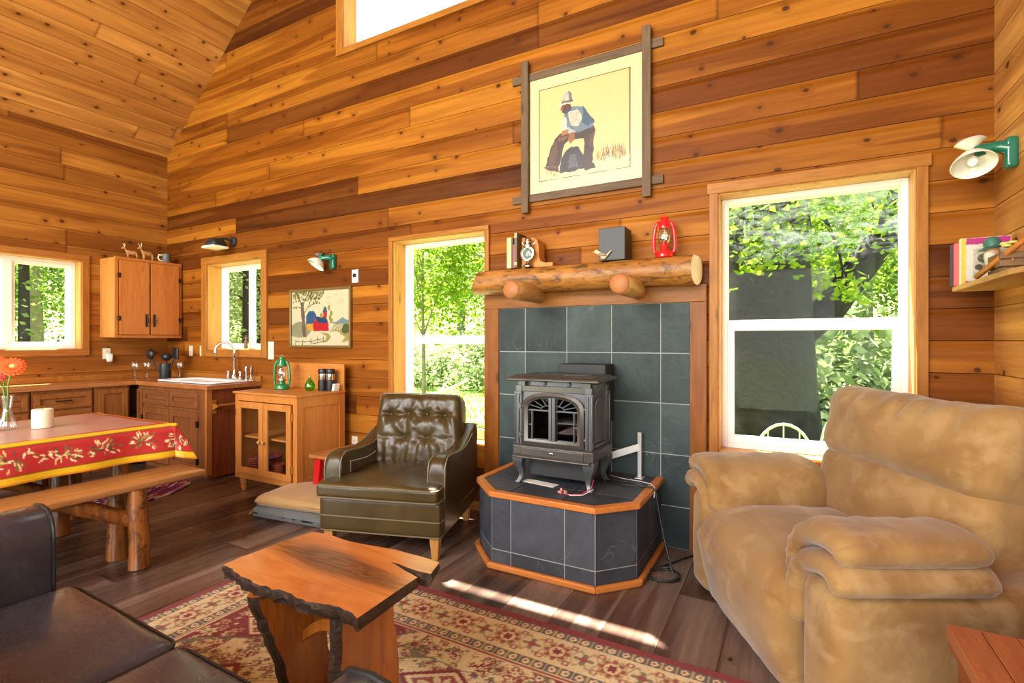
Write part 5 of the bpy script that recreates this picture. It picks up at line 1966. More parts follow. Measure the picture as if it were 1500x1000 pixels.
def tablecloth():
    W, L, ov = .515, .935, .225
    nx, ny = 230, 380
    us = np.linspace(-W - ov, W + ov, nx)
    vs_ = np.linspace(-L - ov, L + ov, ny)
    U_, V_ = np.meshgrid(us, vs_)
    du = np.maximum(0, np.abs(U_) - W)
    dv = np.maximum(0, np.abs(V_) - L)
    d = np.maximum(np.abs(U_) - W, np.abs(V_) - L)
    # colour: woven stripes on top, bands and olive sprays on the drop
    red, yel, top1, top2, top3 = [np.array(lin(*c)[:3]) for c in ((182, 50, 50), (226, 182, 40), (180, 136, 128), (186, 116, 110), (166, 140, 122))]
    A = np.zeros((ny, nx, 3))
    k = np.sin(U_ * 260) * .5 + np.sin(U_ * 97 + 1) * .5
    A[:] = top1
    A[k > .25] = top2
    A[k < -.35] = top3
    A[d > -.05] = red
    A[(d > -.012) & (d < .022)] = yel
    A[(d > .022) & (d < .028)] = np.array(lin(120, 70, 20)[:3])
    A[d > .182] = yel
    A[(d > .176) & (d < .182)] = np.array(lin(120, 70, 20)[:3])
    A[d > .217] = np.array(lin(206, 130, 30)[:3])
    rs = np.random.RandomState(5)
    leafc = [np.array(lin(*c)[:3]) for c in ((238, 222, 168), (222, 200, 130), (150, 158, 92), (104, 112, 66), (236, 226, 190), (70, 78, 60))]

    def spray(cu, cv, along):
        for n in range(34):
            a0 = rs.rand() * 2 * PI
            r0 = rs.uniform(.012, .082)
            lu, lv = r0 * math.cos(a0) * 1.15, r0 * math.sin(a0) * .72
            la = a0 + rs.uniform(-.7, .7)
            ln, wd = rs.uniform(.011, .019), rs.uniform(.0034, .0052)
            c = leafc[rs.randint(len(leafc))]
            if along == 'v':
                pu, pv = cu + lv, cv + lu
                eu, ev = U_ - pu, V_ - pv
                xx, yy = ev * math.cos(la) + eu * math.sin(la), -ev * math.sin(la) + eu * math.cos(la)
            else:
                pu, pv = cu + lu, cv + lv
                eu, ev = U_ - pu, V_ - pv
                xx, yy = eu * math.cos(la) + ev * math.sin(la), -eu * math.sin(la) + ev * math.cos(la)
            m = (xx / ln) ** 2 + (yy / wd) ** 2 < 1
            m &= (d > .03) & (d < .174)
            A[m] = c
    for sg in (-1, 1):
        v = -L + .06
        while v < L + .12:
            spray(sg * (W + .105 + rs.uniform(-.012, .012)), v, 'v')
            v += .205
        u = -W
        while u < W + .1:
            spray(u, sg * (L + .105), 'u')
            u += .205
    A *= 1 + (rs.rand(ny, nx, 1) - .5) * .08
    vs = []
    zt_ = .7525
    for j in range(ny):
        for i in range(nx):
            u, v = U_[j, i], V_[j, i]
            a, c = du[j, i], dv[j, i]
            su, sv = math.copysign(1, u), math.copysign(1, v)
            bu, bv = max(-W, min(W, u)), max(-L, min(L, v))
            if a == 0 and c == 0:
                vs.append((bu, bv, zt_ + .0015 * math.sin(u * 13) * math.sin(v * 5)))
                continue
            if a > 0 and c > 0:
                mn, mx = min(a, c), max(a, c)
                hang = mx + .15 * mn
                outn = .04 + .62 * mn
                fu = outn * (a / (a + c)) * 1.3
                fv = outn * (c / (a + c)) * 1.3
            else:
                hang = max(a, c)
                w_ = .010 * math.sin((v if a > 0 else u) * 16) + .008 * math.sin((v if a > 0 else u) * 7.3 + 1)
                near = sstep(.30, 0., (L - abs(v)) if a > 0 else (W - abs(u)))
                o_ = (.012 + .03 * near) * min(1, hang / .05) + w_ * hang / .2
                fu, fv = (o_, 0) if a > 0 else (0, o_)
            rnd_ = .012
            dz = hang - rnd_ * .4 if hang > rnd_ else hang * hang / (2 * rnd_)
            vs.append((bu + su * fu, bv + sv * fv, zt_ - dz))
    fs = [(j * nx + i, j * nx + i + 1, (j + 1) * nx + i + 1, (j + 1) * nx + i) for j in range(ny - 1) for i in range(nx - 1)]
    o = vmesh('tablecloth', vs, fs, A.reshape(-1, 3), CLOTH_MAT)
    o.location = (-4.165, .95, 0)
    tag(o, 'red tablecloth with yellow bands and olive sprays over the dining table', 'tablecloth')


tablecloth()


def bench(x, label, seed, flip):
    t = thing('log_bench', label, 'bench', (x, .98, 0), 0, 'log benches at the dining table')
    m = MB()
    m.blob((0, 0, .462), (.165, .93, .02), .012, 8)
    m.build('seat', BENCHTOP, t, smooth=60)
    k = seed
    for ly in (-.55, .55):
        for lx in (-.115, .115):
            m = MB()
            log_piece(m, (lx * 1.12 + .035, ly, .001), (lx + .02, ly, .444), .055, .048, k)
            lg = m.build('log_leg', LOG, t, smooth=60)
            if lx > 0:
                MB().lathe([(.012, 0), (.012, .004), (.001, .006)], (lx + .05, ly + .0, .40), 10, M=Matrix.Rotation(PI / 2, 4, 'Y')).build('bolt', SILVER, lg)
            k += 1
        for lx in (.115,):
            m = MB()
            log_piece(m, (lx * 1.05, ly - .03 if ly > 0 else ly + .03, .28), (lx * .4, ly - .34 if ly > 0 else ly + .34, .445), .042, .04, k + 20)
            m.build('log_brace', LOG, t, smooth=60)
    return t


bench(-3.44, 'wooden plank bench on log legs along the near side of the dining table', 1, 1)
bench(-4.46, 'log-legged bench on the far side of the dining table, only its legs in sight', 31, -1)

t = thing('pillar_candle', 'cream pillar candle on the tablecloth', 'candle', (-4.14, 1.385, .755))
MB().lathe([(.001, 0), (.050, 0), (.053, .003), (.053, .115), (.048, .119), (.036, .115), (.001, .112)], (0, 0, 0), 32).build('wax', CREAM, t)
MB().tube([(0, 0, .11), (.001, 0, .125), (.003, 0, .13)], .0015, 5).build('wick', BLACK_MATTE, t)

t = thing('flower_vase', 'clear glass vase with narrow neck on the tablecloth', 'vase', (-4.245, 1.25, .755))
MB().lathe([(.045, 0), (.053, .008), (.052, .03), (.038, .075), (.026, .105), (.022, .125), (.026, .15), (.032, .20), (.035, .215), (.0325, .215), (.0295, .20), (.0235, .15), (.0195, .125), (.0235, .105), (.035, .075), (.048, .03), (.045, .012), (.001, .01)], (0, 0, 0), 28).build('body', CLEAR, t, smooth=180)
PETAL = plain('orange_red_petal', (.80, .09, .012, 1), .5, vary=.15, scale=30.)
PETAL_B = plain('deep_red_petal', (.62, .03, .012, 1), .5, vary=.15, scale=30.)
STEM = plain('green_stem', (.12, .26, .04, 1), .5)
DISK = plain('gerbera_eye', (.62, .60, .16, 1), .7, vary=.3, scale=200.)


def gerbera(label, head, face, mat, r=.062):
    root = (-4.245, 1.25, .77)
    t = thing('gerbera', label, 'flower', root, 0, 'gerberas in the glass vase')
    h = Vector(head) - Vector(root)
    f = Vector(face).normalized()
    MB().tube([(0, 0, 0), (h.x * .06, h.y * .06, .12), (h.x * .25, h.y * .25, h.z * .72), h - f * .012], .0042, 8).build('stem', STEM, t)
    M_ = f.to_track_quat('Z', 'Y').to_matrix().to_4x4()
    p = MB()
    for row, (n, rr_, tilt, z) in enumerate(((18, r, .10, 0), (16, r * .8, .28, .004), (12, r * .5, .5, .007))):
        for k in range(n):
            a = 2 * PI * k / n + row * .17
            w_ = rr_ * .17
            ca, sa = math.cos(a), math.sin(a)

            def P3(u, v):
                x = u * rr_
                zz = z + math.sin(tilt) * x * .6 - .10 * x * (u ** 2)
                return (M_ @ Vector((ca * x - sa * v * w_, sa * x + ca * v * w_, zz + .001 * (1 - v * v)))) + h
            L_ = [P3(u, -wv) for u, wv in ((.18, .4), (.5, .9), (.85, .85), (1., .25))]
            Rg = [P3(u, wv) for u, wv in ((.18, .4), (.5, .9), (.85, .85), (1., .25))]
            vl = [p.bm.verts.new(q) for q in L_]
            vr = [p.bm.verts.new(q) for q in Rg]
            for i in range(3):
                p.face([vl[i], vr[i], vr[i + 1], vl[i + 1]])
    p.build('petals', mat, t, smooth=180)
    e = MB()
    e.lathe([(.001, .012), (r * .17, .011), (r * .27, .008), (r * .28, 0), (.001, -.004)], h, 20, M=M_)
    e.build('flower_eye', DISK, t)


gerbera('orange-red gerbera with pale eye facing the room, nearest the candle', (-4.20, 1.26, 1.145), (.75, -.35, .5), PETAL, .066)
gerbera('deep red gerbera at the frame edge of the vase, tilted down', (-4.27, 1.19, 1.10), (.85, -.4, .2), PETAL_B)
gerbera('orange-red gerbera highest in the glass vase', (-4.30, 1.205, 1.165), (.6, -.5, .6), PETAL)

# ------------------------------------------------------------------ floor things left of the armchair
t = thing('step_stool', 'wooden-topped red step stool tucked between cupboard and armchair', 'stool', (-3.11, 2.93, 0))
MB().box(-.17, .17, -.23, .23, .395, .42).build('seat', COUNTER_Y, t, smooth=0, bevel=.004)
for ly in (-.17, .17):
    for sx in (-1, 1):
        m = MB()
        m.loft([[Vector((sx * (.165 + a_), ly + b_, .001)) for a_, b_ in ((-.03, -.02), (.03, -.02), (.03, .02), (-.03, .02))],
                [Vector((sx * (.115 + a_), ly + b_, .394)) for a_, b_ in ((-.03, -.02), (.03, -.02), (.03, .02), (-.03, .02))]])
        m.build('leg', RED_PAINT, t, smooth=0, bevel=.003)
m = MB()
m.box(-.13, .13, -.16, .16, .20, .22)
m.build('lower_step', RED_PAINT, t, smooth=0, bevel=.003)

cush = lambda a, f: (lambda U, p: p + Vector((0, 0, (U.z > -.2) * (a * nz(p, f) + .3 * a * nz(p, f * 2.7)) - .012 * (abs(U.x) ** 4 + abs(U.y) ** 4) * (p.z > 0))))
t = thing('floor_mat', 'folded grey padded mat with frayed tie under the tan cushion', 'mat', (-3.15, 2.62, .048), R(6))
MB().blob((0, 0, 0), (.37, .235, .045), .042, 22, cush(.009, 4.), .004).build('pad', CANVAS_GREY, t, smooth=180)
m = MB()
for k in range(7):
    m.tube([(-.36, -.19 + k * .006, .0), (-.385 - .004 * k, -.20 + .012 * k, -.015), (-.40, -.21 + .016 * k, -.036)], .0025, 5)
m.build('frayed_tie', plain('cotton_fringe', (.5, .42, .3, 1), .9), t)
t = thing('floor_cushion', 'tan canvas floor cushion on the grey mat beside the armchair', 'cushion', (-3.14, 2.64, .130), R(9))
MB().blob((0, 0, 0), (.36, .235, .040), .036, 22, cush(.014, 5.), .012).build('cover', CANVAS_TAN, t, smooth=180)
r_ = ring(.359, .234, -.006, .036, 4)
MB().tube(r_ + r_[:1], .005, 6).build('welt', CANVAS_TAN, t)

BRAID = G('braided_rag_rug')
P_ = BRAID.obj()
bx, by, bz = BRAID.sep(P_)
rad = BRAID.math('SQRT', BRAID.math('ADD', BRAID.math('POWER', BRAID.math('MULTIPLY', bx, 1.0), 2.), BRAID.math('POWER', BRAID.math('MULTIPLY', by, 1.0), 2.)))
rowv = BRAID.math('FLOOR', BRAID.math('MULTIPLY', rad, 32.))
wn = BRAID.n('TexWhiteNoise', {'Vector': BRAID.comb(rowv, BRAID.math('FLOOR', BRAID.math('MULTIPLY', BRAID.math('ADD', bx, by), 40.)), 0.)}, noise_dimensions='3D').outputs[0]
colb = BRAID.ramp(wn, [(0., lin(60, 40, 80)), (.25, lin(150, 60, 90)), (.5, lin(190, 170, 180)), (.7, lin(90, 60, 120)), (.9, lin(170, 40, 50)), (1., lin(50, 50, 70))], 'CONSTANT')
BRAIDM = BRAID.done(BRAID.bsdf(colb, .95, BRAID.bump(BRAID.noise(P_, 60., 2), .6, .01), 0., .1))
o = MB().lathe([(.001, .010), (.50, .010), (.52, .006), (.52, .001), (.001, .001)], (0, 0, 0), 48).build('braided_rug', BRAIDM)
o.location = (-4.95, 2.10, 0)
o.scale = (.75, 1.15, 1)
tag(o, 'small multicoloured braided rug on the floor by the sink cabinet', 'rug')
# ------------------------------------------------------------------ stove hearth
t = thing('stove_hearth', 'raised octagonal slate hearth edged with orange wood moulding under the stove', 'hearth', (-1.21, 2.89, 0))
O = Vector((-1.21, 2.89, 0))
HP = [Vector(p) - Vector((O.x, O.y)) for p in ((-1.715, 3.275), (-1.715, 2.715), (-1.50, 2.505), (-.875, 2.505), (-.705, 2.69), (-.705, 3.275))]


def offset_poly(P, d):
    """push the open front outline outwards; ends slide along the wall"""
    res = []
    n = len(P)
    for i in range(n):
        a = (P[i] - P[i - 1]).normalized() if i > 0 else None
        b = (P[i + 1] - P[i]).normalized() if i < n - 1 else None
        na = Vector((a.y, -a.x)) if a else None
        nb = Vector((b.y, -b.x)) if b else None
        na = -na if na else None
        nb = -nb if nb else None
        if na is None:
            res.append(P[i] + nb * d)
        elif nb is None:
            res.append(P[i] + na * d)
        else:
            m = (na + nb).normalized()
            res.append(P[i] + m * d / m.dot(na))
    return res


cen = sum(HP, Vector((0, 0))) / len(HP)
sgn = 1 if (offset_poly(HP, .01)[2] - cen).length > (HP[2] - cen).length else -1
off = lambda d: offset_poly(HP, d * sgn)
MB().prism([(p.x, p.y) for p in off(-.0022)], .001, .418, lambda p, q, a: (p, q, a)).build('core', GROUT, t, smooth=0)


def strip(name, d0, d1, z0, z1, mat, bevel=.005):
    A_, B_ = off(d0), off(d1)
    m = MB()
    for i in range(len(HP) - 1):
        m.loft([[Vector((A_[i].x, A_[i].y, z0)), Vector((B_[i].x, B_[i].y, z0)), Vector((B_[i].x, B_[i].y, z1)), Vector((A_[i].x, A_[i].y, z1))],
                [Vector((A_[i + 1].x, A_[i + 1].y, z0)), Vector((B_[i + 1].x, B_[i + 1].y, z0)), Vector((B_[i + 1].x, B_[i + 1].y, z1)), Vector((A_[i + 1].x, A_[i + 1].y, z1))]])
    return m.build(name, mat, t, smooth=0, bevel=bevel)


strip('top_moulding', -.03, .018, .408, .44, MOULD)
strip('base_moulding', .001, .03, .001, .036, MOULD, .008)
m = MB()
A_, B_ = off(-.0125), off(.0)
splits = {0: [0, .5, 1], 1: [0, 1], 2: [0, .20, .725, 1], 3: [0, 1], 4: [0, .45, 1]}
for i in range(len(HP) - 1):
    L = (HP[i + 1] - HP[i]).length
    ss = splits[i]
    g_ = .0025 / L
    for a, b_ in zip(ss, ss[1:]):
        for z0, z1 in ((.03, .104), (.109, .408)):
            q = []
            for s_ in (a + g_, b_ - g_):
                pa, pb = A_[i].lerp(A_[i + 1], s_), B_[i].lerp(B_[i + 1], s_)
                q.append([Vector((pa.x, pa.y, z0)), Vector((pb.x, pb.y, z0)), Vector((pb.x, pb.y, z1)), Vector((pa.x, pa.y, z1))])
            m.loft(q)
m.build('face_tiles', SLATE_DARK, t, smooth=0, bevel=.0015)
m = MB()
inn = [(p.x, p.y) for p in off(-.031)]
# top tiles: clip a grid by the outline
def clip(poly, ax, val, keep_less):
    out_ = []
    for i in range(len(poly)):
        a, b_ = poly[i - 1], poly[i]
        ia = (a[ax] <= val) == keep_less
        ib = (b_[ax] <= val) == keep_less
        if ia != ib:
            u = (val - a[ax]) / (b_[ax] - a[ax])
            out_.append((a[0] + (b_[0] - a[0]) * u, a[1] + (b_[1] - a[1]) * u))
        if ib:
            out_.append(b_)
    return out_


gx = [-.6, -.20, .125, .6]
gy = [-.5, -.12, .2, .5]
for a, b_ in zip(gx, gx[1:]):
    for c, d in zip(gy, gy[1:]):
        q = inn
        for ax, v, k in ((0, a + .0025, False), (0, b_ - .0025, True), (1, c + .0025, False), (1, d - .0025, True)):
            q = clip(q, ax, v, k)
            if len(q) < 3:
                break
        if len(q) >= 3:
            m.prism(q, .416, .432, lambda p, q_, a_: (p, q_, a_))
m.build('top_tiles', SLATE_DARK, t, smooth=0, bevel=.001)

# ------------------------------------------------------------------ stove
t = thing('pellet_stove', 'grey cast iron freestanding stove with arched glass doors on the slate hearth', 'stove', (-1.225, 2.905, .4325))
BX, BY = .235, .145


def rect(x, y, z):
    return [Vector((-x, -y, z)), Vector((x, -y, z)), Vector((x, y, z)), Vector((-x, y, z))]


b = MB()
b.loft([rect(.285, .180, .628), rect(.298, .193, .634), rect(.292, .187, .645), rect(.262, .157, .658), rect(.255, .15, .664)])
tp = b.build('top_plate', CAST_WARM, t, smooth=0, bevel=.004)
g_ = MB()
for k in range(15):
    g_.box(-.14 + k * .013, -.134 + k * .013, -.02, .10, .6642, .668)
g_.build('top_grille', CAST, tp, smooth=0)
MB().box(.04, .21, -.09, .03, .6642, .667).build('top_vent_lid', GUNMETAL, tp, smooth=0, bevel=.002)
# body as a hollow firebox
b = MB()
b.box(-BX, -BX + .02, -BY, BY, .17, .628)
b.box(BX - .02, BX, -BY, BY, .17, .628)
b.box(-BX + .02, BX - .02, BY - .02, BY, .17, .628)
b.box(-BX + .02, BX - .02, -BY + .005, BY - .02, .17, .245)
b.box(-BX + .02, BX - .02, -BY + .03, BY - .02, .572, .628)
b.build('body', CAST, t, smooth=0, bevel=.003)
b = MB()
b.box(-.205, .205, -BY - .006, -BY + .02, .562, .598)
b.box(-.235, -.185, -BY - .008, -BY + .02, .562, .628)
b.box(.185, .235, -BY - .008, -BY + .02, .562, .628)
b.build('upper_band', CAST_WARM, t, smooth=0, bevel=.003)
for kx in (-.07, .09):
    b = MB()
    b.lathe([(.012, 0), (.012, .012), (.008, .016), (.001, .016)], (kx, -BY + .03, .613), 14, M=Matrix.Rotation(PI / 2, 4, 'X'))
    b.build('control_knob', CAST, t)
# corner posts
for sx in (-1, 1):
    for sy in (-1, 1):
        b = MB()
        b.box(sx * .225 - .02, sx * .225 + .02, sy * .14 - .02, sy * .14 + .02, .24, .60)
        b.box(sx * .228 - .025, sx * .228 + .025, sy * .142 - .025, sy * .142 + .025, .545, .565)
        b.cyl((sx * .247, sy * .162, .245), (sx * .247, sy * .162, .55), .006, seg=8)
        b.cyl((sx * .222, sy * .164, .245), (sx * .222, sy * .164, .55), .005, seg=8)
        b.build('corner_post', CAST, t, bevel=.003)
# arched door frame


def arch(hw, z0, zs, zt, n=16):
    p = [(-hw, z0), (-hw, zs)]
    for k in range(1, n):
        a = PI - PI * k / n
        p.append((hw * (abs(math.cos(a)) ** .75) * (1 if math.cos(a) > 0 else -1), zs + (zt - zs) * math.sin(a) ** .9))
    p += [(hw, zs), (hw, z0)]
    return p


oa, ia = arch(.200, .252, .468, .560), arch(.160, .278, .455, .528)
fy = -BY - .004
b = MB()
n_ = len(oa)
for (f0, f1) in ((fy - .018, fy + .012),):
    of = [b.bm.verts.new((x, f0, z)) for x, z in oa]
    inf = [b.bm.verts.new((x, f0 - .0, z)) for x, z in ia]
    md = [b.bm.verts.new(((x + u) / 2, f0 - .008, (z + v) / 2)) for (x, z), (u, v) in zip(oa, ia)]
    ob = [b.bm.verts.new((x, f1, z)) for x, z in oa]
    ib = [b.bm.verts.new((x, f1, z)) for x, z in ia]
    for i in range(n_):
        j = (i + 1) % n_
        b.face([of[i], of[j], md[j], md[i]])
        b.face([md[i], md[j], inf[j], inf[i]])
        b.face([ob[i], ob[j], of[j], of[i]])
        b.face([inf[i], inf[j], ib[j], ib[i]])
dr = b.build('door', CAST_WARM, t, smooth=40)
# surround behind the arch
b = MB()
sq = [(-.21, .245), (-.21, .565)] + [(lerp(-.21, .21, k / 16), .565) for k in range(1, 16)] + [(.21, .565), (.21, .245)]
va = [b.bm.verts.new((x, fy + .004, z)) for x, z in sq]
vb = [b.bm.verts.new((x * .985, fy + .004, z if z > .26 else z + .004)) for x, z in oa]
for i in range(len(sq)):
    j = (i + 1) % len(sq)
    b.face([va[i], va[j], vb[j], vb[i]])
b.build('door_surround', CAST, t, smooth=0)
MB().prism(ia, fy + .002, fy + .005, lambda p, q, a: (p, a, q)).build('glass', GLASS_DARK, dr, smooth=0)
b = MB()
b.box(-.020, -.003, fy - .020, fy + .002, .262, .545)
b.box(.003, .020, fy - .020, fy + .002, .262, .545)
b.box(-.16, .16, fy - .008, fy, .449, .456)
for sx in (-1, 1):
    b.box(sx * .136 - .003, sx * .136 + .003, fy - .008, fy, .278, .452)
    b.box(sx * .148 - .012, sx * .148 + .012, fy - .007, fy, .362, .368)
    arc_ = [(sx * (.022 + .055 * math.sin(a)), fy - .004, .456 + .028 * math.cos(a)) for a in [PI / 2 * k / 6 for k in range(7)]]
    b.tube(arc_, .0032, 6)
    for a in (.35, .8, 1.2):
        p0 = (sx * (.022 + .055 * math.sin(a)), fy - .004, .456 + .028 * math.cos(a))
        p1 = (sx * (.03 + .125 * math.sin(a)), fy - .004, .456 + .075 * math.cos(a))
        b.tube([p0, p1], .0032, 6)
b.build('muntins', CAST, dr, smooth=0)
for sx in (-1, 1):
    for z in (.30, .475):
        b = MB()
        b.cyl((sx * .213, fy - .012, z - .016), (sx * .213, fy - .012, z + .016), .009, seg=10)
        b.cyl((sx * .198, fy - .012, z), (sx * .226, fy - .012, z), .006, seg=8)
        b.build('hinge', GUNMETAL, dr)
LOGSET = plain('ceramic_logs', (.20, .095, .045, 1), .9, vary=.35, scale=18.)
b = MB()
for k, (x0_, x1_, y_, z_, r_) in enumerate(((-.15, .14, .0, .285, .032), (-.12, .03, -.05, .305, .028), (.0, .15, -.04, .30, .03), (-.06, .10, .02, .345, .026))):
    log_piece(b, (x0_, y_, z_), (x1_, y_ + .02, z_ + .012), r_, r_ * .85, k)
b.build('ceramic_logs', LOGSET, t)
# ash lip and skirt
b = MB()
b.loft([rect(.245, .155, .165), rect(.258, .172, .172), rect(.258, .172, .232), rect(.245, .156, .245)])
b.box(-.20, .20, -.178, -.165, .18, .225)
b.prism([(-.172, .160), (-.205, .165), (-.21, .172), (-.205, .180), (-.172, .185)], -.245, .245, lambda p, q, a: (a, p, q))
b.build('ash_lip', CAST_WARM, t, smooth=0, bevel=.003)
MB().ball((.0, -.181, .205), (.016, .004, .008), 12).build('badge', SILVER, t)
MB().box(-.185, .205, -.095, .12, .045, .165).build('ash_pan_box', BLACK_MATTE, t, smooth=0, bevel=.003)
# side panels with arched recess
for sx in (-1, 1):
    b = MB()
    pa = [(y * .62, z) for y, z in arch(.145, .275, .47, .535)]
    b.prism(pa, sx * (BX - .001), sx * (BX + .006), lambda p, q, a: (a, p, q))
    b2 = b.build('side_panel', CAST, t, smooth=0, bevel=.002)
    r2 = MB()
    rim_ = [Vector((sx * (BX + .005), y, z)) for y, z in pa]
    r2.tube(rim_ + rim_[:1], .005, 6)
    r2.box(sx * BX - .004, sx * BX + .012, -.10, .10, .248, .262) if sx > 0 else r2.box(-BX - .012, -BX + .004, -.10, .10, .248, .262)
    r2.box(sx * BX - .004, sx * BX + .008, -.09, .09, .575, .615)
    r2.build('side_moulding', GUNMETAL, b2)
# curved legs
for sx in (-1, 1):
    for sy in (-1, 1):
        b = MB()
        rings = []
        for z, o_, w_ in ((.172, .0, .040), (.15, .006, .036), (.12, .008, .028), (.085, -.002, .021), (.05, -.006, .016), (.025, .002, .014), (.010, .010, .016), (.001, .012, .017)):
            cx_, cy_ = sx * (.222 + o_), sy * (.135 + o_)
            rings.append([Vector((cx_ + a * w_ , cy_ + c * w_, z)) for a, c in ((-1, -1), (1, -1), (1, 1), (-1, 1))])
        b.loft(rings)
        b.build('leg', CAST, t, smooth=50, bevel=.004)
b = MB()
b.box(-.10, .22, .16, .345, .35, .72)
b.build('flue_box', BLACK_MATTE, t, smooth=0, bevel=.004)

# loose things on and by the hearth
t = tag(MB().box(-.115, .115, -.035, .035, 0, .002).build('paper_strip', PAPER, smooth=0), 'white paper strip lying under the front of the stove', 'paper')
t.location = (-1.33, 2.80, .4328)
t.rotation_euler = (0, 0, R(-8))
t = thing('wire_lead', 'loose red and white wires with pink connectors by the stove leg', 'wire', (-1.08, 2.66, .4328))
MB().tube([(.10, .12, .07), (.10, .08, .03), (.06, .03, .006), (.0, -.005, .005), (-.05, .0, .005)], .0028, 6).build('red_wire', RUBBER_RED, t)
MB().tube([(.105, .10, .02), (.07, .02, .004), (.01, -.015, .004), (-.04, .02, .004)], .0025, 6).build('white_wire', WIRE_WHITE, t)
m = MB()
m.cyl((-.05, .0, .006), (-.072, .004, .01), .009, .006, 8)
m.cyl((-.03, .022, .006), (-.05, .035, .01), .009, .006, 8)
m.cyl((-.055, .012, .012), (-.06, .02, .026), .009, .006, 8)
m.build('connectors', plain('pink_connector', (.62, .25, .22, 1), .5), t)
t = thing('metal_bracket', 'white metal bracket standing against the slate behind the stove', 'bracket', (-.83, 3.2, .4328))
m = MB()
m.box(-.012, .012, .02, .05, 0, .285)
m.box(-.02, .03, -.02, .05, 0, .004)
m.loft([[Vector((-.225, -.03, z)) for z in (.085,)] + [Vector((-.225, -.03, .135)), Vector((-.225, -.01, .135)), Vector((-.225, -.01, .085))],
        [Vector((.0, .02, .17)), Vector((.0, .02, .215)), Vector((.0, .04, .215)), Vector((.0, .04, .17))]])
m.build('angle_bar', plain('white_enamelled_metal', (.6, .6, .6, 1), .3, .3), t, smooth=0, bevel=.002)
t = thing('power_cord', 'black power cord running over the hearth edge into a coil on the floor', 'cord', (0, 0, 0))
pts = [(-1.0, 3.05, .4405), (-.93, 2.99, .4405), (-.84, 2.985, .4408), (-.745, 2.985, .447), (-.690, 2.985, .449), (-.672, 2.98, .42), (-.650, 2.965, .31), (-.612, 2.93, .17), (-.565, 2.87, .06), (-.535, 2.82, .012)]
cx_, cy_ = -.60, 2.845
for k in range(28):
    a = -.1 - k * .42
    r_ = .085 - .010 * math.sin(k * .9)
    pts.append((cx_ + r_ * math.cos(a) * 1.05, cy_ + r_ * math.sin(a) * .9, .008 + .004 * (k / 9)))
pts += [(-.64, 2.93, .012), (-.60, 3.02, .008), (-.55, 3.12, .008), (-.50, 3.2, .008)]
MB().tube(pts, .0055, 8).build('cable', CORD, t, smooth=180)
MB().tube([(-1.0, 3.16, .4395), (-.9, 3.12, .4395), (-.80, 3.11, .4395), (-.72, 3.06, .446), (-.684, 3.0, .445), (-.675, 2.95, .40)], .0025, 6).build('thin_wire', WIRE_WHITE, t, smooth=180)

# ------------------------------------------------------------------ mantel
t = thing('mantel_log', 'peeled half-log mantel shelf on two log brackets over the slate', 'mantel', (-1.22, 3.178, 1.733))
m = MB()
rings = []
for k in range(33):
    u = k / 32
    x = lerp(-.785, .745, u)
    ring_ = []
    for j in range(26):
        a = 2 * PI * j / 26
        r_ = .092 * (1 + .06 * nz((x * 2.2, math.cos(a), math.sin(a)), 1.6) + .02 * math.sin(x * 9))
        y, z = r_ * math.cos(a), r_ * math.sin(a)
        y = min(y, .086)
        z = min(z, .081)
        ring_.append(Vector((x + (.03 * math.sin(a) if k in (0,) else 0) + (.02 * math.cos(a) if k == 32 else 0), y, z)))
    rings.append(ring_)
m.loft(rings)
for f_ in m.bm.faces:
    if len(f_.verts) > 4:
        f_.material_index = 1
m.build('log', [MANTEL, LOG_END], t, smooth=50)
for k, bx_ in enumerate((-.335, .372)):
    m = MB()
    rings = []
    for y, r_, o_ in ((-.345, .050, 0), (-.335, .060, 0), (-.25, .064, .003), (-.1, .066, .004), (.02, .060, .0), (.086, .050, -.012)):
        rings.append([Vector((bx_ + r_ * math.cos(2 * PI * j / 18) * (1 + .06 * nz((y * 5 + k, math.cos(2 * PI * j / 18), math.sin(2 * PI * j / 18)), 2.)), y, -.10 + o_ + r_ * math.sin(2 * PI * j / 18))) for j in range(18)])
    m.loft(rings)
    for f_ in m.bm.faces:
        if len(f_.verts) > 4 or f_.calc_center_median().y < -.334:
            f_.material_index = 1
    m.build('bracket_log', [LOG_PALE, LOG_END_RED], t, smooth=50)

MZ = 1.8145
def book(loc, w, d, h, col, label, group, page=True, lean=0., rz=0.):
    t = thing('book', label, 'book', loc, rz, group)
    if lean:
        t.rotation_euler = (0, lean, rz)
    c = MB()
    th_ = .0025
    c.box(-w / 2, -w / 2 + th_, -d / 2, d / 2, 0, h)
    c.box(w / 2 - th_, w / 2, -d / 2, d / 2, 0, h)
    c.box(-w / 2, w / 2, -d / 2 - .002, -d / 2 + .002, 0, h)
    c.build('cover', col, t, smooth=0, bevel=.001)
    MB().box(-w / 2 + th_ + .0003, w / 2 - th_ - .0003, -d / 2 + .0025, d / 2 - .004, .003, h - .004).build('pages', PAPER, t, smooth=0)
    return t


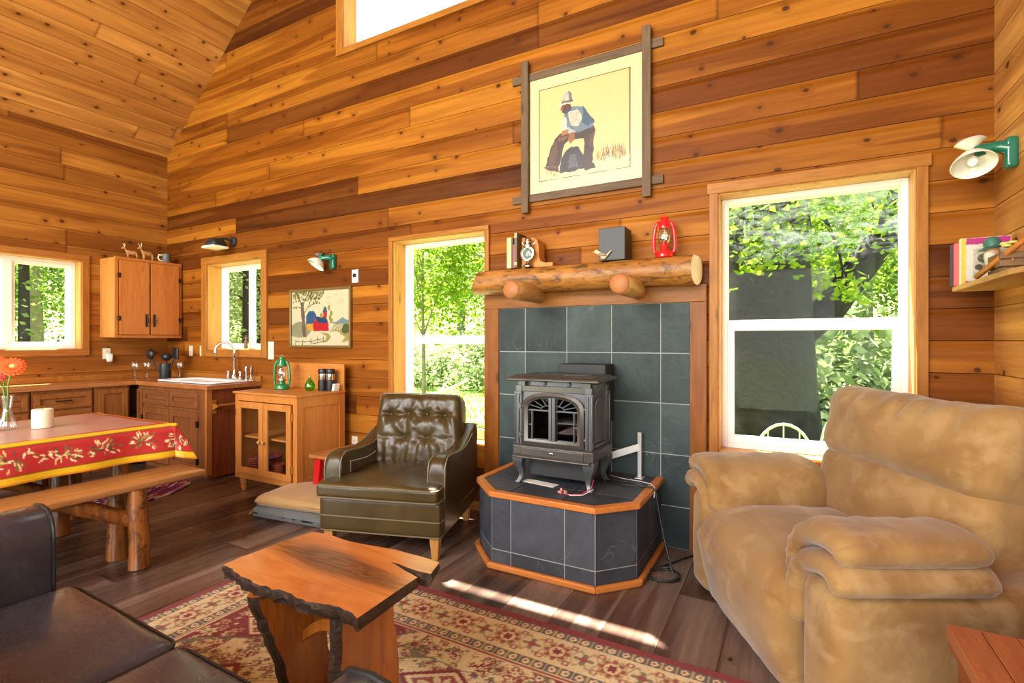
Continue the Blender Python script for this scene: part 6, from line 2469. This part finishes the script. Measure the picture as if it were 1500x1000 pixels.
book((-1.718, 3.175, MZ), .036, .13, .215, plain('cream_cloth', (.62, .47, .24, 1), .6, vary=.1), 'thick cream book at the far left of the mantel row', 'books on the mantel')
book((-1.693, 3.172, MZ), .010, .12, .205, plain('black_cloth', (.05, .04, .03, 1), .5), 'slim dark book between the cream and the red one on the mantel', 'books on the mantel')
book((-1.679, 3.165, MZ), .014, .11, .165, plain('red_cloth', (.50, .05, .07, 1), .5), 'short red book on the mantel', 'books on the mantel')
tb = book((-1.659, 3.172, MZ), .021, .15, .243, plain('brown_leather_cloth', (.10, .055, .025, 1), .45), 'tall dark brown book with gilt bands on the mantel', 'books on the mantel')
m = MB()
for z in (.02, .03, .21, .222, .232):
    m.box(-.0105, .0105, -.0778, -.0768, z, z + .004)
m.build('gilt_bands', BRASS, tb, smooth=0)
t = thing('bookend', 'orange wooden bookend with curved foot on the mantel', 'bookend', (-1.60, 3.205, MZ))
MB().prism([(-.045, 0), (-.045, .215), (.05, .208), (.078, .19), (.088, .15), (.090, .08), (.10, .045), (.13, .03), (.195, .028), (.195, 0)], -.05, .05, lambda p, q, a: (p, a, q)).build('panel', PINE, t, smooth=0, bevel=.004)
t = thing('carriage_lamp', 'antique nickel lamp with round glass lens on the mantel', 'lamp', (-1.575, 3.122, MZ))
MB().lathe([(.035, 0), (.036, .006), (.022, .018), (.015, .032), (.018, .04), (.001, .042)], (0, 0, 0), 20).build('base', SILVER, t)
Mr = Matrix.Rotation(PI / 2, 4, 'X') @ Matrix.Rotation(R(0), 4, 'Y')
MB().lathe([(.03, -.028), (.042, -.02), (.046, .0), (.052, .012), (.052, .02), (.044, .022), (.042, .012), (.001, .008)], (0, 0, .092), 28, M=Mr).build('lens_housing', SILVER, t)
MB().lathe([(.001, .022), (.02, .020), (.036, .014), (.041, .010), (.001, .010)], (0, 0, .092), 24, M=Mr).build('lens', plain('greenish_lens', (.16, .20, .17, 1), .08, coat=.8), t)
MB().lathe([(.03, .13), (.034, .15), (.022, .16), (.028, .165), (.028, .175), (.018, .182), (.024, .188), (.02, .198), (.001, .203)], (0, 0, 0), 20).build('chimney', SILVER, t)
m = MB()
m.tube([(-.034, 0, .155), (-.045, 0, .165), (-.042, 0, .18)], .003, 6)
m.tube([(.034, 0, .155), (.048, 0, .158), (.05, 0, .17)], .003, 6)
m.build('side_lugs', SILVER, t)
t = thing('slipcase_box', 'black upright box on the mantel behind the bird figurine', 'box', (-.975, 3.178, MZ))
m = MB()
m.box(-.085, .085, -.075, .075, 0, .205)
m.cyl((.03, .0, .205), (.03, .0, .213), .008, seg=10)
m.build('case', plain('charcoal_card', (.028, .029, .032, 1), .5, vary=.03), t, smooth=0, bevel=.003)
t = thing('bird_figurine', 'small brown and white bird figurine in front of the black box on the mantel', 'figurine', (-1.035, 3.092, MZ - .004))
m = MB()
rings = []
for x, z, r_ in ((-.052, .062, .002), (-.045, .063, .010), (-.034, .062, .015), (-.02, .05, .018), (.0, .034, .022), (.02, .028, .019), (.036, .036, .010), (.052, .054, .005), (.062, .062, .003)):
    rings.append([Vector((x, r_ * .9 * math.cos(2 * PI * j / 12), z + r_ * math.sin(2 * PI * j / 12))) for j in range(12)])
m.loft(rings)
m.build('body', plain('cream_bird', (.62, .52, .34, 1), .35, vary=.12, scale=40.), t, smooth=180)
m = MB()
for sy in (-1, 1):
    m.blob((.006, sy * .018, .038), (.026, .005, .011), .005, 6)
m.build('wings', plain('brown_wing', (.20, .11, .045, 1), .4), t, smooth=180)
MB().tube([(-.050, 0, .062), (-.062, 0, .060)], [.004, .001], 6).build('beak', BRASS, t)
MB().lathe([(.016, 0), (.016, .006), (.006, .012), (.001, .014)], (0, 0, .002), 12).build('base', plain('figurine_base', (.16, .09, .04, 1), .5), t)
hurricane_lantern((-.665, 3.178, MZ), R(10), .88, RED_ENAMEL, 'red hurricane lantern at the right end of the mantel', rest=1.)

# ------------------------------------------------------------------ framed cowboy print
t = thing('framed_print', 'large print of a seated cowboy in a crossed rustic wood frame', 'picture', (-1.2335, YW, 2.775))
RUSTIC = wood('weathered_frame_board', (.16, .10, .065, 1), (.10, .06, .04, 1), 'Z', .6, knots=.6)
RUSTIC_H = wood('weathered_frame_rail', (.155, .098, .064, 1), (.10, .06, .04, 1), 'X', .6, knots=.6)
for x in (-.4385, .4385):
    MB().box(x - .028, x + .028, -.046, -.022, -.545, .552).build('upright_board', RUSTIC, t, smooth=0, bevel=.003)
for z in (-.4375, .438):
    MB().box(-.552, .54, -.0215, -.001, z - .028, z + .028).build('cross_board', RUSTIC_H, t, smooth=0, bevel=.003)
hw, hh = .4105, .41
MB().box(-hw, hw, -.012, -.002, -hh, hh).build('backing', PAPER, t, smooth=0)
cv = Canvas(290, 290, lin(226, 216, 168), 1.0)
wX, wY = cv.X, cv.Y
cv.X, cv.Y = np.meshgrid(np.linspace(0, 1, 290), np.linspace(0, 1, 290))
cv.poly([(.088, .098), (.90, .098), (.90, .905), (.088, .905)], lin(226, 216, 168), 1, .02)
x0_, x1_, y0_, y1_ = .096, .892, .105, .898
cv.poly([(x0_ - .008, y0_ - .008), (x1_ + .008, y0_ - .008), (x1_ + .008, y1_ + .008), (x0_ - .008, y1_ + .008)], lin(120, 62, 36), 1, 0)
cv.poly([(x0_, y0_), (x1_, y0_), (x1_, y1_), (x0_, y1_)], lin(214, 198, 142), 1, .03)
cv.X, cv.Y = wX, wY
q = lambda *p: [(x0_ + (x1_ - x0_) * a, y0_ + (y1_ - y0_) * b_) for a, b_ in p]
pl = lambda p, c, op=1., tex=.25: cv.poly(q(*p), c, op, tex)
pl([(0, 0), (1, 0), (1, .20), (.6, .13), (.3, .08), (0, .10)], lin(230, 214, 164), .9)
for k in range(90):
    a = cv.rs.rand() ** .7
    x = .58 + .38 * a
    z = .12 + .09 * cv.rs.rand()
    c = [lin(170, 128, 62), lin(120, 84, 44), lin(204, 170, 96), lin(80, 62, 44)][k % 4]
    pl([(x, z - .03), (x + .012, z - .03), (x + .02 * cv.rs.randn(), z + .05 + .05 * cv.rs.rand())], c, .8)
for k in range(50):
    x = .08 + .5 * cv.rs.rand()
    z = .05 + .05 * cv.rs.rand()
    pl([(x, z - .03), (x + .01, z - .03), (x + .02 * cv.rs.randn(), z + .04)], [lin(190, 150, 80), lin(140, 96, 50)][k % 2], .7)
dk, md_, lt = lin(66, 42, 34), lin(104, 66, 44), lin(148, 100, 62)
# saddle gear on the ground
pl([(.24, .06), (.25, .20), (.31, .29), (.38, .32), (.46, .29), (.51, .2), (.52, .07), (.4, .04)], lin(52, 48, 56), 1, .6)
pl([(.3, .10), (.36, .24), (.43, .22), (.45, .08)], lin(96, 88, 96), .7, .6)
pl([(.28, .14), (.34, .16), (.33, .08), (.27, .07)], lin(30, 28, 34), .8, .3)
# legs in wide chaps
pl([(.50, .44), (.635, .46), (.625, .26), (.60, .10), (.50, .09), (.52, .26)], dk)
pl([(.56, .44), (.63, .45), (.615, .26), (.58, .28)], md_, .7)
pl([(.18, .44), (.24, .48), (.40, .46), (.62, .49), (.64, .43), (.52, .38), (.36, .39), (.29, .36), (.26, .24), (.23, .12), (.07, .15), (.11, .27)], dk)
pl([(.17, .40), (.22, .42), (.20, .24), (.16, .14), (.10, .17)], md_, .7)
pl([(.22, .44), (.34, .44), (.30, .40), (.23, .40)], lt, .5)
pl([(.05, .15), (.22, .12), (.24, .07), (.10, .09)], lin(84, 50, 38))
pl([(.50, .10), (.61, .11), (.66, .05), (.52, .04)], lin(60, 40, 36))
# shirt
pl([(.30, .72), (.38, .745), (.50, .72), (.58, .63), (.635, .53), (.60, .475), (.44, .46), (.34, .48), (.27, .47), (.25, .55), (.28, .63)], lin(104, 122, 144))
pl([(.34, .70), (.44, .70), (.50, .60), (.46, .52), (.36, .54)], lin(196, 190, 176), .9)
pl([(.5, .71), (.585, .62), (.63, .53), (.56, .50), (.50, .56)], lin(58, 78, 108), .9)
pl([(.26, .64), (.31, .66), (.32, .52), (.27, .47), (.245, .54)], lin(214, 210, 196), .9)
pl([(.27, .50), (.36, .45), (.42, .47), (.34, .53)], lin(176, 184, 192), .9)
pl([(.34, .46), (.40, .46), (.41, .38), (.37, .345), (.335, .40)], lin(150, 88, 52))
pl([(.26, .50), (.34, .50), (.33, .46), (.26, .45)], lin(166, 104, 62))
# neck, face, hat
pl([(.27, .78), (.36, .79), (.375, .74), (.33, .69), (.275, .70), (.255, .735)], lin(96, 52, 34))
pl([(.26, .76), (.29, .77), (.285, .71), (.262, .725)], lin(150, 92, 60), .8)
pl([(.29, .72), (.36, .74), (.37, .71), (.31, .68)], lin(56, 74, 110))
pl([(.195, .795), (.25, .805), (.35, .815), (.435, .805), (.43, .79), (.33, .785), (.24, .775)], lin(206, 202, 186))
pl([(.255, .80), (.265, .86), (.285, .905), (.33, .93), (.365, .90), (.385, .80)], lin(182, 180, 166))
pl([(.33, .925), (.365, .90), (.385, .81), (.345, .82)], lin(92, 104, 120), .9)
pl([(.255, .80), (.385, .805), (.384, .825), (.257, .82)], lin(86, 76, 66), .8)
cv.mesh('print', PRINT_MAT, lambda u, v: (lerp(-hw + .001, hw - .001, u), -.0125, lerp(-hh + .001, hh - .001, v)), t)
GLZ = MB().box(-hw, hw, -.0165, -.0155, -hh, hh).build('glazing', glass_pane('picture_glass', (1, 1, 1, 1), 0., fres=.006), t, smooth=0)

# ------------------------------------------------------------------ corner shelf on the right wall
t = thing('wall_shelf', 'small wooden shelf on the right wall beside the big window', 'shelf', (XR, 2.72, 1.537))
m = MB()
m.prism([(0, .42), (-.165, .42), (-.20, .40), (-.20, -.30), (-.17, -.42), (0, -.42)], 0, .022, lambda p, q, a: (p, q, a))
m.build('board', LOG_PALE, t, smooth=0, bevel=.004)
m = MB()
m.prism([(0, 0), (-.14, 0), (-.13, -.02), (-.03, -.12), (0, -.13)], -.25, -.23, lambda p, q, a: (p, a, q))
m.build('support_bracket', LOG_PALE, t, smooth=0, bevel=.003)
SZ = 1.5595


def cover_book(y, col, h, label, w=.165, th_=.018, dx=0.):
    t = thing('book', label, 'book', (.785 + dx, y, SZ), 0, 'books on the corner shelf')
    c = MB()
    c.box(-w / 2, w / 2, -th_ / 2, -th_ / 2 + .002, 0, h)
    c.box(-w / 2, w / 2, th_ / 2 - .002, th_ / 2, 0, h)
    c.box(-w / 2 - .001, -w / 2 + .002, -th_ / 2, th_ / 2, 0, h)
    c.build('cover', col, t, smooth=0, bevel=.0008)
    MB().box(-w / 2 + .003, w / 2 - .004, -th_ / 2 + .0023, th_ / 2 - .0023, .003, h - .003).build('pages', PAPER, t, smooth=0)
    return t


cover_book(3.085, plain('dark_cloth', (.045, .025, .05, 1), .5), .195, 'dark-spined book at the back of the corner shelf', dx=-.026)
cover_book(3.063, plain('coral_cloth', (.62, .10, .12, 1), .5), .197, 'coral pink-spined book in the middle on the corner shelf', th_=.02, dx=-.018)
t = cover_book(3.036, plain('cream_spine', (.80, .72, .45, 1), .5), .212, 'book with magenta and white picture cover on the corner shelf', .172, .026)
cv = Canvas(70, 86, lin(232, 226, 214), .8)
cv.poly([(0, .86), (1, .86), (1, 1), (0, 1)], lin(196, 60, 140), 1, .05)
cv.poly([(0, 0), (.1, 0), (.1, 1), (0, 1)], lin(238, 206, 90), 1, .05)
cv.poly([(.1, .0), (.6, .0), (.6, .07), (.1, .07)], lin(170, 50, 150), 1, .05)
cv.poly([(.25, .12), (.9, .12), (.9, .76), (.25, .76)], lin(206, 200, 180), 1, .3)
for k, (a, b_, r_, c) in enumerate(((.45, .55, .12, (86, 84, 72)), (.62, .42, .14, (176, 70, 60)), (.5, .3, .13, (214, 130, 100)), (.75, .6, .1, (120, 110, 84)), (.36, .36, .08, (60, 62, 60)), (.7, .25, .1, (190, 160, 130)))):
    cv.ell(a, b_, r_, r_ * .8, lin(*c), k, .9, .5)
cv.mesh('cover_picture', COVER_MAT, lambda u, v: (lerp(-.085, .085, u), -.0137, lerp(.001, .211, v)), t)

t = thing('gnome_figurine', 'bearded garden figurine with green brimmed hat leaning over the small crate', 'figurine', (.792, 2.90, SZ))
CLOTHES = plain('figurine_shirt', (.52, .47, .40, 1), .5, vary=.2, scale=40.)
m = MB()
m.blob((0, 0, .055), (.034, .028, .052), .02, 10, lambda U, p: p + Vector((-.012 * U.z, 0, 0)))
for sy in (-1, 1):
    m.tube([(-.012, sy * .028, .09), (-.004, sy * .044, .06), (-.03, sy * .034, .04)], [.012, .011, .009], 8)
    m.tube([(.0, sy * .015, .03), (-.035, sy * .02, .028), (-.045, sy * .02, .004)], [.014, .013, .012], 8)
m.build('body', CLOTHES, t, smooth=180)
m = MB().ball((-.016, 0, .128), (.024, .022, .026), 14)
m.ball((-.040, 0, .126), (.006, .005, .006), 8)
m.build('head', plain('figurine_skin', (.52, .30, .19, 1), .5), t, smooth=180)
MB().blob((-.026, 0, .108), (.018, .02, .02), .012, 8).build('beard', plain('figurine_beard', (.6, .55, .47, 1), .8), t, smooth=180)
MB().lathe([(.050, .0), (.052, .004), (.030, .010), (.028, .03), (.02, .045), (.001, .05)], (-.014, 0, .142), 22, M=Matrix.Rotation(R(-12), 4, 'Y')).build('hat', plain('figurine_hat', (.035, .14, .12, 1), .5), t)
t = thing('wooden_crate', 'small weathered crate with a yellow flower on the corner shelf', 'crate', (.80, 2.74, SZ))
m = MB()
for k in range(3):
    z0 = .006 + k * .03
    for s_ in (-1, 1):
        m.box(-.06, .06, s_ * .075 - .004, s_ * .075 + .004, z0, z0 + .025)
        m.box(s_ * .06 - .004, s_ * .06 + .004, -.071, .071, z0, z0 + .025)
m.box(-.056, .056, -.071, .071, .001, .008)
m.build('slats', wood('crate_wood', (.24, .14, .07, 1), (.15, .08, .04, 1), 'Y', .6), t, smooth=0, bevel=.002)
m = MB()
for k in range(7):
    a = 2 * PI * k / 7
    m.blob((.0 + .022 * math.cos(a), .03 + .022 * math.sin(a), .135 + .006 * math.sin(a * 3)), (.014, .014, .006), .005, 4)
m.tube([(0, .03, .01), (.003, .03, .07), (0, .03, .132)], .003, 6)
m.build('flower', plain('yellow_petal', (.62, .55, .16, 1), .6, vary=.15, scale=40.), t, smooth=180)
t = thing('carved_stick', 'orange carved stick propped from the shelf edge up against the right wall', 'stick', (.70, 2.81, SZ + .012))
MB().tube([(0, .0, 0), (.045, -.12, .062), (.075, -.19, .10), (.15, -.36, .19)], [.011, .012, .010, .008], 8).build('shaft', MOULD, t, smooth=180)
# ------------------------------------------------------------------ outdoors
GZ = -.45
mb = MB()
N = 40
mb.grid(lambda u, v: Vector((lerp(-70, 50, u), lerp(-40, 70, v), GZ + (.5 * nz((u * 9, v * 9, 0)) + max(0, lerp(-40, 70, v) - 16) * .16 + max(0, -16 - lerp(-70, 50, u)) * .12 if math.hypot(lerp(-70, 50, u) + 2.8, lerp(-40, 70, v)) > 10 else 0))), N * 2, N * 2)
tag(mb.build('ground_meadow', MEADOW, smooth=180, recalc=False), kind='structure')
NR = np.random.RandomState(21)


def leaves(name, centers, n, spread, size, mat, parent=None, flat=.5):
    C_ = np.array(centers, float)
    idx = NR.randint(len(C_), size=n)
    P = C_[idx, :3] + NR.randn(n, 3) * (C_[idx, 3:4] * spread)
    d1 = NR.randn(n, 3)
    d1[:, 2] *= flat
    d1 /= np.linalg.norm(d1, axis=1)[:, None]
    d2 = NR.randn(n, 3)
    d2 -= d1 * (d1 * d2).sum(1)[:, None]
    d2 /= np.linalg.norm(d2, axis=1)[:, None]
    s = size * (.6 + .8 * NR.rand(n))[:, None]
    a, b_ = d1 * s, d2 * s * .55
    V = np.stack([P - a, P - a * .1 + b_, P + a, P - a * .1 - b_], 1).reshape(-1, 3)
    me = bpy.data.meshes.new(name)
    me.vertices.add(len(V))
    me.vertices.foreach_set('co', V.ravel())
    me.loops.add(n * 4)
    me.loops.foreach_set('vertex_index', np.arange(n * 4))
    me.polygons.add(n)
    me.polygons.foreach_set('loop_start', np.arange(n) * 4)
    me.polygons.foreach_set('loop_total', np.full(n, 4))
    me.update()
    me.validate()
    me.materials.append(mat)
    o = bpy.data.objects.new(name, me)
    COL.objects.link(o)
    if parent:
        o.parent = parent
    return o


def tree(name, label, loc, h, cr, n, size, mat, bark, tr=.16, lean=(0, 0), conifer=False, group=None, crown_z=.62):
    t = thing(name, label, 'tree', loc, 0, group)
    r_ = random.Random(int(abs(loc[0] * 31 + loc[1] * 17)) + n)
    m = MB()
    trunk = [(lean[0] * u * u + .1 * math.sin(u * 6) * tr * 3, lean[1] * u * u, h * u * (.95 if conifer else .8)) for u in [k / 8 for k in range(9)]]
    trunk[0] = (trunk[0][0], trunk[0][1], -.2)
    m.tube(trunk, [tr * (1.25 if k == 0 else lerp(1, .25, k / 8)) for k in range(9)], 10)
    cs = []
    if conifer:
        for k in range(60):
            u = r_.random() ** .8
            a = r_.random() * 6.28
            rr_ = cr * (1 - u) * r_.uniform(.3, 1) + .2
            z = h * (.16 + .84 * u)
            cs.append((rr_ * math.cos(a) + lean[0] * u * u, rr_ * math.sin(a) + lean[1] * u * u, z - rr_ * .2, .26 + .35 * (1 - u)))
    else:
        for k in range(34):
            a, e, rad = r_.random() * 6.28, math.asin(r_.uniform(-.75, 1)), cr * r_.uniform(.45, 1) ** .6
            p = (rad * math.cos(e) * math.cos(a) + lean[0], rad * math.cos(e) * math.sin(a) + lean[1], h * crown_z + rad * math.sin(e) * h * .36 / cr)
            cs.append(p + (cr * .22,))
            if k % 3 == 0:
                b0 = trunk[4 + k % 4]
                m.tube([b0, (lerp(b0[0], p[0], .5), lerp(b0[1], p[1], .5), lerp(b0[2], p[2], .5) + .2), p[:3]], [tr * .35, tr * .2, tr * .06], 6)
    m.build('trunk', bark, t, smooth=60)
    leaves('crown', cs, n, 1.0, size, mat, t)
    return t


# the big oak right outside the large window
t = thing('oak_tree', 'huge dark-trunked oak with bright leaves just outside the big window', 'tree', (-.25, 7.1, GZ))
m = MB()
m.tube([(-.0, 0, -.3), (.0, 0, .4), (.02, 0, 1.4), (.0, 0, 2.6), (-.06, .05, 3.8), (-.1, .1, 5.2), (0, .2, 8)], [.80, .64, .54, .50, .50, .40, .22], 18)
m.tube([(.1, .0, 1.6), (.7, .2, 2.15), (1.2, .3, 2.9), (1.7, .2, 3.3), (2.6, .1, 3.7)], [.2, .19, .17, .14, .08], 10)
m.tube([(-.05, 0, 3.2), (-.9, -.5, 3.8), (-1.6, -1.0, 4.0), (-2.4, -1.2, 3.7)], [.2, .15, .1, .05], 10)
m.tube([(.0, 0, 3.6), (.5, -.6, 4.3), (1.0, -1.3, 4.4), (1.6, -1.9, 3.9)], [.18, .13, .09, .04], 10)
m.tube([(.0, -.1, 3.4), (-.2, -.8, 4.0), (-.3, -1.6, 4.1), (-.5, -2.3, 3.6)], [.16, .12, .08, .03], 10)
m.tube([(1.2, .3, 2.9), (1.3, -.3, 3.5), (1.25, -.7, 3.9)], [.08, .05, .03], 8)
m.build('trunk', BARK, t, smooth=60)
RO = random.Random(5)
cs = [(RO.uniform(-2.2, 3.4), RO.uniform(.4, 3.0), RO.uniform(2.9, 7.2), .42) for _ in range(60)] + [(RO.uniform(-1.6, 3.0), RO.uniform(-1.5, .4), RO.uniform(4.6, 7.2), .4) for _ in range(26)]
leaves('crown', cs, 20000, 1.0, .046, LEAF_BRIGHT, t)
cs = [(-.75, -1.7, 2.95, .22), (-.35, -1.9, 3.0, .24), (-.1, -2.0, 2.75, .2), (-.55, -1.8, 2.5, .18), (.2, -2.0, 2.72, .16), (.45, -1.9, 2.55, .18), (.9, -1.8, 2.9, .22), (1.15, -1.9, 2.7, .2),
      (1.0, -1.8, 3.2, .25), (.55, -1.9, 3.2, .2), (-.9, -1.6, 2.4, .18), (-1.0, -1.6, 2.0, .14), (.7, -1.9, 2.2, .12), (-.45, -1.9, 2.25, .12), (.05, -2.1, 2.5, .14), (.3, -2.0, 3.1, .22), (1.4, -1.6, 3.1, .26)]
leaves('low_sprays', cs, 1500, .7, .042, LEAF_BRIGHT, t)
m = MB()
for c in cs:
    m.tube([(c[0] * .8, c[1] + .9, c[2] + .9), (c[0] * .95, c[1] + .35, c[2] + .4), c[:3]], [.022, .013, .006], 6)
m.build('twigs', BARK, t, smooth=60)

# bright maple whose sprays hang beside the tall window
tree('maple_tree', 'bright green maple with thin trunk outside the tall window', (-5.2, 9.6, GZ), 6.5, 2.2, 9000, .065, LEAF_BRIGHT, BARK_PALE, .10, crown_z=.70)
tree('young_maple', 'smaller bright green maple beyond the right half of the tall window', (-6.3, 7.9, GZ), 4.6, 1.0, 2600, .055, LEAF_BRIGHT, BARK_PALE, .05, crown_z=.72)
tree('leaning_fir', 'dark fir trunk seen through the left wall slider window', (-10.4, 3.25, GZ), 9., 1.5, 8000, .04, LEAF_DARK, BARK, .085, conifer=True)
tree('fir_tree', 'dark fir with bare lower trunk outside the kitchen window', (-12.9, 8.6, GZ), 9., 1.6, 4600, .08, LEAF_MID, BARK, .17, crown_z=.74)
# woodland behind
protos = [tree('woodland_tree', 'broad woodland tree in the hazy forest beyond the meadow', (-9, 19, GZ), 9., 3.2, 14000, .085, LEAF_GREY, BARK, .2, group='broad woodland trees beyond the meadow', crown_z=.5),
          tree('woodland_tree', 'mid-green woodland tree in the forest beyond the meadow', (-15, 22, GZ), 11., 3.4, 14000, .085, LEAF_MID, BARK_PALE, .2, group='mid-green woodland trees beyond the meadow', crown_z=.5),
          tree('conifer', 'dark conifer in the forest beyond the meadow', (-12, 25, GZ), 13., 2.8, 13000, .085, LEAF_DARK, BARK, .2, conifer=True, group='dark conifers beyond the meadow')]
RT = random.Random(12)
spots = []
zones = [(12, -30, 8, 17.5, 31, 4.6), (6, -4, 9, 12.5, 17, 3.6), (7, -19, -13.5, -1, 13, 3.6), (6, -30, -20, -4, 16, 4.6)]
for cnt, xa, xb, ya, yb, md_ in zones:
    tries = 0
    got = 0
    while got < cnt * 2 and tries < 900:
        tries += 1
        q_ = (RT.uniform(xa, xb), RT.uniform(ya, yb))
        if all(math.hypot(q_[0] - a[0], q_[1] - a[1]) > md_ for a in spots + [(-9, 19), (-15, 22), (-12, 25)]):
            spots.append(q_)
            got += 1
for k, (x, y) in enumerate(spots):
    p = protos[(0, 1, 0, 2, 0, 1)[k % 6]]
    gz = GZ + max(0, y - 16) * .16 + max(0, -16 - x) * .12
    dup(p, (x, y, gz - .1), RT.uniform(0, 6.28), scale=RT.uniform(.75, 1.15))
# shrubs below the trees
sh = thing('shrub', 'low leafy shrub at the edge of the meadow', 'shrub', (-8.4, 15.2, GZ), 0, 'low shrubs at the meadow edge')
cs = [(RT.uniform(-1, 1), RT.uniform(-.7, .7), RT.uniform(.2, 1.2), .3) for _ in range(16)]
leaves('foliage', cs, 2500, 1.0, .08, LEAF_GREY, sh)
m = MB()
for c in cs[:6]:
    m.tube([(c[0] * .2, c[1] * .2, -.15), c[:3]], [.03, .01], 6)
m.build('stems', BARK_PALE, sh)
for k in range(14):
    x, y = (-18 + k * 1.6, RT.uniform(14.5, 17)) if k < 10 else (-1.2 + (k - 10) * 1.3, RT.uniform(9.8, 11.5))
    dup(sh, (x, y, GZ), RT.uniform(0, 6), scale=RT.uniform(.8, 1.5))
# fallen branches in the meadow
for k, (x, y, a, L, lb) in enumerate(((-9.3, 12.4, .5, 1.7, 'pale fallen branch in the meadow, the upright forked one'), (-8.0, 10.6, 2.6, 1.2, 'pale fallen branch lying nearest in the meadow'), (-11.2, 13.2, 2.2, 1.4, 'pale fallen branch lying farthest left in the meadow'))):
    t = thing('fallen_branch', lb, 'branch', (x, y, GZ), a, 'fallen branches in the meadow')
    m = MB().tube([(-L / 2, 0, .05), (0, .05, .16), (L / 2, 0, .55 if k == 0 else .2)], [.07, .06, .03], 8)
    m.tube([(0, .05, .16), (.3, .25, .6 if k == 0 else .25)], [.04, .015], 6)
    m.build('limb', DEADWOOD, t, smooth=60)
# grass
n = 16000
P = np.stack([NR.uniform(-20, 3, n), NR.uniform(5, 19, n), np.full(n, GZ + .02)], 1)
cs = np.concatenate([P, np.full((n, 1), .0)], 1)
h = .05 + .12 * NR.rand(n)
dx = NR.randn(n, 2) * .05
w_ = .02
ang = NR.rand(n) * 3.14
e = np.stack([np.cos(ang) * w_, np.sin(ang) * w_, np.zeros(n)], 1)
V = np.stack([P - e, P + e, P + np.concatenate([dx, h[:, None]], 1)], 1).reshape(-1, 3)
me = bpy.data.meshes.new('meadow_grass')
me.from_pydata([tuple(v) for v in V], [], [(i * 3, i * 3 + 1, i * 3 + 2) for i in range(n)])
me.materials.append(GRASS)
o = bpy.data.objects.new('meadow_grass', me)
COL.objects.link(o)
tag(o, 'sunlit green meadow grass beyond the tall window', 'grass', kind='stuff')
# hoop-backed garden chairs under the oak
def garden_chair(loc, rz, label):
    t = thing('garden_chair', label, 'chair', loc, rz, 'hoop-backed metal garden chairs')
    GM = plain('pale_painted_metal', (.42, .44, .42, 1), .5)
    m = MB()
    hoop = [(.28 * math.cos(a), .20, .45 + .42 * math.sin(a)) for a in [PI * k / 14 for k in range(15)]]
    m.tube(hoop, .014, 8)
    for x in (-.14, 0, .14):
        m.tube([(x, .2, .45), (x, .2, .45 + .42 * math.sqrt(1 - (x / .28) ** 2))], .007, 6)
    m.build('hoop_back', GM, t)
    MB().lathe([(.001, .44), (.26, .44), (.275, .45), (.26, .462), (.001, .462)], (0, 0, 0), 28).build('seat', GM, t)
    for a in range(4):
        an = PI / 4 + a * PI / 2
        MB().tube([(.2 * math.cos(an), .2 * math.sin(an), .45), (.27 * math.cos(an), .27 * math.sin(an), .0)], .012, 8).build('leg', GM, t)


garden_chair((.62, 5.9, GZ + .25), R(160), 'hoop-backed pale metal garden chair outside, nearer the right of the big window')
garden_chair((-.1, 5.6, GZ + .1), R(200), 'hoop-backed pale metal garden chair outside, against the oak trunk')

# ------------------------------------------------------------------ light
w = bpy.data.worlds.new('sky')
SC.world = w
w.use_nodes = True
nt = w.node_tree
bg = nt.nodes['Background']
bg.inputs[0].default_value = (.86, .94, 1.0, 1)
bg.inputs[1].default_value = 2.6
sd = bpy.data.lights.new('sun', 'SUN')
sd.energy = 46.
sd.angle = R(.5)
sd.color = (1., .94, .82)
so = bpy.data.objects.new('sun', sd)
COL.objects.link(so)
so.rotation_euler = Vector((1.48, -1.02, -3.95)).to_track_quat('-Z', 'Y').to_euler()


def fill_area(name, loc, rot, sx, sy, e, col=(1, .97, .93)):
    d = bpy.data.lights.new(name, 'AREA')
    d.shape = 'RECTANGLE'
    d.size, d.size_y = sx, sy
    d.energy = e
    d.color = col
    o = bpy.data.objects.new(name, d)
    COL.objects.link(o)
    o.location = loc
    o.rotation_euler = rot
    return o


K = .42
for (a, b_, c, d) in REAR:
    fill_area('rear_fill', ((a + b_) / 2, YB - .1, (c + d) / 2), (PI / 2, 0, 0), b_ - a, d - c, (110. if c > 2 else 48. if a > -2.5 else 34.) * K * (b_ - a) * (d - c))  # area lamps added as fill, filling the made-up rear openings
fill_area('side_fill', (XR + .1, -1.55, 1.4), (PI / 2, 0, PI / 2), 2.7, 2.2, 200. * K)  # one more added fill lamp, set in the unseen right-wall opening

vs = SC.view_settings
SC.display_settings.display_device = 'sRGB'
vs.view_transform = 'Standard'
vs.look = 'None'
vs.gamma = 1.
vs.use_curve_mapping = False
vs.exposure = .5
cy = SC.cycles
cy.use_denoising = True
cy.max_bounces = 8
cy.diffuse_bounces = 4
cy.glossy_bounces = 3
cy.transmission_bounces = 4
cy.transparent_max_bounces = 16
cy.caustics_reflective = False
cy.caustics_refractive = False
cy.sample_clamp_indirect = 6.
